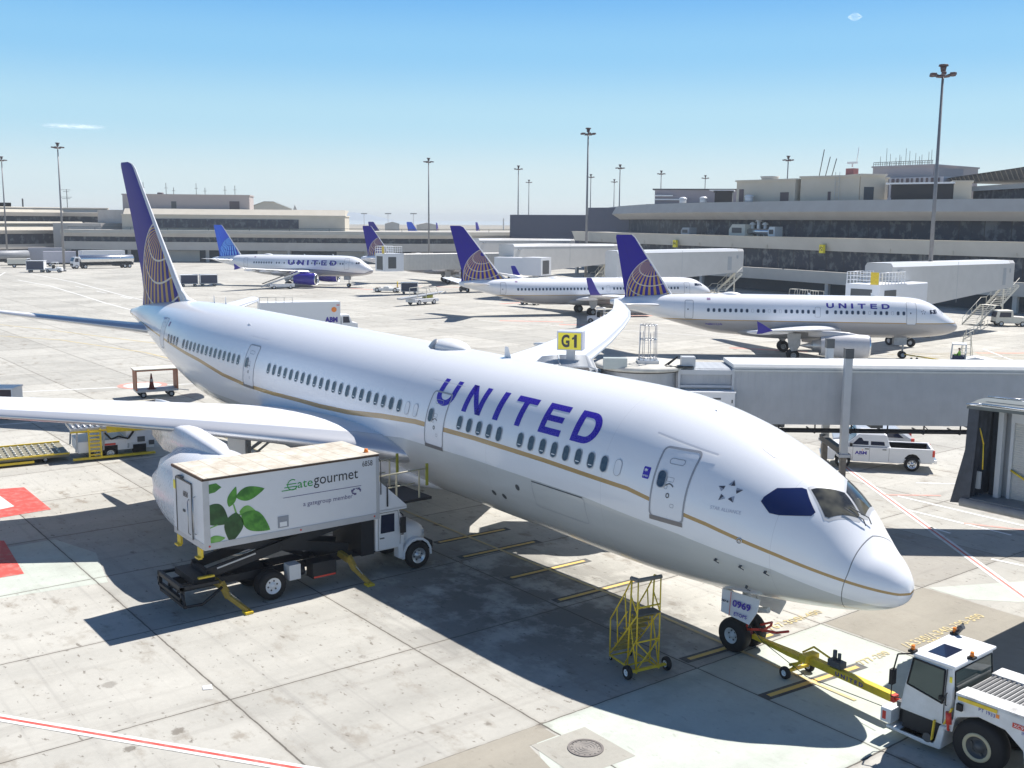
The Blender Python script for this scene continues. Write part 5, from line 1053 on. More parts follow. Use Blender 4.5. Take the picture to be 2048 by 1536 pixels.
TC,FC=narrow('airliner','white jet at left with light blue globe tail, blue engines and big title',(-167.361,81.337),.71,'A',livery='new',title=(16.97,10.1,4.22,1.0))
TD,FD=narrow('airliner','white jet parked behind the ribbed bridge tunnel, only its tail and roof showing',(-166.5,117.0),1.09,'A',title=None,near=False)
# tails of jets parked beyond the concourse
def fartail(x,y,hd,lab,mt,s_=1.0):
    t=thing('parked_airliner',lab,'airliner',(x,y,0),hd,'far jets beyond the concourse'); FN=[(5.3,26.2,6.3,0,.10),(5.9,27.6,4.75,0,.10),(11.6,31.45,1.95,0,.09),(11.85,31.75,1.6,0,.06)]
    wing('tail_fin',FN,1,mt,t,vert=True); g=MB(); st=[(0,0,3.2,3.2,3.2),(1.0,.98,4.25,2.50,3.38),(3.0,1.69,5.62,2.19,3.78),(5.5,1.96,6.08,2.06,4.03),(20,1.975,6.12,2.04,4.06),(26,1.70,6.05,2.85,4.38),(33.84,.22,5.36,4.92,5.13)]; F=Fus(smooth_st(st,1)); fuselage(F,MATS['nb_skin'],t,([0,34],[3.6,3.6]),([0,34],[3.6,3.6]),([0,34],[.05,.05]),n=24)
    for sd in (-1,1): wing('wing',[(0,10.6,7.6,2.75,.13),(6.3,14.0,3.9,3.25,.115),(17.0,19.75,1.3,4.18,.08)],sd,WM,t)
    for x_,y_ in ((-5,0),(-16.1,3.8),(-16.1,-3.8)):
        g=MB(); g.cyl((x_,y_,2.6),(x_,y_,.5),.12); g.cyl((x_,y_-.4,.5),(x_,y_+.4,.5),.5,n=14); g.build('landing_gear',BLACK,t)
    t.scale=(s_,)*3; return t
MG=MATS['globe_A_old']; MN=MATS['globe_A_new']
def ftail(px_dir,D,hd,lab,mt,s_=1.0,tipz=None):
    # place so that the fin tip (station 33) stands at the given bearing and distance
    x=15.162+px_dir[0]*D; y=-25.146+px_dir[1]*D; fx=x+33.0*s_*math.cos(hd); fy=y+33.0*s_*math.sin(hd); return fartail(fx,fy,hd,lab,mt,s_)
ftail((-.865,.501),360,.9,'far blue tail with faint globe, first left of the distant row beyond the concourse',MG,1.05)
ftail((-.847,.531),370,.9,'far blue tail with light blue globe beyond the concourse roof',MN,1.05)
ftail((-.833,.553),560,2.2,'thin far blue tail seen nearly edge on beside the small shed',MG,1.0)
ftail((-.812,.583),430,2.05,'far dark blue tail seen edge on, rightmost of the distant row',MG,1.05)
# ---------------- catering truck with raised body
TW=paint('truck_white',(.74,.75,.77),.4,dirt=.06); CH=paint('chassis_black',(.007,.011,.019),.55,dirt=.25,scale=4)
ct=thing('catering_truck','white high-loader catering truck with its leaf-printed box raised beside the wide-body','truck',(-19.25,-8.5,0))
# local frame: x = world x + 19.25, y = world y + 8.5 ; near side x=+1.35
bx0,bx1,by0,by1,bz0,bz1=-1.36,1.36,-3.86,2.76,2.30,4.70
g=MB(); g.box((bx0,by0,bz0+.22),(bx1,by1,bz1-.04)); body=g.build('box_body',TW,ct)
m,n,b=newmat('truck_roof'); v=coords(n); sx=n.nodes.new('ShaderNodeSeparateXYZ'); n.links.new(v,sx.inputs[0]); f=mth(n,'FRACT',mth(n,'MULTIPLY',sx.outputs[1],1.35)); l=mth(n,'LESS_THAN',f,.05); c=mixc(n,ramp(n,noise(n,scalev(n,v,(1,1,1)),1.8,7,.65),.35,.7),(.62,.59,.51),(.42,.36,.28)); c=mixc(n,mth(n,'MULTIPLY',l,.5),c,(.22,.17,.12)); n.links.new(c,b.inputs['Base Color']); b.inputs['Roughness'].default_value=.8
g=MB(); g.box((bx0-.02,by0-.02,bz1-.04),(bx1+.02,by1+.02,bz1+.03)); g.build('box_roof',m,body)
g=MB(); g.box((bx0-.035,by0-.035,bz1-.055),(bx1+.035,by0+.02,bz1+.035)); g.box((bx1-.02,by0,bz1-.055),(bx1+.035,by1,bz1+.01)); g.build('roof_edge_trim',paint('rust_trim',(.10,.06,.04),.7,dirt=.2),body)
g=MB(); g.box((bx0-.02,by0-.01,bz0),(bx1+.02,by1+.01,bz0+.22)); g.box((bx1,by0-.01,bz0+.22),(bx1+.02,by0+.20,bz1-.06)); g.box((bx1,by1-.12,bz0+.22),(bx1+.02,by1+.01,bz1-.06)); g.build('box_rail',paint('rail_grey',(.52,.53,.55),.45,.2,dirt=.12),body)
# rear door
g=MB(); g.box((-.95,by0-.03,bz0+.18),(.42,by0,bz1-.35)); rd=g.build('rear_door',paint('door_grey',(.62,.63,.65),.45,dirt=.12),body)
g=MB(); 
for x in (-.97,.44): g.box((x-.025,by0-.05,bz0+.15),(x+.025,by0-.03,bz1-.32))
g.box((-.97,by0-.05,bz1-.36),(.44,by0-.03,bz1-.31)); g.build('door_frame',DGREY,body)
text_on('fleet_number','6858',.3,BLKP,rd,frame((-.33,by0-.04,3.82),(1,0,0),(0,0,1)),.004,fit=(.42,.20))
g=MB(); g.tube([(.70,by0-.02,2.7),(.70,by0-.10,2.75),(.70,by0-.10,3.95),(.70,by0-.02,4.0)],.02); g.tube([(.28,by0-.05,2.6),(.28,by0-.12,2.65),(.28,by0-.12,3.75),(.20,by0-.05,3.8)],.018); g.build('grab_handle',STEEL,body)
g=MB(); g.box((-.62,by0-.14,4.42),(-.28,by0-.02,4.50)); g.box((-.35,by0-.06,3.28),(-.18,by0-.03,3.36)); g.build('door_closer',DGREY,body)
g=MB(); g.box((-1.28,by0-.02,3.9),(-1.1,by0,4.2)); g.build('caution_sticker',YELS,body)
# near side artwork, x=+1.365 plane: u = y, v = z
def sidepoly(name,polys,mat,eps=.006):
    g=MB()
    for p in polys: g.add([(bx1+eps,u,v) for u,v in p],[tuple(range(len(p)))])
    return g.build(name,mat,body,fix=False)
def leaf(cx,cz,L,W,ang,n=14):
    out=[]
    for i in range(n+1):
        t=i/n; out.append((L*(t-.5),W*.5*math.sin(PI*t)**.8*(1+.25*math.cos(PI*t))))
    for i in range(n-1,0,-1):
        t=i/n; out.append((L*(t-.5),-W*.5*math.sin(PI*t)**.8*(1+.25*math.cos(PI*t))))
    c,s_=math.cos(R(ang)),math.sin(R(ang)); return [(cx+x*c-y*s_,cz+x*s_+y*c) for x,y in out]
def leafmat(nm,c1,c2):
    m,n,b=newmat(nm); v=coords(n); n.links.new(mixc(n,ramp(n,noise(n,scalev(n,v,(1,1,1)),3.2,3),.35,.65),c1,c2),b.inputs['Base Color']); b.inputs['Roughness'].default_value=.4; return m
LG=leafmat('leaf_green',(.03,.15,.02),(.10,.34,.04)); LD=leafmat('leaf_dark',(.012,.055,.012),(.03,.12,.03)); LL=leafmat('leaf_pale',(.12,.35,.05),(.22,.48,.12))
ox=-8.5
def Y(w): return w+8.5
# world y, z of the printed leaves
sidepoly('leaf_artwork',[leaf(Y(-10.72),4.02,1.05,.46,8)],LG); sidepoly('leaf_artwork',[leaf(Y(-11.35),3.98,.72,.30,68)],LG)
sidepoly('leaf_artwork',[leaf(Y(-11.92),3.42,1.05,.72,-38)],LD); sidepoly('leaf_artwork',[leaf(Y(-11.35),2.92,1.05,.66,-102)],LD,.009)
sidepoly('leaf_artwork',[leaf(Y(-10.55),2.98,1.25,.66,-35)],LG,.009); sidepoly('leaf_artwork',[leaf(Y(-10.82),3.38,.62,.42,-10)],LL)
sidepoly('leaf_artwork',[[(Y(-12.30),4.5),(Y(-12.30),4.18),(Y(-11.95),4.22),(Y(-11.72),4.36),(Y(-11.9),4.52)]],LG); sidepoly('leaf_artwork',[leaf(Y(-11.95),2.62,.62,.26,0)],LL,.010)
sidepoly('stem_artwork',[[(Y(-11.35),3.72),(Y(-11.30),3.72),(Y(-11.18),3.30),(Y(-11.24),3.28)],[(Y(-11.22),3.34),(Y(-10.9),3.38),(Y(-10.9),3.34),(Y(-11.2),3.28)],[(Y(-11.24),3.34),(Y(-11.55),3.18),(Y(-11.53),3.14),(Y(-11.2),3.28)],[(Y(-12.2),3.05),(Y(-11.9),3.12),(Y(-11.9),3.08),(Y(-12.2),3.01)]],LL,.008)
GL=paint('logo_green',(.02,.32,.05),.45,dirt=.02); GT=paint('logo_text',(.03,.03,.035),.45,dirt=.02); GP=paint('logo_purple',(.12,.10,.22),.45,dirt=.02)
def stx(nm,s,y,z,w,h,mt,bold=.0): return text_on(nm,s,1,mt,body,frame((bx1+.008,y,z),(0,1,0),(0,0,1)),bold,fit=(w,h))
stx('lettering','ate',Y(-8.98),3.92,.58,.24,GL); stx('lettering','gourmet',Y(-8.36),3.82,1.76,.42,GT); stx('fleet_number','6858',Y(-6.42),4.33,.42,.20,GT); stx('lettering','a gategroup member',Y(-8.78),3.19,1.95,.21,GP)
g=MB(); a_=[(bx1+.008,Y(-9.17)+.20*math.cos(t),4.07+.20*math.sin(t)) for t in [R(55+i*19) for i in range(16)]]; i_=[(bx1+.008,Y(-9.17)+.165*math.cos(t),4.07+.165*math.sin(t)) for t in [R(55+i*19) for i in range(16)]]
for k in range(15): g.add([a_[k],a_[k+1],i_[k+1],i_[k]],[(0,1,2,3)])
for z_,l_ in ((4.10,.38),(4.00,.46),(3.90,.56)): g.add([(bx1+.009,Y(-9.02)-l_,z_-.015),(bx1+.009,Y(-9.02),z_-.015),(bx1+.009,Y(-9.02),z_+.015),(bx1+.009,Y(-9.02)-l_,z_+.015)],[(0,1,2,3)])
g.build('logo_mark',GL,body,fix=False)
sidepoly('logo_rule',[[(Y(-9.53),3.64),(Y(-6.47),3.64),(Y(-6.47),3.66),(Y(-9.53),3.66)]],GP)
g=MB()
for k in range(9):
    a=R(-10+k*33); c0=Vector((Y(-6.68)+.17*math.cos(a),3.47+.10*math.sin(a))); w=.03+.012*(k%3); g.add([(bx1+.008,c0.x-w,c0.y-w*.6),(bx1+.008,c0.x+w*.8,c0.y-w*.7),(bx1+.008,c0.x+w,c0.y+w*.6),(bx1+.008,c0.x-w*.9,c0.y+w*.7)],[(0,1,2,3)])
g.build('group_emblem',GP,body,fix=False)
g=MB(); g.box((bx1,Y(-9.75),2.62),(bx1+.02,Y(-9.35),3.02)); g.build('vent_flap',paint('flap_grey',(.30,.32,.36),.4),body)
g=MB(); g.box((bx1+.02,Y(-9.68),2.66),(bx1+.025,Y(-9.42),2.82)); g.build('flap_panel',WHITE,body)
g=MB()
for y in (Y(-12.2),Y(-8.9),Y(-5.95)): g.cyl((bx1,y,2.42),(bx1+.03,y,2.42),.035,n=8)
g.build('marker_lamp',RED,body)
g=MB(); g.cyl((.9,by1-.25,bz1+.03),(.9,by1-.25,bz1+.16),.09,.06,n=10); g.build('beacon',ORANGE,body)
g=MB()
for x in (-1.0,.85):
    g.box((x-.10,by0-.02,1.98),(x+.22,by0+.06,2.30)); g.box((x-.10,by0-.12,1.93),(x+.22,by0+.02,1.99)); 
g.build('buffer_leg',YEL,body)
# scissor lift and subframe
g=MB()
for x in (-.62,.62):
    g.beam((x,-3.55,1.25),(x,1.9,2.22),.12,.34); g.beam((x*.8,1.9,1.15),(x*.8,-3.0,2.2),.12,.34)
g.beam((-.7,-.8,1.72),(.7,-.8,1.72),.14); g.beam((-.7,-3.5,1.25),(.7,-3.5,1.25),.18); g.beam((-.7,1.9,2.2),(.7,1.9,2.2),.16); g.cyl((-.2,.2,1.15),(-.2,-1.6,1.95),.09); g.cyl((.2,.2,1.15),(.2,-1.6,1.95),.09); g.build('scissor_lift',CH,ct)
g=MB(); g.beam((.70,-3.2,1.40),(.70,-1.8,1.66),.03,.05); g.build('lift_highlight_strip',paint('strip_white',(.6,.6,.6),.4),ct)
g=MB()
for x in (-.42,.42): g.box((x-.05,-4.5,.72),(x+.05,4.9,.98))
for y in (-4.4,-2.6,-1.0,.8,2.4,4.3): g.box((-.42,y-.06,.74),(.42,y+.06,.92))
g.box((-.85,-4.1,1.0),(.85,-3.35,1.22)); g.box((-1.1,-4.62,.98),(1.1,-4.5,1.12)); g.box((-1.1,-4.62,.62),(1.1,-4.5,.72)); g.box((-1.1,-4.62,.62),(-.98,-4.5,1.1)); g.box((.98,-4.62,.62),(1.1,-4.5,1.1)); g.beam((1.04,-4.5,1.05),(1.04,-3.3,1.05),.1); g.beam((-1.04,-4.5,1.05),(-1.04,-3.3,1.05),.1); g.build('chassis_frame',CH,ct)
g=MB(); g.tube([(1.1,-4.6,.9),(1.1,-4.5,.42),(1.1,-3.9,.40),(1.1,-3.2,.85)],.05); g.tube([(-1.1,-4.6,.9),(-1.1,-4.5,.42),(-1.1,-3.9,.40),(-1.1,-3.2,.85)],.05); g.beam((-1.15,-4.5,.42),(1.15,-4.5,.42),.09); g.build('underrun_bar',CH,ct)
g=MB(); g.box((.85,-3.95,1.22),(.97,-3.4,1.28)); g.build('yellow_marking',YEL,ct)
g=MB(); g.box((.75,-.78,.60),(1.2,-.35,1.14)); g.build('tool_locker',paint('locker_white',(.6,.62,.64),.5,dirt=.1),ct)
g=MB(); g.box((.7,.12,.48),(1.22,1.05,1.05)); g.build('battery_box',CH,ct); g=MB(); g.box((1.22,.15,.50),(1.235,1.0,.56)); g.build('reflective_strip',RED,ct)
g=MB(); g.cyl((.85,-.1,.8),(.85,-.25,.8),.2,n=14); g.build('air_tank',CH,ct)
for x in (-1.18,1.18): 
    wheel(ct,(x*.87,-1.38,.52),(1,0,0),.52,.28,.29,rimm=TW); 
    wheel(ct,(x*.62,-1.38,.52),(1,0,0),.52,.26,.29,rimm=CH)
    wheel(ct,(x*.93,4.55,.52),(1,0,0),.52,.28,.30,rimm=paint('rim_alloy',(.55,.56,.58),.3,.6,dirt=.1))
for y0,y1 in ((-3.3,-2.62),(1.55,2.06)):
    for sd in (1,-1):
        g=MB(); g.beam((sd*.5,y0,1.0),(sd*1.05,y0+.1,.86),.16,.22); g.beam((sd*1.0,y0+.1,.98),(sd*1.25,y0+.25,.5),.15,.2); g.beam((sd*1.22,y0+.22,.55),(sd*1.8,y1,.10),.11,.15); o=g.build('outrigger',paint('outrigger_yellow',(.40,.28,.05),.5,dirt=.25,scale=6),ct)
        g=MB(); g.beam((sd*1.10,y0+.16,.80),(sd*1.55,y1-.12,.35),.05); g.build('ram',ALU,o); g=MB(); g.box((sd*1.65,y1-.14,0.01),(sd*1.95,y1+.14,.09)); g.build('foot',YEL,o)
# cab
g=MB(); g.prism([(2.74,.95),(2.74,2.48),(3.75,2.48),(3.98,1.98),(4.02,1.05),(3.85,.95)],-1.12,1.12,'x'); cab=g.build('cab',TW,ct,bevel=.07)
g=MB(); R_=[]
for y,w,zt,zb in ((3.95,.98,1.86,1.0),(4.4,.92,1.78,.98),(4.85,.84,1.66,.92),(5.12,.70,1.50,.90)):
    R_.append([Vector((-w,y,zb)),Vector((-w,y,zt-.22)),Vector((-w*.75,y,zt-.05)),Vector((-.3*w,y,zt)),Vector((.3*w,y,zt)),Vector((w*.75,y,zt-.05)),Vector((w,y,zt-.22)),Vector((w,y,zb))])
g.loft(R_); g.build('bonnet',TW,ct)
for sd in (-1,1):
    g=MB(); P=[];Q=[]
    for i in range(9):
        a=R(-8+i*24.5); P.append(Vector((sd*.80,4.55+.66*math.cos(a),.52+.66*math.sin(a)+.02))); Q.append(Vector((sd*1.14,4.55+.66*math.cos(a),.52+.66*math.sin(a)+.02)))
    g.add(P+Q,[(i,i+1,9+i+1,9+i) for i in range(8)],True); g.add([q+Vector((sd*.0,0,0)) for q in Q]+[Vector((q.x,4.55+(q.y-4.55)*.86,.54+(q.z-.54)*.86)) for q in Q],[(i,i+1,9+i+1,9+i) for i in range(8)])
    g.box((sd*.8,3.72,.55),(sd*1.14,3.92,1.1)); g.build('wheel_arch',TW,ct,fix=False)
    g=MB(); g.add([(sd*1.127,2.95,1.62),(sd*1.127,3.55,1.62),(sd*1.127,3.55,2.32),(sd*1.127,2.98,2.32)],[(0,1,2,3)]); g.build('side_window',GLASSD,cab,fix=False)
    g=MB(); g.tube([(sd*1.127,2.86,1.02),(sd*1.127,2.86,2.40),(sd*1.127,3.70,2.40),(sd*1.127,3.82,1.6),(sd*1.127,3.78,1.05)],.008,4); g.box((sd*1.12,2.92,1.42),(sd*1.15,3.10,1.46)); g.build('door_seam',DGREY,cab)
    g=MB(); g.box((sd*1.24,3.72,1.55),(sd*1.30,3.95,2.15)); g.tube([(sd*1.12,3.8,2.3),(sd*1.28,3.83,2.25),(sd*1.28,3.83,1.5),(sd*1.12,3.85,1.45)],.02); g.build('mirror',CH,cab)
    g=MB(); g.box((sd*.55,5.02,1.18),(sd*.82,5.08,1.36)); g.build('headlight',ALU,ct,bevel=.03)
g=MB(); g.add([(-1.0,3.80,2.42),(1.0,3.80,2.42),(1.02,3.995,1.95),(-1.02,3.995,1.95)],[(0,1,2,3)]); g.build('windscreen',GLASSD,cab,fix=False)
g=MB(); g.box((-1.05,5.12,.62),(1.05,5.32,.95)); g.build('bumper',CH,ct,bevel=.05)
g=MB(); g.box((-.5,5.08,1.0),(.5,5.13,1.42)); g.build('radiator_grille',CH,ct)
# sloped fairing over cab and front platform with railings
g=MB(); g.prism([(2.78,2.56),(2.78,3.70),(3.95,2.62),(3.95,2.56)],bx1-.08,bx1,'x'); g.box((bx0,2.78,2.50),(bx1,3.95,2.58)); g.build('cab_fairing',TW,ct)
g=MB(); g.cyl((bx1+.03,3.1,2.7),(bx1+.03,3.1,3.55),.03); g.tube([(bx1+.02,2.75,4.55),(bx1+.04,2.82,4.45),(bx1+.04,2.82,3.2)],.02); g.build('hose',CH,ct)
g=MB(); g.box((-1.1,2.15,.9),(1.1,2.68,2.28)); g.build('lift_front_frame',CH,ct)
g=MB(); g.box((-1.2,2.8,2.62),(1.15,5.2,2.72)); g.build('platform_deck',CH,ct)
RL=paint('rail_cream',(.45,.42,.30),.5,dirt=.15)
g=MB()
for x in (-1.1,1.05):
    for y in (2.95,3.7,4.7): g.beam((x,y,2.7),(x,y,3.78),.05)
    g.tube([(x,2.9,3.78),(x,5.0,3.82)],.03); g.tube([(x,2.9,3.28),(x,4.5,3.32)],.022)
g.build('platform_rail',RL,ct)
g=MB()
for x in (-1.1,1.05): g.beam((x,5.05,3.15),(x,5.05,4.0),.10,.06)
g.build('rail_bumper',paint('olive_yellow',(.30,.30,.03),.6,dirt=.15),ct)
# ---------------- yellow maintenance steps
stp=thing('maintenance_stairs','yellow tubular maintenance stairs with handrails and two rubber tyres under the wide-body belly','stairs',(-6.33,-3.72,0),R(-9)); stp.scale=(1,1,1.05)
g=MB()
Hh=[(.45,-.52),(.30,.60)]
xs0=-.78
for sd in (-.40,.40):
    g.tube([(-.95,sd,.12),(-.95,sd,1.25),(-.20,sd,2.28),(.10,sd,2.75),(.42,sd,2.78),(.42,sd,.18)],.022,8)
    g.tube([(-.90,sd,.25),(.42,sd,1.80)],.024,8); g.tube([(-.55,sd,.66),(-.62,sd,1.66)],.022,6); g.tube([(-.1,sd,1.18),(-.22,sd,2.22)],.022,6); g.tube([(-.58,sd,1.12),(-.08,sd,1.75)],.02,6)
    g.tube([(.10,sd,2.72),(-.02,sd,.20)],.026,8); g.tube([(-.92,sd,.16),(.45,sd,.14)],.032,8); g.tube([(.42,sd,.2),(.10,sd,1.42)],.022,6); g.tube([(.42,sd,1.78),(.05,sd,2.3)],.022,6); g.tube([(-.15,sd,.2),(.42,sd,1.1)],.02,6)
for x,z in ((.42,.2),(.42,1.0),(.42,2.0),(-.95,.14),(.0,.2)): g.tube([(x,-.40,z),(x,.40,z)],.026,8)
g.tube([(.42,-.40,.2),(.42,.40,1.0)],.02,6); g.tube([(.42,.40,.2),(.42,-.40,1.0)],.02,6)
g.build('frame',YEL,stp)
for k in range(7):
    t=k/6; x=-.86+1.0*t*.95; z=.36+1.25*t; g=MB(); g.box((x-.09,-.37,z-.02),(x+.11,.37,z+.015)); g.build('step',paint('step_yellow',(.42,.31,.05),.6,dirt=.25,scale=7),stp)
g=MB(); g.box((.08,-.40,1.76),(.46,.40,1.80)); g.build('platform',DGREY,stp)
g=MB(); g.tube([(.08,-.40,2.76),(.44,-.40,2.80),(.44,.40,2.80)],.065,8); g.build('rail_padding',paint('grey_foam',(.22,.21,.19),.9,dirt=.2),stp)
g=MB(); g.beam((.42,-.68,.19),(.42,.68,.19),.07); g.build('axle',YEL,stp)
for sd in (-.70,.70): wheel(stp,(.42,sd,.20),(0,1,0),.20,.13,.10,n=20)
for sd in (-.36,.36): wheel(stp,(-.95,sd,.08),(0,1,0),.08,.05,.03,name='castor',n=12)
# ---------------- tow bar
tb=thing('tow_bar','yellow aircraft tow bar with two small wheels linking the nose gear to the tug','tow bar',(-4.9,-.12,0),math.atan2(-.47,5.1))
g=MB(); g.prism([(-.15,-.08),(.4,-.07),(1.4,-.15),(2.1,-.13),(2.1,.13),(1.4,.15),(.4,.06),(-.15,.06)],.52,.66,'z'); g.box((2.1,-.115,.54),(5.0,.115,.76)); g.build('beam',YEL,tb,bevel=.02)
g=MB(); g.cyl((-.45,0,.55),(.0,0,.57),.07); g.box((-.55,-.35,.48),(-.42,.35,.62)); g.build('head',paint('towhead_maroon',(.25,.05,.07),.5,dirt=.2),tb)
g=MB(); g.box((1.95,-.28,.62),(2.2,.28,.82)); g.beam((1.9,-.1,.5),(1.5,-.15,.3),.08); g.beam((1.65,-.45,.22),(1.65,.45,.22),.08); g.beam((1.65,-.2,.25),(2.0,0,.75),.08); g.tube([(1.7,.15,.7),(2.1,.15,1.0),(2.9,.12,.86)],.03); g.build('undercarriage',YEL,tb)
g=MB(); g.box((2.85,-.12,.80),(3.3,.14,.98)); g.cyl((3.0,0,.98),(3.0,0,1.25),.06); g.cyl((3.12,.05,.98),(3.12,.05,1.18),.05); g.build('hand_pump',DGREY,tb)
for sd in (-.5,.5): wheel(tb,(1.65,sd,.19),(0,1,0),.19,.12,.09,n=18)
text_on('lettering','UNITED',.2,BLUE2,tb,frame((3.15,-.121,.59),(1,0,0),(0,0,1)),.006,1.5,fit=(.95,.12))
g=MB(); g.cyl((5.0,0,.64),(5.35,0,.64),.05); g.box((4.95,-.1,.55),(5.1,.1,.74)); g.build('eye',RED,tb)
g=MB(); g.tube([(-.3,-.15,1.05),(.3,-.12,.62),(2.4,-.45,.35),(5.1,-.5,.55)],.012,5); g.build('cable',DGREY,tb)
# ---------------- pushback tug
tg=thing('pushback_tug','white heavy pushback tug with windowed cab and large tyres at the lower right corner','tug',(2.75,-.30,0),R(2))
TG=paint('tug_white',(.72,.73,.74),.4,dirt=.14,scale=2.5,dcol=(.40,.40,.38))
hw=1.15
g=MB(); g.prism([(-2.3,.26),(-2.3,.34),(-.98,.34),(-.86,.86),(-.55,.86),(-.50,1.78),(-.30,1.80),(3.3,1.80),(3.3,.40),(1.3,.30),(1.2,1.0),(.75,1.35),(.1,1.42),(-.42,1.22),(-.72,.75),(-.80,.22),(-1.25,.20)],-hw,hw,'y'); body_=g.build('body',TG,tg,bevel=.04)
dk=worn('worn_deck',(.66,.67,.67),.8,(.25,.24,.23))
g=MB(); g.box((-.48,-hw-.02,1.80),(3.3,-.62,1.86)); g.box((-.48,.62,1.80),(3.3,hw+.02,1.86)); g.box((1.6,-.62,1.80),(3.3,.62,1.86)); g.build('deck_panel',dk,tg)
g=MB()
for k in range(16): g.box((-.38+k*.12,-.6,1.78),(-.32+k*.12,.6,1.84))
g.box((-.45,-.62,1.74),(1.6,.62,1.79)); g.build('engine_grille',DGREY,tg)
g=MB(); g.box((-.42,-hw-.035,1.70),(.55,-hw-.02,1.79)); g.beam((-.55,-hw-.012,1.42),(-.72,-hw-.012,.95),.03,.10,(0,1,0)); g.beam((-.98,-hw-.012,.95),(-1.02,-hw-.012,.42),.03,.08,(0,1,0)); g.build('yellow_marking',YEL,tg)
# cab
R_=[[Vector((-1.98,-1.08,.86)),Vector((-.60,-1.10,.86)),Vector((-.60,1.02,.86)),Vector((-1.98,1.02,.86))],[Vector((-1.90,-1.06,1.55)),Vector((-.60,-1.10,1.55)),Vector((-.60,1.02,1.55)),Vector((-1.90,1.02,1.55))],[Vector((-1.74,-1.00,2.36)),Vector((-.66,-1.04,2.36)),Vector((-.66,.98,2.36)),Vector((-1.74,.98,2.36))]]
g=MB(); g.loft(R_,smooth=False); cb_=g.build('cab',TG,tg,bevel=.05)
g=MB(); g.box((-1.80,-1.06,2.36),(-.60,1.04,2.44)); g.build('cab_roof',TW,cb_,bevel=.03)
g=MB(); g.box((-1.52,-.70,2.443),(-1.02,.10,2.452)); g.build('roof_window',GLASSD,cb_)
m,n,b=newmat('cab_glass'); b.inputs['Base Color'].default_value=(.05,.08,.075,1); b.inputs['Roughness'].default_value=.06; CG=m
g=MB(); g.add([(-1.80,-1.075,1.62),(-.86,-1.115,1.45),(-.86,-1.06,2.26),(-1.68,-1.03,2.28)],[(0,1,2,3)]); g.build('door_window',CG,cb_,fix=False)
g=MB(); g.tube([(-1.81,-1.08,1.60),(-.84,-1.12,1.43),(-.84,-1.07,2.28),(-1.70,-1.04,2.30)],.022,6,True); g.tube([(-.79,-1.115,.92),(-.79,-1.12,1.5),(-.79,-1.06,2.32)],.010,5); g.build('window_seal',BLACK,cb_)
g=MB(); g.add([(-.592,-.95,1.60),(-.592,.9,1.60),(-.652,.88,2.26),(-.652,-.93,2.26)],[(0,1,2,3)]); g.build('rear_window',CG,cb_,fix=False)
g=MB(); g.tube([(-.59,-.96,1.59),(-.59,.91,1.59),(-.65,.89,2.27),(-.65,-.94,2.27)],.02,6,True); g.build('window_seal',BLACK,cb_)
g=MB(); g.add([(-1.905,-.95,1.55),(-1.905,.9,1.55),(-1.76,.88,2.28),(-1.76,-.93,2.28)],[(0,1,2,3)]); g.build('front_window',CG,cb_,fix=False)
g=MB(); g.box((-.92,-1.17,1.52),(-.78,-1.13,1.62)); g.tube([(-.72,-1.13,1.75),(-.72,-1.18,1.72),(-.72,-1.18,1.45),(-.72,-1.13,1.42)],.014); g.build('door_handle',BLACK,cb_)
g=MB(); g.box((-.70,-1.10,2.02),(-.64,-1.08,2.16)); g.build('warning_sticker',YELS,cb_)
g=MB(); g.tube([(-1.72,-1.05,2.42),(-2.02,-1.25,2.36),(-2.10,-1.30,1.85)],.02); g.box((-2.15,-1.38,1.55),(-2.05,-1.20,1.95)); g.tube([(-1.95,-1.1,1.15),(-2.12,-1.28,1.2),(-2.12,-1.28,1.75)],.014); g.build('mirror',BLACK,cb_)
for x,y in ((-1.76,-1.0),(-1.70,.95),(-.60,-.25)):
    g=MB(); g.box((x-.08,y-.1,2.44),(x+.08,y+.1,2.50)); g.build('lamp_bracket',BLACK,cb_); g=MB(); g.cyl((x,y,2.50),(x,y,2.62),.055,.045,n=10); g.build('beacon',ORANGE,cb_)
g=MB(); g.beam((-1.70,1.0,2.45),(-1.55,1.1,2.75),.05); g.beam((-1.62,.9,2.5),(-1.62,1.2,2.6),.08); g.cyl((-1.62,1.0,2.6),(-1.50,1.0,2.7),.07); g.build('work_lamp',DGREY,cb_)
g=MB(); g.box((-2.42,-1.22,.42),(-2.12,-.78,.80)); g.box((-2.42,.78,.42),(-2.12,1.22,.80)); g.box((-2.36,-1.1,.36),(-2.28,1.1,.60)); g.build('bumper_block',TG,tg,bevel=.02); g=MB(); g.box((-1.95,-.95,.36),(-.9,.95,.86)); g.box((-2.3,-.75,.36),(-1.9,.75,.72)); g.build('under_cab_shade',CH,tg)  # dark boxes below the cab stand in for shade in the open step gap
g=MB(); g.box((-2.36,-1.225,.5),(-2.26,-1.22,.72)); g.build('side_lamp',RED,tg)
g=MB(); g.box((-2.1,-1.0,.86),(-1.98,1.0,1.0)); g.box((-1.9,-1.14,.28),(-1.0,-.9,.34)); g.cyl((-1.15,-1.16,.42),(-1.15,-1.14,.42),.12,n=16); g.build('step_plate',DGREY,tg)
g=MB(); g.tube([(-.62,-1.14,1.12),(-.62,-1.2,1.10),(-.60,-1.2,.85),(-.6,-1.14,.83)],.03); g.cyl((-.63,-1.18,1.3),(-.60,-1.18,1.0),.07); g.build('extinguisher',RED,tg)
g=MB(); g.box((-.42,-hw-.09,1.45),(-.28,-hw-.01,1.62)); g.build('camera_box',BLACK,tg)
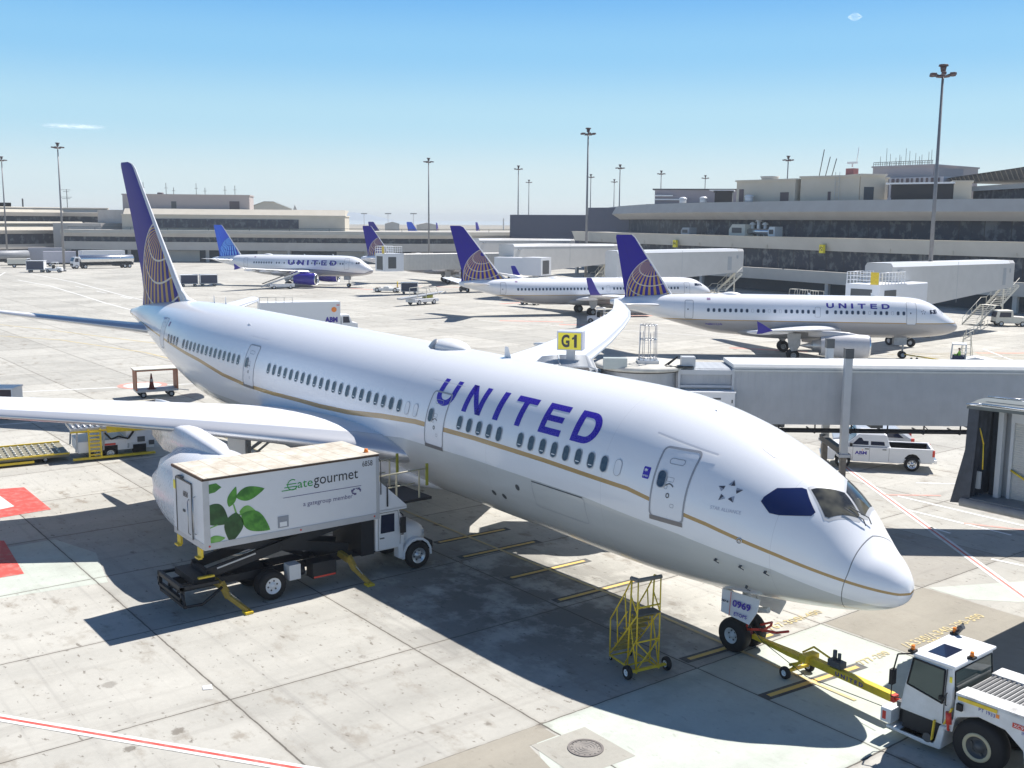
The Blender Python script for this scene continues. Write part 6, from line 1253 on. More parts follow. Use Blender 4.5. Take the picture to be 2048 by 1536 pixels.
for x in (.12,3.0):
    for sd in (-1,1): w_=wheel(tg,(x,sd*.92,.66),(0,1,0),.66,.48,.34,n=36,rimm=DGREY); g=MB(); g.lathe([(.235,.36),(.262,.35),(.268,.31),(.24,.27)],(x,sd*.92,.66),(0,sd,0),36); g.build('rim_ring',paint('rim_cream',(.50,.45,.30),.5,dirt=.15),w_,fix=False)
def tgt(nm,s,x,z,w,h,mt): return text_on(nm,s,1,mt,tg,frame((x,-hw-.012,z),(1,0,-.08),(0,0,1)),.0,fit=(w,h))
tgt('lettering','PT 1933',.10,1.60,.40,.09,BLUE2); tgt('lettering','INTL',1.15,1.40,.22,.08,BLUE2)
g=MB(); g.box((.92,-hw-.012,1.50),(1.42,-hw-.004,1.62)); q=g.build('number_plate',RED,tg); text_on('lettering','XC9Y5B',1,WHITE,q,frame((.95,-hw-.018,1.52),(1,0,0),(0,0,1)),.0,fit=(.44,.085))
g=MB(); g.box((.52,-hw-.012,1.58),(.60,-hw-.004,1.67)); g.build('orange_sticker',ORANGE,tg); g=MB(); g.box((1.45,-hw-.012,1.28),(1.68,-hw-.004,1.48)); g.build('black_sticker',BLACK,tg)
# ---------------- boarding bridges
BRG=ribs('bridge_grey_wall',(.42,.44,.465),0,3.2,depth=.01,dirt=.14); BRR=paint('bridge_roof',(.60,.61,.60),.5,dirt=.12); BRT=paint('bridge_trim',(.50,.52,.54),.45,dirt=.1)
RZ=math.atan2(.781,.625)
br=thing('boarding_bridge','long grey boarding bridge crossing behind the wide-body, with two square lift columns','boarding bridge',(-14.28,10.49,0),RZ)
def cham(y0,y1,z0,z1,c): return [(y0,z0),(y1,z0),(y1,z1-c),(y1-c,z1),(y0+c,z1),(y0,z1-c)]
g=MB(); g.prism(cham(0,2.6,4.6,7.12,.12),-.75,26,'x'); g.build('tunnel',BRG,br)
g=MB(); g.prism([(-.05,7.0),(2.65,7.0),(2.5,7.16),(.1,7.16)],-.8,26,'x'); g.box((-.8,-.07,6.88),(26,-.02,6.96)); g.box((-.8,-.045,6.98),(26,-.03,7.06)); g.build('tunnel_roof',BRR,br)
g=MB(); g.prism(cham(.15,2.45,4.7,6.95,.1),-3.2,-.7,'x'); g.build('inner_tunnel',BRG,br)
g=MB(); g.box((-3.15,-.02,6.72),(-.75,.14,6.92)); g.box((-3.15,-.02,6.16),(-.75,.14,6.26)); 
for x in (-3.15,-.85): g.box((x,-.05,4.6),(x+.1,.14,6.98))
g.build('portal_frame',BRT,br)
g=MB(); g.box((-3.05,-.62,4.55),(-.80,.05,6.02)); cb=g.build('electrical_cabinet',TW,br,bevel=.03)
g=MB(); g.box((-3.08,-.66,6.02),(-.77,.07,6.07)); g.build('cabinet_top',WHITE,cb); 
g=MB(); g.box((-2.20,-.625,4.7),(-2.18,-.615,5.95)); 
for x in (-2.3,-.95): g.box((x,-.64,5.6),(x+.05,-.62,5.74))
for k in range(4):
    for j in range(8): g.box((-1.95+j*.10+(.12 if j>3 else 0),-.626,5.15-.1*k),(-1.89+j*.10+(.12 if j>3 else 0),-.62,5.18-.1*k))
g.box((-1.75,-.626,5.74),(-1.4,-.62,5.82)); g.build('cabinet_vents',DGREY,cb)
for y,t,h in ((-.36,3.93,7.95),(2.96,4.05,8.0)):
    g=MB(); g.box((t-.155,y-.155,3.35),(t+.155,y+.155,h-.42)); c_=g.build('lift_column',BRT,br,bevel=.02); g=MB(); g.box((t-.175,y-.175,h-.42),(t+.175,y+.175,h)); g.build('column_cap',DGREY,c_); g=MB(); g.box((t-.12,y-.12,.75),(t+.12,y+.12,3.4)); g.build('inner_column',paint('weathered_steel',(.22,.20,.18),.6,.3,dirt=.25),c_); g=MB(); g.box((t-.24,y-.24,3.3),(t+.24,y+.24,3.42)); g.build('column_collar',BRT,c_)
g=MB(); g.box((3.7,-.5,.45),(4.3,3.1,.85)); g.beam((3.9,-.3,3.5),(3.9,2.9,3.5),.25); g.build('drive_frame',CH,br)
for y in (-.1,2.7): wheel(br,(4,y,.5),(1,0,0),.5,.35,.24,n=24)
g=MB(); g.cyl((-.7,.3,4.27),(25,.3,4.27),.08); g.cyl((-.7,.9,4.22),(25,.9,4.22),.06)
for k in range(17): x=-.3+1.55*k; g.beam((x,.1,4.6),(x,.1,4.22),.05); g.beam((x,.1,4.58),(x+.35,.1,4.25),.03) if k%2 else None; g.beam((x,.1,4.22),(x,1.5,4.22),.05)
g.build('cable_tray',CH,br)
g=MB(); 
for k in range(5): g.box((1+4.2*k,0.1,4.45),(1.5+4.2*k,2.5,4.6))
g.build('floor_beam',DGREY,br)
# rotunda and cab at the aircraft end
g=MB(); g.lathe([(4.5,1.75),(6.85,1.75)],(-4.6,1.3,0),(0,0,1),28); g.build('rotunda',BRG,br,fix=False)
g=MB(); g.lathe([(6.85,1.75),(6.85,2.02),(6.97,2.05),(7.05,1.9),(7.10,0)],(-4.6,1.3,0),(0,0,1),28); g.build('rotunda_roof',paint('pad_roof',(.58,.56,.50),.7,dirt=.2),br,fix=False)
g=MB(); g.lathe([(6.80,1.9),(6.86,2.03)],(-4.6,1.3,0),(0,0,1),28); g.build('rotunda_seal',BLACK,br,fix=False)
g=MB(); g.box((-8.4,-.1,4.5),(-5.6,2.9,6.6)); g.build('cab',BRG,br)
g=MB(); 
for k in range(12):
    y=-.45+.24*k; g.tube([(-9.5+.05*k,y,6.98+.012*k),(-8.2,y,7.06+.012*k),(-7.0,y,7.06+.012*k),(-6.68,y,6.98),(-6.55,y,6.7),(-6.55,y,6.3)],.05,6)
g.tube([(-8.2,-.45,7.1),(-8.2,2.2,7.22)],.04,5); g.build('canopy_hoop',BRT,br)
g=MB(); g.loft([[Vector((-9.5,y,6.72)),Vector((-8.2,y,6.78)),Vector((-7.0,y,6.78)),Vector((-6.85,y,6.7)),Vector((-6.75,y,6.2))] for y in (-.5,2.25)],closed=False,cap=False); g.build('canopy_fabric',paint('canopy_fabric',(.05,.05,.06),.8,dirt=.1),br,fix=False)
g=MB(); g.box((-6.35,-.35,6.95),(-5.35,.1,7.42)); g.build('roof_unit',paint('unit_green_grey',(.42,.46,.44),.5,dirt=.12),br,bevel=.02); g=MB(); g.box((-3.0,.1,6.98),(-2.4,.6,7.45)); g.build('roof_unit',BRT,br,bevel=.02)
g=MB(); g.beam((-3.6,.5,7.0),(-3.15,.2,7.45),.06); g.beam((-3.75,.3,7.0),(-3.3,.0,7.4),.05); g.box((-3.7,-.1,7.02),(-2.5,.1,7.06)); g.build('roof_bracket',BLACK,br)
g=MB()
cx,cy=-4.35,1.0
for z in (8.72,8.1,7.3): g.tube([(cx+.36*math.cos(a),cy+.36*math.sin(a),z) for a in [2*PI*i/14 for i in range(14)]],.022,5,True)
for k in range(9): a=2*PI*k/9; g.tube([(cx+.36*math.cos(a),cy+.36*math.sin(a),8.72-.3*(k%2)),(cx+.40*math.cos(a),cy+.40*math.sin(a),7.15)],.016,5)
g.box((cx-.45,cy-.45,7.08),(cx+.45,cy+.45,7.2)); g.build('ladder_cage',STEEL,br)
sg=thing('gate_sign','large boxy yellow G1 gate sign on a short post above the wide-body roofline','sign',(-19.8,5.05,7.12),R(38))
g=MB(); g.box((-.17,-.15,0),(.17,.15,.52)); g.build('post',BRT,sg); g=MB(); g.box((-.56,-.32,.5),(.56,.32,1.32)); hb=g.build('housing',paint('sign_housing',(.52,.55,.66),.4,dirt=.05),sg,bevel=.02)
g=MB(); g.box((-.50,-.33,.54),(.50,-.322,1.26)); g.build('face',YELS,hb); text_on('lettering','G',.8,BLKP,hb,frame((-.36,-.337,.63),(1,0,0),(0,0,1)),.03,1.05,fit=(.36,.56)); g=MB(); g.add([(x,-.337,z) for x,z in ((.20,.63),(.32,.63),(.32,1.19),(.22,1.19),(.19,1.10),(.11,1.05),(.11,.97),(.20,.99))],[tuple(range(8))]); g.build('numeral',BLKP,hb,fix=False)
# second bridge: dark cab with roller shutter at the right edge
b2=thing('boarding_bridge','dark open bridge cab with ribbed roller shutter and black bellows at the right edge','boarding bridge',(-2.05,6.0,0),R(2))
DK=paint('cab_dark',(.045,.055,.075),.6,dirt=.25); 
g=MB(); g.box((-.02,.05,4.40),(4.6,2.6,4.68)); g.cyl((-.02,.0,4.52),(4.6,.0,4.52),.14,n=12); g.build('floor_lip',paint('lip_grey',(.26,.27,.28),.7,dirt=.2),b2)
g=MB(); 
for k in range(7):
    y=.05+.28*k; g.loft([[Vector((-.10-.25,y-.1,4.45)),Vector((.22,y,4.5)),Vector((-.30,y+.14,4.45))],[Vector((0.02,y-.1,6.2)),Vector((.30,y,6.2)),Vector((.05,y+.14,6.2))],[Vector((.05,y-.1,7.66)),Vector((.34,y,7.66)),Vector((.08,y+.14,7.66))]],smooth=False)
g.build('bellows',DK,b2)
g=MB(); g.loft([[Vector((-.02,-.05+1.9*t,7.60+.12*math.sin(PI*t))) ,Vector((4.6,-.05+1.9*t,7.60+.12*math.sin(PI*t)+.12)),Vector((4.6,-.05+1.9*t,7.5+.12*math.sin(PI*t)+.12)),Vector((-.02,-.05+1.9*t,7.5+.12*math.sin(PI*t)))] for t in [i/6 for i in range(7)]],smooth=False); g.build('canopy',paint('canopy_dark',(.10,.12,.12),.5,dirt=.2),b2)
g=MB(); g.tube([(-.02,-.05,7.62),(.5,-.1,7.70),(4.6,-.1,7.76)],.045); g.tube([(.3,.6,7.85),(1.6,.6,7.90)],.03); g.build('canopy_edge',ALU,b2)
g=MB(); g.box((.62,.75,4.66),(.78,.95,7.4)); g.box((.95,.9,7.1),(4.6,1.05,7.42)); g.box((.95,.92,4.66),(1.05,1.05,7.1)); g.build('door_post',BRT,b2)
g=MB(); g.box((1.05,.98,4.68),(4.6,1.04,7.12)); g.build('roller_shutter',ribs('shutter_ribs',(.50,.50,.48),2,14,depth=.02,dirt=.12),b2)
g=MB(); g.box((.35,1.0,4.68),(.62,2.4,7.5)); g.box((.1,.5,4.9),(.2,.62,5.6)); g.build('side_wall',DK,b2); g=MB(); g.box((.22,.35,4.95),(.38,.42,5.5)); g.build('control_panel',GREYP,b2)
g=MB(); g.tube([(.12,.35,7.3),(.42,.3,6.4),(.45,.3,5.6)],.02); g.tube([(1.05,.9,5.6),(1.6,.85,5.35),(2.4,.85,5.25),(3.5,.85,5.35)],.035); g.build('strap',YEL,b2)
g=MB(); g.prism(cham(1.1,9.5,4.4,7.5,.1),.4,4.5,'x'); g.build('cab_body',BRG,b2); g=MB(); g.box((2.0,4,0),(2.5,4.5,4.4)); g.box((3.4,4,0),(3.9,4.5,4.4)); g.build('support_leg',BRT,b2)
# background bridges: fixed pedestal tunnels from terminal to stands
def bgbridge(label,P,Q,zr0,zr1,zb0,zb1,w=3.2,mat=None,taper=True):
    P=Vector((*P,0));Q=Vector((*Q,0)); L=(Q-P).length; t=thing('boarding_bridge',label,'boarding bridge',P,math.atan2(Q.y-P.y,Q.x-P.x),'fixed boarding bridges along the terminals')
    g=MB(); g.loft([[Vector((x,y,z)) for y,z in ((0,zb),(0,zr-.35),(.25,zr),(w-.25,zr),(w,zr-.35),(w,zb))] for x,zb,zr in ((0,zb0,zr0),(L*.30,zb0+.05,zr0-.02),(L*.36,zb0+.15,zr0-.03),(L,zb1,zr1))],smooth=False); 
    g.build('tunnel',mat or BGW,t)
    g=MB(); g.loft([[Vector((x,y,z)) for y,z in ((-.05,zr-.36),(.22,zr+.04),(w-.22,zr+.04),(w+.05,zr-.36))] for x,zr in ((0.05,zr0),(L*.95,zr1))],smooth=False,cap=False,closed=False); g.build('roof',WHITE,t,fix=False)
    g=MB(); g.box((L*.25-.4,w*.5-.4,0),(L*.25+.4,w*.5+.4,zb0+.2)); g.box((L*.5-.1,-.02,zb0),(L*.5-.06,0,zr0)); g.build('support_leg',BRT,t)
    g=MB(); g.box((L-3.2,-.03,zb1+.3),(L-2.4,0,zb1+2.4)); g.box((L-1.4,-.05,zr1-1.5),(L-1.1,0,zr1-1.0)); g.box((1.2,-.25,zr0-.95),(2.2,0,zr0-.75)); g.build('service_door',GREYP,t)
    return t,P,Q,L
BGW=paint('bridge_cream_wall',(.60,.59,.57),.5,dirt=.12,scale=.6)
T1,P1,Q1,LL1=bgbridge('white fixed bridge tunnel at the right edge, nearest the small-title jet',(-51.1,77.3),(-53.7,108.1),8.9,8.7,4.1,5.4)
T2,P2,Q2,LL2=bgbridge('pale fixed bridge tunnel behind the nose of the middle jet, stairs at its right end',(-101.5,84.4),(-97.9,108.4),8.8,9.0,4.3,5.4)
T3,P3,Q3,LL3=bgbridge('pale fixed bridge tunnel between the two gold globe tails',(-131.2,88.0),(-142.9,123.6),9.1,8.7,4.2,5.0)
T4,P4,Q4,LL4=bgbridge('farthest pale fixed bridge tunnel beside the centre concourse, mostly hidden',(-175.3,112.5),(-185.0,148.5),9.2,8.8,4.5,5.2)
# telescopic ends
def apronhead(label,P,ang,L,z0,z1,cabw=3.2,mat=None,rail=False,shut=False):
    t=thing('boarding_bridge',label,'boarding bridge',(*P,0),ang); g=MB(); g.prism(cham(0,2.7,z0,z1,.1),0,L,'x'); g.build('tunnel',mat or BRC,t)
    g=MB(); g.box((-cabw,-.6,z0-.1),(.3,3.2,z1+.1)); g.build('cab',TW,t); g=MB(); g.box((-cabw-.02,.2,z0+.15),(-cabw+.03,2.6,z1-.4)); g.box((-cabw*.8,-.63,z0+.4),(-cabw*.35,-.6,z1-.5)); g.build('cab_opening',DGREY,t)
    g=MB(); g.box((L*.55-.3,.3,.3),(L*.55+.3,2.4,.9)); g.box((L*.55-.15,.2,.6),(L*.55+.15,.5,z0+1)); g.box((L*.55-.15,2.2,.6),(L*.55+.15,2.5,z0+1)); g.build('lift_frame',CH,t)
    for y in (.1,2.6): wheel(t,(L*.55,y,.5),(1,0,0),.5,.3,.22,n=16)
    if rail:
        g=MB()
        for k in range(9): x=-cabw+k*cabw/8; g.beam((x,-.5,z1+.1),(x,-.5,z1+1.3),.07); g.beam((x,3.1,z1+.1),(x,3.1,z1+1.3),.07)
        for z in (z1+.5,z1+.9,z1+1.3): g.tube([(-cabw,-.5,z),(0,-.5,z)],.035,5); g.tube([(-cabw,3.1,z),(0,3.1,z)],.035,5); g.tube([(-cabw,-.5,z),(-cabw,3.1,z)],.035,5)
        g.build('roof_rail',WHITE,t); g=MB(); g.box((-cabw-.05,-.5,z1+.1),(-cabw,.4,z1+1.35)); g.build('warning_board',YEL,t)
    return t
BRC=ribs('ribbed_tunnel',(.56,.54,.50),0,1.6,depth=.03,dirt=.12)
apronhead('cream bridge head with railed roof platform behind the small-title jet',(-49.0,75.6),math.atan2(8,-1.0)-.05,6,4.2,6.9,5.2,mat=TW,rail=True)
apronhead('long ribbed beige telescopic bridge reaching to the nose of the blue-engined jet',(-147.0,75.0),math.atan2(27.8,2.4),25,4.3,7.2,3.4,rail=True)
apronhead('open-faced bridge head between the two gold globe tails',(-127.5,89.2),math.atan2(.4,-1)+.8,6,4.2,7.0,3.2,mat=TW)
# bridge stairs
def stairs(label,P,ang,n,rise,run,w,mid=True):
    t=thing('bridge_stairs',label,'stairs',(*P,0),ang,'outdoor stairs beside the fixed bridges')
    g=MB()
    for k in range(n): x=k*run+(1.1 if k>=n//2 else 0); g.box((x,0,(k+1)*rise-.05),(x+run*.9,w,(k+1)*rise))
    g.box((n//2*run,0,n//2*rise-.05),(n//2*run+1.1,w,n//2*rise)); g.build('treads',CREAM,t)
    g=MB(); xe=n*run+1.1
    for y in (0,w): g.tube([(0,y,.95),(n//2*run,y,n//2*rise+.95),(n//2*run+1.1,y,n//2*rise+.95),(xe,y,n*rise+.95)],.035,5); g.beam((0,y,.1),(n//2*run,y,n//2*rise-.1),.1,.25); g.beam((n//2*run+1.1,y,n//2*rise-.1),(xe,y,n*rise-.1),.1,.25)
    for k in range(0,n,3):
        x=k*run+(1.1 if k>=n//2 else 0)
        for y in (0,w): g.beam((x,y,k*rise),(x,y,k*rise+.95),.04)
    g.beam((n//2*run+.5,w,0),(n//2*run+.5,w,n//2*rise),.15); g.beam((xe,w,0),(xe,w,n*rise),.15); g.build('rail',CREAM,t); return t
stairs('wide cream steel stairs with white treads rising at the right edge',(-58.2,108.2),math.atan2(1,.12),24,.215,.30,2.2)
stairs('cream stairs below the right end of the second fixed bridge',(-99.2,100.5),math.atan2(1,.25),24,.215,.26,2.0)
stairs('short dark stairs at the right end of the third fixed bridge',(-139,112),math.atan2(1,-.15),22,.215,.28,1.8)
# ---------------- pickup trucks
def pickup(label,loc,ang,paintm,logo=None):
    t=thing('pickup_truck',label,'pickup truck',(*loc,0),ang)   # front wheel at origin, x to the tail
    W=.99
    side=[(-1.05,.45),(-1.08,.95),(-.95,1.06),(-.25,1.20),(.05,1.24),(.70,1.86),(.90,1.91),(1.95,1.92),(2.22,1.86),(2.40,1.28),(4.62,1.26),(4.66,.55),(4.0,.48),(3.92,.75),(3.75,.92),(3.56,.96),(3.36,.92),(3.18,.75),(3.10,.42),(.50,.40),(.42,.72),(.25,.90),(.0,.95),(-.24,.90),(-.40,.72),(-.46,.42)]
    low=[(-1.05,.45),(-1.08,.95),(-.95,1.06),(-.25,1.20),(2.40,1.24),(4.62,1.26),(4.66,.55),(4.0,.48),(3.92,.75),(3.75,.92),(3.56,.96),(3.36,.92),(3.18,.75),(3.10,.42),(.50,.40),(.42,.72),(.25,.90),(.0,.95),(-.24,.90),(-.40,.72),(-.46,.42)]
    g=MB(); g.prism(low,-W,-W+.12,'y'); g.prism(low,W-.12,W,'y'); g.box((4.50,-W+.12,.62),(4.62,W-.12,1.24)); g.box((2.38,-W+.12,.6),(2.46,W-.12,1.24)); g.box((2.3,-W+.1,.45),(4.6,W-.1,.66)); g.box((.4,-W+.1,.40),(2.42,W-.1,1.2)); g.prism([(-1.05,.5),(-1.08,.95),(-.95,1.06),(-.25,1.20),(.05,1.23),(.5,1.23),(.5,.8),(-.6,.8)],-W+.1,W-.1,'y'); b_=g.build('body',paintm,t,bevel=.03)
    g=MB(); g.loft([[Vector((.05,-.88,1.23)),Vector((2.42,-.88,1.23)),Vector((2.42,.88,1.23)),Vector((.05,.88,1.23))],[Vector((.78,-.74,1.86)),Vector((2.24,-.76,1.86)),Vector((2.24,.76,1.86)),Vector((.78,.74,1.86))],[Vector((.98,-.60,1.98)),Vector((2.1,-.62,1.98)),Vector((2.1,.62,1.98)),Vector((.98,.60,1.98))]],smooth=False); c_=g.build('cab',paintm,t,bevel=.05)
    for sd in (-1,1):
        def sp(x,z): return (x,sd*(.895-(z-1.23)*.245),z)
        for q in ([(.46,1.32),(1.30,1.32),(1.30,1.68),(.80,1.68)],[(1.42,1.32),(2.14,1.32),(2.08,1.68),(1.42,1.68)]):
            g=MB(); g.add([sp(x,z) for x,z in q],[(0,1,2,3)]); g.build('side_window',GLASSD,c_,fix=False)
        g=MB()
        for x0,z0,x1,z1 in ((.50,.5,.50,1.24),(1.36,.45,1.36,1.24),(2.36,.5,2.36,1.24)): g.box((x0-.006,sd*(W+.002),z0),(x0+.006,sd*W,z1))
        for x in (1.12,2.02): g.box((x,sd*(W+.02),1.10),(x+.2,sd*W,1.14))
        g.build('door_seam',BLACK,b_)
        g=MB(); g.box((.32,sd*.98,1.24),(.46,sd*1.16,1.42)); g.build('mirror',BLACK,c_,bevel=.02)
        g=MB(); g.box((4.55,sd*(W-.16),.86),(4.68,sd*(W+.01),1.2)); g.build('tail_light',RED,b_,bevel=.01)
        g=MB(); g.box((-1.10,sd*.62,.84),(-.98,sd*.93,1.0)); g.build('headlight',ALU,b_,bevel=.02)
        for x in (0,3.56): wheel(t,(x,sd*.86,.40),(0,1,0),.40,.26,.24,n=24,rimm=ALU)
    g=MB(); g.add([(.14,-.80,1.29),(.14,.80,1.29),(.70,.68,1.80),(.70,-.68,1.80)],[(0,1,2,3)]); g.v=[(x-.015,y,z+.015) for x,y,z in g.v]; g.build('windscreen',paint('windscreen_blue',(.10,.16,.20),.1,dirt=.02),c_,fix=False)
    g=MB(); g.box((2.46,-W+.13,.665),(4.49,W-.13,.68)); g.box((2.46,-W+.121,.66),(4.49,-W+.13,1.2)); g.box((2.46,W-.13,.66),(4.49,W-.121,1.2)); g.box((2.461,-W+.13,.66),(2.47,W-.13,1.2)); g.build('bed_liner',BLACK,b_)
    g=MB(); g.box((4.66,-.95,.48),(4.82,.95,.68)); g.box((-1.16,-.95,.45),(-1.04,.95,.62)); g.build('bumper',ALU,t,bevel=.03); g=MB(); g.box((-1.12,-.55,.66),(-1.06,.55,.98)); g.build('grille',DGREY,t)
    if logo: text_on('lettering',logo,1,BLUE2,b_,frame((.60,-W-.004,.80),(1,0,0),(0,0,1)),.04,fit=(.62,.19)); text_on('lettering','Janitorial',1,GREYP,b_,frame((.76,-W-.004,.72),(1,0,0),(0,0,1)),.0,fit=(.36,.05)); g=MB(); g.cyl((.99,-W-.004,1.05),(.99,-W,1.05),.03,n=10); g.build('logo_dot',ORANGE,b_)
    return t
pickup('white pickup truck with blue letters on its door parked beyond the nose',(-18.9-.53,23.9+.67),math.atan2(.62505,.78059),TW,'ABM')
c2=thing('car','silver-grey hatchback with red tail lamp behind the white pickup, partly hidden','car',(-20.9,28.6,0),R(38))
g=MB(); g.prism([(-1.6,.35),(-1.7,.8),(-1.0,.95),(-.35,1.38),(1.9,1.42),(2.6,1.0),(2.75,.9),(2.75,.4),(2.3,.3),(-1.2,.3)],-.88,.88,'y'); b_=g.build('body',paint('silver_car',(.48,.50,.53),.3,.3,dirt=.05),c2,bevel=.08)
for sd in (-1,1):
    g=MB(); g.add([(-.55,sd*.89,1.02),(1.0,sd*.89,1.02),(1.0,sd*.89,1.34),(-.25,sd*.89,1.34)],[(0,1,2,3)]); g.add([(1.1,sd*.89,1.02),(2.2,sd*.89,1.02),(1.8,sd*.89,1.34),(1.1,sd*.89,1.34)],[(0,1,2,3)]); g.build('side_window',GLASSD,b_,fix=False)
    g=MB(); g.box((2.6,sd*.7,.75),(2.78,sd*.9,1.0)); g.build('tail_light',RED,b_)
    for x in (-.85,1.9): wheel(c2,(x,sd*.78,.33),(0,1,0),.33,.22,.2,n=18,rimm=ALU)
g=MB(); g.add([(-1.02,-.7,.98),(-1.02,.7,.98),(-.38,.65,1.37),(-.38,-.65,1.37)],[(0,1,2,3)]); g.v=[(x-.03,y,z+.03) for x,y,z in g.v]; g.build('windscreen',GLASSD,b_,fix=False)
# ---------------- ground support gear, generic builders
def cart(label,x,y,ang,col=None,curt=None,open_=False,s=1.0,group='covered baggage carts'):
    t=thing('baggage_cart',label,'baggage cart',(x,y,0),ang,group); t.scale=(s,)*3; col=col or WHITE; curt=curt or paint('curtain_navy',(.05,.06,.10),.7,dirt=.1)
    g=MB(); g.box((-1.5,-.8,.45),(1.5,.8,.58)); g.beam((1.5,0,.45),(2.4,0,.3),.06); g.build('deck',GREYP,t)
    g=MB(); g.box((-1.5,-.8,.58),(-1.42,.8,2.0)); g.box((1.42,-.8,.58),(1.5,.8,2.0)); g.box((-1.55,-.85,2.0),(1.55,.85,2.1)); g.build('canopy',col,t)
    if not open_:
        g=MB(); g.box((-1.42,-.76,.6),(1.42,-.72,1.95)); g.box((-1.42,.72,.6),(1.42,.76,1.95)); g.build('curtain',curt,t)
    for a in (-1,1):
        for b_ in (-.65,.65): wheel(t,(a,b_,.24),(0,1,0),.24,.14,.12,n=14,rimm=GREYP)
    return t
def boxtruck(label,x,y,ang,L=6.5,H=3.4,col=None,mark=None,kind='box_truck',mk=None):
    t=thing(kind,label,'truck',(x,y,0),ang); col=col or TW
    g=MB(); g.box((-L,-1.2,.95),(0,1.2,H)); b_=g.build('box_body',col,t,bevel=.03)
    g=MB(); g.prism([(.1,.5),(.1,2.35),(1.0,2.35),(1.35,1.5),(2.0,1.35),(2.05,.5)],-1.05,1.05,'y'); c_=g.build('cab',TW,t,bevel=.05)
    for sd in (-1,1):
        g=MB(); g.add([(.3,sd*1.06,1.45),(1.1,sd*1.06,1.45),(.95,sd*1.06,2.15),(.3,sd*1.06,2.15)],[(0,1,2,3)]); g.build('side_window',GLASSD,c_,fix=False)
        for x_ in (1.2,-L+1.6): wheel(t,(x_,sd*.95,.48),(0,1,0),.48,.3,.25,n=16)
    g=MB(); g.box((-L+.1,-.9,.55),(.2,.9,.9)); g.build('chassis_frame',CH,t)
    g=MB(); g.add([(1.0,-.9,2.28),(1.0,.9,2.28),(1.36,.9,1.56),(1.36,-.9,1.56)],[(0,1,2,3)]); g.v=[(x+.02,y,z) for x,y,z in g.v]; g.build('windscreen',GLASSD,c_,fix=False)
    if mark: text_on('lettering',mark,1,mk or BLUE2,b_,frame((-1.8,-1.215,1.55),(1,0,0),(0,0,1)),.06,fit=(1.45,.62)) if mark=='ABM' else None
    return t,b_
# ABM truck behind the crown of the wide-body
tt,bb=boxtruck('white cleaning truck with blue letters and an orange dot, half hidden behind the wide-body crown',-94.2,34.0,R(72),L=9.0,H=3.9,mark='ABM')
g=MB(); g.cyl((-.75,-1.23,3.0),(-.75,-1.215,3.0),.3,n=16); g.build('logo_dot',ORANGE,bb); g=MB(); g.box((-.45,-1.22,3.45),(-.1,-1.21,3.55)); g.build('small_mark',RED,bb)
g=MB(); 
for k in range(5): g.beam((-9+.9*k,-1.15,3.9),(-9+.9*k,-1.15,4.5),.05)
g.tube([(-9,-1.15,4.5),(-5.4,-1.15,4.5)],.04); g.build('roof_rail',PANELW,bb)
# carts
OR=paint('cart_orange',(.42,.15,.07),.6,dirt=.2)
oc=cart('open cart with orange end panel, white roof and a traffic cone aboard, near the tail',-63.3,1.9,math.atan2(2.65,.45),col=OR,open_=True,s=1.0,group=None)
g=MB(); g.box((-1.6,-.9,2.1),(1.6,.9,2.16)); g.build('roof_panel',CREAM,oc)
cn=thing('traffic_cone','dark traffic cone standing on the open orange-ended cart','traffic cone',(-63.3,1.6,.58)); g=MB(); g.cyl((0,0,.04),(0,0,1.15),.20,.04,n=14); g.box((-.26,-.26,0),(.26,.26,.05)); g.build('cone',paint('cone_red',(.22,.05,.04),.6,dirt=.2),cn); g=MB(); g.cyl((0,0,.55),(0,0,.75),.131,.098,n=14); g.build('band',GREYP,cn)
cart('dark-curtained cart with white roof at the left edge, beyond the wing',-60.6,-9.7,math.atan2(1.7,1.2),col=TW,curt=paint('curtain_brown',(.07,.05,.06),.7))
cart('navy-curtained cart on the left apron in front of the box truck',-258,41.6,R(60),s=1.35)
cart('first of two coupled carts right of the big tail, all navy side',-188.2,52.3,R(75),s=1.1); cart('second of two coupled carts right of the big tail, white end panels',-187.1,55.8,R(75),s=1.1)
cart('navy cart under the ribbed bridge, near the yellow chocks',-148.2,77.5,R(60),s=1.0)
# tractors
def tractor(label,x,y,ang,s=1.0,col=None):
    t=thing('baggage_tractor',label,'tractor',(x,y,0),ang,'small baggage tractors'); t.scale=(s,)*3
    g=MB(); g.prism([(-1.4,.3),(-1.4,.8),(-.3,.85),(-.2,.7),(.4,.7),(.5,.95),(1.4,.85),(1.45,.3)],-.6,.6,'y'); g.build('body',col or TW,t,bevel=.04)
    g=MB(); g.box((-.35,-.6,1.75),(.65,.6,1.83)); 
    for x_ in (-.3,.6):
        for y_ in (-.55,.55): g.beam((x_,y_,.8),(x_,y_,1.76),.05)
    g.build('canopy',TW,t); g=MB(); g.box((-.25,-.35,.7),(.1,.35,1.3)); g.build('seat',BLACK,t)
    for x_ in (-.95,.95):
        for y_ in (-.55,.55): wheel(t,(x_,y_,.3),(0,1,0),.3,.2,.16,n=14,rimm=GREYP)
    return t
tractor('small white tractor beside the navy cart on the left apron',-255.6,45.0,R(60),1.35); tractor('small tractor under the tail of the middle jet',-117.5,80.8,R(200),1.15)
tractor('low tractor with red tail lamp on red paint beyond the port wing tip',-88.5,69.2,R(40),1.1)
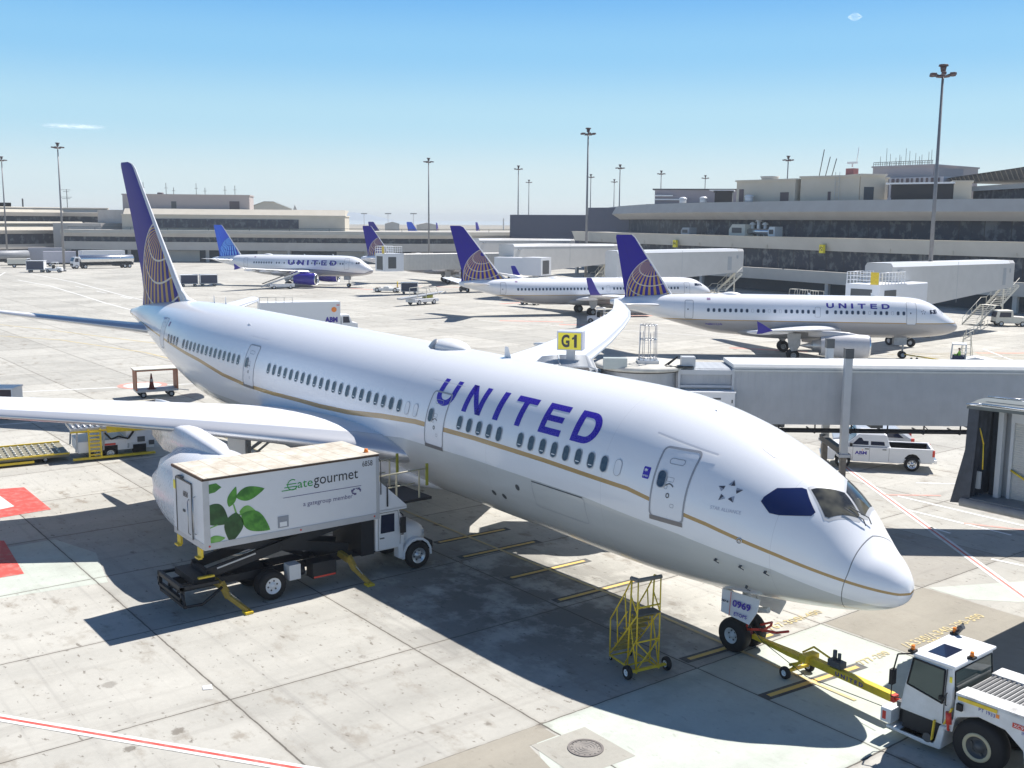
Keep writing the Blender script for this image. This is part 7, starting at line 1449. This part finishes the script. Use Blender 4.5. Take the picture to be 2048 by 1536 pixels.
# trucks on the left
def tanker(label,x,y,ang,L=10,col=None,s=1.0):
    t=thing('tank_truck',label,'tank truck',(x,y,0),ang); t.scale=(s,)*3
    R_=[[Vector((xx,1.15*r_*math.copysign(abs(math.cos(a))**.7,math.cos(a)),2.15+.95*r_*math.sin(a))) for a in [2*PI*i/20 for i in range(20)]] for xx,r_ in ((-L,.75),(-L+.2,1),(-.2,1),(0,.75))]
    g=MB(); g.loft(R_); g.build('tank',col or ALU,t,fix=False)
    g=MB(); g.box((-L+.2,-.9,.75),(1.8,.9,1.2)); g.box((-L+2.6,-1.1,.5),(-L+4.6,1.1,1.1)); g.build('chassis_frame',CH,t)
    g=MB(); g.prism([(.3,.55),(.3,2.7),(1.3,2.7),(1.7,1.7),(1.75,.55)],-1.1,1.1,'y'); c_=g.build('cab',TW,t,bevel=.06)
    for sd in (-1,1):
        g=MB(); g.add([(.5,sd*1.11,1.6),(1.35,sd*1.11,1.6),(1.2,sd*1.11,2.4),(.5,sd*1.11,2.4)],[(0,1,2,3)]); g.build('side_window',GLASSD,c_,fix=False)
        for x_ in (1.0,-1.0,-L+1.2,-L+2.3): wheel(t,(x_,sd*.95,.5),(0,1,0),.5,.3,.26,n=16)
    g=MB(); g.add([(1.34,-.95,2.6),(1.34,.95,2.6),(1.72,.95,1.75),(1.72,-.95,1.75)],[(0,1,2,3)]); g.build('windscreen',GLASSD,c_,fix=False)
    return t
tanker('polished silver tank truck parked nearest on the left apron, cab facing left',-272.4,55.6,math.atan2(-1,.06),12.5,s=1.12)
tanker('dull grey tank truck at the far left under the terminal',-300,38,math.atan2(-1,.25),10,col=paint('dull_tank',(.28,.29,.31),.5,dirt=.15),s=1.3)
boxtruck('white box truck behind the silver tanker, long plain side',-287,60,math.atan2(-1,.1),L=12,H=4.2); boxtruck('small white box truck with dark stripe, left of the silver tanker',-289.0,59.5,math.atan2(1,.25),L=8.2,H=4.0,col=paint('lilac_box',(.55,.53,.58),.5))
boxtruck('grey box truck at the left edge of the parked row',-312,33,math.atan2(1,.2),L=8,H=4.1,col=paint('grey_box',(.38,.38,.42),.5)); boxtruck('dull grey truck with tall body behind the parked row',-303,60,math.atan2(1,.25),L=9,H=4.6,col=paint('grey_box',(.38,.38,.42),.5))
boxtruck('low cream service truck parked between the grey tanker and the small box truck',-286,46,math.atan2(1,.2),L=4.5,H=2.3,col=CREAM)
# belt loader like high platform vehicle in mid apron
bl=thing('belt_loader','white belt loader with raised hand rails alone on the open apron','belt loader',(-126.5,66.2,0),math.atan2(1,-.2)); bl.scale=(1.15,)*3
g=MB(); g.prism([(-2.2,.4),(-2.2,.85),(2.2,.85),(2.4,.6),(2.3,.4)],-.95,.95,'y'); g.build('body',TW,bl,bevel=.04)
g=MB(); g.beam((-4.2,0,.95),(4.2,0,1.55),1.0,.2,(0,0,1)); g.build('conveyor',GREYP,bl)
g=MB()
for y in (-.75,.75): g.tube([(-1.6,y,.9),(-1.6,y,2.3),(1.9,y,2.4),(2.5,y,1.3),(3.6,y,1.7)],.05); g.tube([(-1.6,y,1.6),(1.9,y,1.7)],.035); g.beam((.1,y,.9),(.1,y,2.35),.05)
g.build('hand_rail',CREAM,bl); g=MB(); g.box((.4,-.5,.9),(1.6,.4,1.35)); g.build('operator_console',paint('olive_yellow',(.30,.30,.03),.6),bl)
for x in (-1.4,1.4):
    for y in (-.85,.85): wheel(bl,(x,y,.38),(0,1,0),.38,.22,.2,n=16)
# container loader and dolly by the left wing
ld=thing('container_loader','white and yellow container loader with ladder and roller deck partly under the wing','container loader',(-45.2,-7.3,0),math.atan2(3.6,.5)); ld.scale=(1,1,.84)
g=MB(); g.box((-1.6,-1.2,.5),(2.4,1.2,1.25)); g.box((.9,-1.25,.9),(2.5,1.25,1.75)); g.build('body',TW,ld,bevel=.03); g=MB(); g.box((-1.95,-1.3,1.88),(1.25,-1.2,1.98)); g.box((1.2,-1.27,1.72),(2.5,1.27,1.80)); g.box((-1.95,1.2,2.15),(-1.85,1.3,3.0)); g.build('yellow_frame',YEL,ld)
g=MB(); g.box((-1.9,-1.25,1.95),(1.2,1.25,2.15)); 
for k in range(10): g.cyl((-1.8+.3*k,-1.1,2.2),(-1.8+.3*k,1.1,2.2),.06,n=8)
g.build('roller_deck',STEEL,ld)
for x in (-1.7,-.3,1.0):
    g=MB(); g.beam((x,-1.2,.6),(x+.1,-1.2,2.0),.09); g.beam((x,1.2,.6),(x+.1,1.2,2.0),.09); g.build('lift_arm',GREYP,ld)
g=MB(); g.box((-.1,-1.36,1.75),(1.9,-1.28,2.2)); g.box((-1.7,1.28,2.15),(1.2,1.33,2.5)); g.tube([(-1.9,1.25,2.1),(-1.9,1.25,2.7),(-1.2,1.25,2.7)],.05); g.build('guard_panel',YEL,ld)
g=MB()
for x in (-1.05,-.45): g.beam((x,-1.45,.25),(x,-1.40,2.05),.09)
for k in range(7): g.beam((-1.05,-1.43,.4+.25*k),(-.45,-1.43,.4+.25*k),.06,.10)
g.build('ladder',YEL,ld)
g=MB(); g.tube([(-.2,-1.3,1.75),(.1,-1.35,1.3),(.5,-1.35,1.45),(1.0,-1.35,1.25),(1.3,-1.3,1.7)],.06); g.build('hose',BLACK,ld)
g=MB(); g.box((-.3,-1.215,.88),(.35,-1.20,1.0)); g.build('red_label',RED,ld); g=MB(); g.box((1.5,-1.28,.95),(1.9,-1.25,1.3)); g.box((2.1,-1.28,.7),(2.4,-1.25,1.0)); g.build('hatch',DGREY,ld); g=MB(); g.box((-.35,-1.215,.1),(.45,-1.19,.86)); g.box((1.25,-1.265,.1),(1.95,-1.25,.8)); g.build('wheel_void_shade',BLACK,ld); wheel(ld,(.05,-1.2,.36),(0,1,0),.34,.2,.2,n=18,rimm=TW)  # flat black plates on the side stand in for shaded wheel voids
for x in (-.6,1.6):
    for y in (-1.0,1.0): wheel(ld,(x,y,.36),(0,1,0),.36,.25,.2,n=18)
g=MB(); g.box((-1.9,-1.5,.12),(2.4,-1.3,.26)); g.build('yellow_sill',YEL,ld)
dl=thing('container_dolly','long low roller pallet dolly with yellow edges leading left from the loader','dolly',(-46.6,-12.2,0),math.atan2(3.6,.4))
g=MB(); g.box((-5.2,-1.7,.28),(3.0,1.7,.42)); g.build('deck',paint('dolly_deck',(.26,.24,.17),.6,dirt=.2),dl)
g=MB()
for k in range(22):
    for j in range(5): g.cyl((-5.0+.36*k,-1.4+.6*j,.46),(-5.0+.36*k,-1.05+.6*j,.46),.06,n=6)
g.build('rollers',paint('roller_steel',(.60,.58,.50),.4,.3,dirt=.15),dl)
g=MB(); g.box((-5.2,-1.8,.42),(3.0,-1.7,.5)); g.box((-5.2,1.7,.42),(3.0,1.8,.5)); g.box((-5.2,-1.85,.12),(1.2,-1.75,.24)); g.build('edge_rail',YEL,dl)
for x in (-4.2,-1.2,1.8):
    for y in (-1.4,1.4): wheel(dl,(x,y,.16),(0,1,0),.16,.12,.08,n=12)
# second aircraft tug with driver by the small-title jet
t2=thing('pushback_tug','white pushback tug with open-sided cab and driver by the nose of the small-title jet','tug',(-36.4,66.5,0),R(31)); t2.scale=(.85,)*3
g=MB(); g.prism([(-1.2,.35),(-1.2,1.15),(0,1.2),(1.3,1.55),(3.6,1.15),(3.8,.9),(3.8,.4),(3.3,.35),(3.1,.9),(2.6,1.05),(2.1,.9),(1.9,.35)],-1.1,1.1,'y'); g.build('body',TG,t2,bevel=.05)
g=MB(); g.box((-1.1,-1.0,2.75),(.35,1.0,2.85)); 
for x in (-1.05,.3):
    for y in (-.95,.95): g.beam((x-.1*(x<0),y,1.15),(x,y,2.78),.10)
g.box((.22,-1,1.2),(.34,1,1.9)); g.build('cab',TG,t2)
g=MB(); g.box((-1.0,-.9,1.2),(.2,.9,1.55)); g.build('cab_interior',NAVY,t2)
for x in (-.5,2.6):
    for y in (-.9,.9): wheel(t2,(x,y,.58),(0,1,0),.58,.4,.3,n=20)
tb2=thing('tow_bar','thin yellow tow bar under the nose of the small-title jet','tow bar',(-44.2,69.3,0),math.atan2(-3.4,7.0)); g=MB(); g.beam((.2,0,.45),(7.0,0,.7),.10); g.build('beam',YEL,tb2)
for y in (-.3,.3): wheel(tb2,(2.0,y,.18),(0,1,0),.18,.1,.08,n=12)
gp=thing('ground_power_unit','white-topped ground power cart with dark teal panels beside the second tug','power unit',(-32.6,62.7,0),R(31))
g=MB(); g.box((-2.0,-.75,1.25),(2.2,.75,1.33)); g.build('cover',TW,gp); g=MB(); g.box((-1.1,-.68,.35),(2.1,.68,1.25)); g.build('panels',paint('teal_dark',(.02,.06,.08),.5,dirt=.2),gp); g=MB(); g.box((-2.0,-.7,.3),(-1.1,.7,1.25)); g.build('end_panel',TW,gp); g=MB(); g.box((-1.85,-.72,.8),(-1.6,-.70,1.0)); g.box((-1.85,-.72,.5),(-1.6,-.70,.7)); g.build('sockets',BLACK,gp)
for x in (-1.2,1.4):
    for y in (-.6,.6): wheel(gp,(x,y,.22),(0,1,0),.22,.14,.12,n=12)
# people: one continuous skinned body each
def person(label,x,y,z,ang,pose='stand',vest=None,h=1.75):
    k=h/1.75; t=thing('person',label,'person',(x,y,z),ang)
    J=dict(pel=(0,0,.95),che=(0,0,1.30),nec=(0,0,1.48),hea=(0,.02,1.62),top=(0,.02,1.72),ls=(-.18,0,1.42),le=(-.24,.05,1.15),lh=(-.22,.22,1.0),rs=(.18,0,1.42),re=(.24,.05,1.15),rh=(.22,.22,1.0),lk=(-.11,.03,.50),lf=(-.12,0,.07),lt=(-.12,.16,.04),rk=(.11,.03,.50),rf=(.12,0,.07),rt=(.12,.16,.04),lp=(-.09,0,.90),rp=(.09,0,.90))
    if pose=='sit':
        for q in ('lk','rk'): J[q]=(J[q][0],.42,.88)
        for q in ('lf','rf'): J[q]=(J[q][0],.45,.48)
        for q in ('lt','rt'): J[q]=(J[q][0],.60,.44)
        J['lh']=(-.15,.48,1.15);J['rh']=(.15,.48,1.15);J['le']=(-.24,.2,1.12);J['re']=(.24,.2,1.12)
    if pose=='bend':
        for q,dy,dz in (('che',.22,-.06),('nec',.36,-.12),('hea',.46,-.14),('top',.54,-.10),('ls',.32,-.10),('rs',.32,-.10),('le',.42,-.20),('re',.42,-.20),('lh',.52,-.30),('rh',.52,-.30)): a=J[q]; J[q]=(a[0],a[1]+dy,a[2]+dz)
    rad=dict(pel=.15,che=.16,nec=.065,hea=.10,top=.07,ls=.075,le=.05,lh=.035,rs=.075,re=.05,rh=.035,lk=.065,lf=.05,lt=.04,rk=.065,rf=.05,rt=.04,lp=.095,rp=.095)
    E_=[('pel','che'),('che','nec'),('nec','hea'),('hea','top'),('che','ls'),('ls','le'),('le','lh'),('che','rs'),('rs','re'),('re','rh'),('pel','lp'),('lp','lk'),('lk','lf'),('lf','lt'),('pel','rp'),('rp','rk'),('rk','rf'),('rf','rt')]
    ks=list(J); me=bpy.data.meshes.new('body'); me.from_pydata([tuple(c*k for c in J[q]) for q in ks],[(ks.index(a),ks.index(b_)) for a,b_ in E_],[]); o=bpy.data.objects.new('body',me); COL.objects.link(o); sk_=o.modifiers.new('s','SKIN'); 
    for i,q in enumerate(ks): me.skin_vertices[0].data[i].radius=(rad[q]*k,)*2
    me.skin_vertices[0].data[0].use_root=True; o.modifiers.new('d','SUBSURF').levels=1
    dg=bpy.context.evaluated_depsgraph_get(); nm=bpy.data.meshes.new_from_object(o.evaluated_get(dg)); bpy.data.objects.remove(o); o=bpy.data.objects.new('body',nm); COL.objects.link(o); o.parent=t
    nm.materials.clear(); 
    for m_ in (NAVY,vest or GREENV,SKIN): nm.materials.append(m_)
    for f in nm.polygons:
        c=f.center/k; f.use_smooth=True; zz=c.z; ax=abs(c.x); f.material_index=2 if (zz>1.50 and pose!='bend') or (ax>.19 and zz<1.12 and zz>.8 and pose=='stand') else (1 if zz>1.0 and ax<.26 else 0)
    g=MB(); a=J['hea']; g.lathe([(.02,.125),(.06,.12),(.12,.07),(.14,0)],tuple(v*k for v in a),(0,-.1,1),12); g.build('hair',BLACK,t,fix=False)
    return t
person('tug driver seated in the open cab, wearing a lime green safety vest',-36.6,66.3,.25,R(121),'sit')
person('ground worker in a lime vest standing just behind the long grey bridge roof',-27.1,52.0,0,R(200),'stand')
person('ground worker in an orange vest bending, right of the lime-vested one',-26.2,53.0,0,R(250),'bend',vest=ORANGE)
# ladder stand by that nose, van, railings, odds and ends
ls=thing('step_ladder','pale folding step ladder just ahead of the small-title jet nose','ladder',(-41.8,76.8,0),R(20)); g=MB()
for x in (-.5,.5): g.beam((x,-.5,0),(x*.6,0,2.3),.07); g.beam((x,.6,0),(x*.6,0,2.3),.06)
for k in range(5): g.beam((-.45,-.42+.09*k,.35+.42*k),(.45,-.42+.09*k,.35+.42*k),.06)
g.build('frame',CREAM,ls)
def van(label,x,y,ang,col):
    t=thing('service_van',label,'van',(x,y,0),ang); g=MB(); g.prism([(-1.9,.4),(-1.9,1.1),(-1.7,2.05),(.2,2.1),(.3,1.3),(2.2,1.2),(2.2,.4)],-.95,.95,'y'); g.build('body',col,t,bevel=.06); g=MB(); g.add([(-1.93,-.8,1.2),(-1.93,.8,1.2),(-1.76,.75,1.9),(-1.76,-.75,1.9)],[(0,1,2,3)]); g.add([(-1.5,-.96,1.2),(0,-.96,1.2),(0,-.96,1.85),(-1.4,-.96,1.85)],[(0,1,2,3)]); g.add([(-1.5,.96,1.2),(0,.96,1.2),(0,.96,1.85),(-1.4,.96,1.85)],[(0,1,2,3)]); g.v=[(x-.02,y,z) for x,y,z in g.v]; g.build('windows',GLASSD,t,fix=False)
    for x_ in (-1.2,1.5):
        for y_ in (-.85,.85): wheel(t,(x_,y_,.36),(0,1,0),.36,.22,.2,n=14)
    g=MB(); g.box((-1.98,-.8,.4),(-1.88,.8,.6)); g.build('bumper',BLACK,t); return t
van('cream cab-over utility truck parked by the stairs at the right edge',-56.0,112.0,math.atan2(1,.9),CREAM); 
hr=thing('hand_rail','low yellow-cream guard rail at the foot of the right-hand stairs','railing',(-50.5,92,0),math.atan2(17,-6.5)); g=MB()
for z in (.55,1.05): g.tube([(0,0,z),(17,0,z)],.05,5)
for k in range(7): g.beam((k*2.83,0,0),(k*2.83,0,1.05),.07)
g.build('rail',CREAM,hr)
def vehicle_row(label,x,y,ang,n):
    for k in range(n):
        t=thing('cage_trolley',label[k],'trolley',(x+2.6*k*math.cos(ang),y+2.6*k*math.sin(ang),0),ang,'framed trolleys under the terminal'); g=MB(); g.tube([(-1.1,-.6,.5),(-.8,-.6,1.9),(1.1,-.6,1.9),(1.1,-.6,.5)],.05); g.tube([(-1.1,.6,.5),(-.8,.6,1.9),(1.1,.6,1.9),(1.1,.6,.5)],.05); g.tube([(-.8,-.6,1.9),(-.8,.6,1.9)],.05); g.build('frame',CREAM,t); g=MB(); g.box((-1.2,-.65,.35),(1.2,.65,.6)); g.build('deck',GREYP,t)
vehicle_row(['framed trolley, left of three under the terminal behind the middle jet nose','framed trolley, middle of three under the terminal','framed trolley, right of three under the terminal'],-101,126,R(-12),3)
ck=[]
for x,y,lb in ((-160.4,82.5,'pair of thin yellow stand posts beneath the ribbed bridge, left'),(-157.9,83.8,'yellow stand post beneath the ribbed bridge, right')):
    t=thing('stand_post',lb,'post',(x,y,0),0,'yellow posts under the ribbed bridge'); g=MB(); g.cyl((0,0,0),(0,0,1.5),.12,n=8); g.box((-.3,-.3,0),(.3,.3,.12)); g.build('post',YEL,t)
bs=thing('belt_loader','slanting belt loader raised to the rear hold of the blue-engined jet','belt loader',(-172.5,64.2,0),math.atan2(1,.3)); bs.scale=(1.1,)*3
g=MB(); g.beam((-3.4,0,.4),(3.2,0,2.8),.9,.22); g.build('conveyor',GREYP,bs); g=MB(); g.box((-2.0,-.8,.4),(2.2,.8,.85)); g.build('body',TW,bs,bevel=.03); g=MB(); g.tube([(-3.2,-.5,.9),(3.0,-.5,3.2)],.05); g.tube([(-3.2,.5,.9),(3.0,.5,3.2)],.05); g.build('hand_rail',DGREY,bs)
for x in (-1.3,1.5):
    for y in (-.7,.7): wheel(bs,(x,y,.34),(0,1,0),.34,.2,.18,n=14)
tg3=thing('pushback_tug','low white tug at the nose wheel of the blue-engined jet','tug',(-154.3,76.6,0),.75); g=MB(); g.prism([(-2.4,.3),(-2.4,.75),(-.5,.8),(-.4,1.1),(.5,1.1),(.6,.8),(2.6,.75),(2.6,.3)],-1.0,1.0,'y'); g.build('body',TG,tg3,bevel=.04)
for x in (-1.7,1.7):
    for y in (-.85,.85): wheel(tg3,(x,y,.45),(0,1,0),.45,.3,.24,n=16)
# ---------------- thin haze over the flats
hb=MB(); hb.box((-4200,-2600,-2.5),(420,5200,36)); m=bpy.data.materials.new('haze'); m.use_nodes=True; n=m.node_tree; n.nodes.remove(n.nodes['Principled BSDF']); pv=n.nodes.new('ShaderNodeVolumePrincipled'); pv.inputs['Color'].default_value=(.90,.95,1,1); pv.inputs['Density'].default_value=.00024; n.links.new(pv.outputs[0],n.nodes['Material Output'].inputs['Volume'])
tag(hb.build('haze',m),kind='stuff')
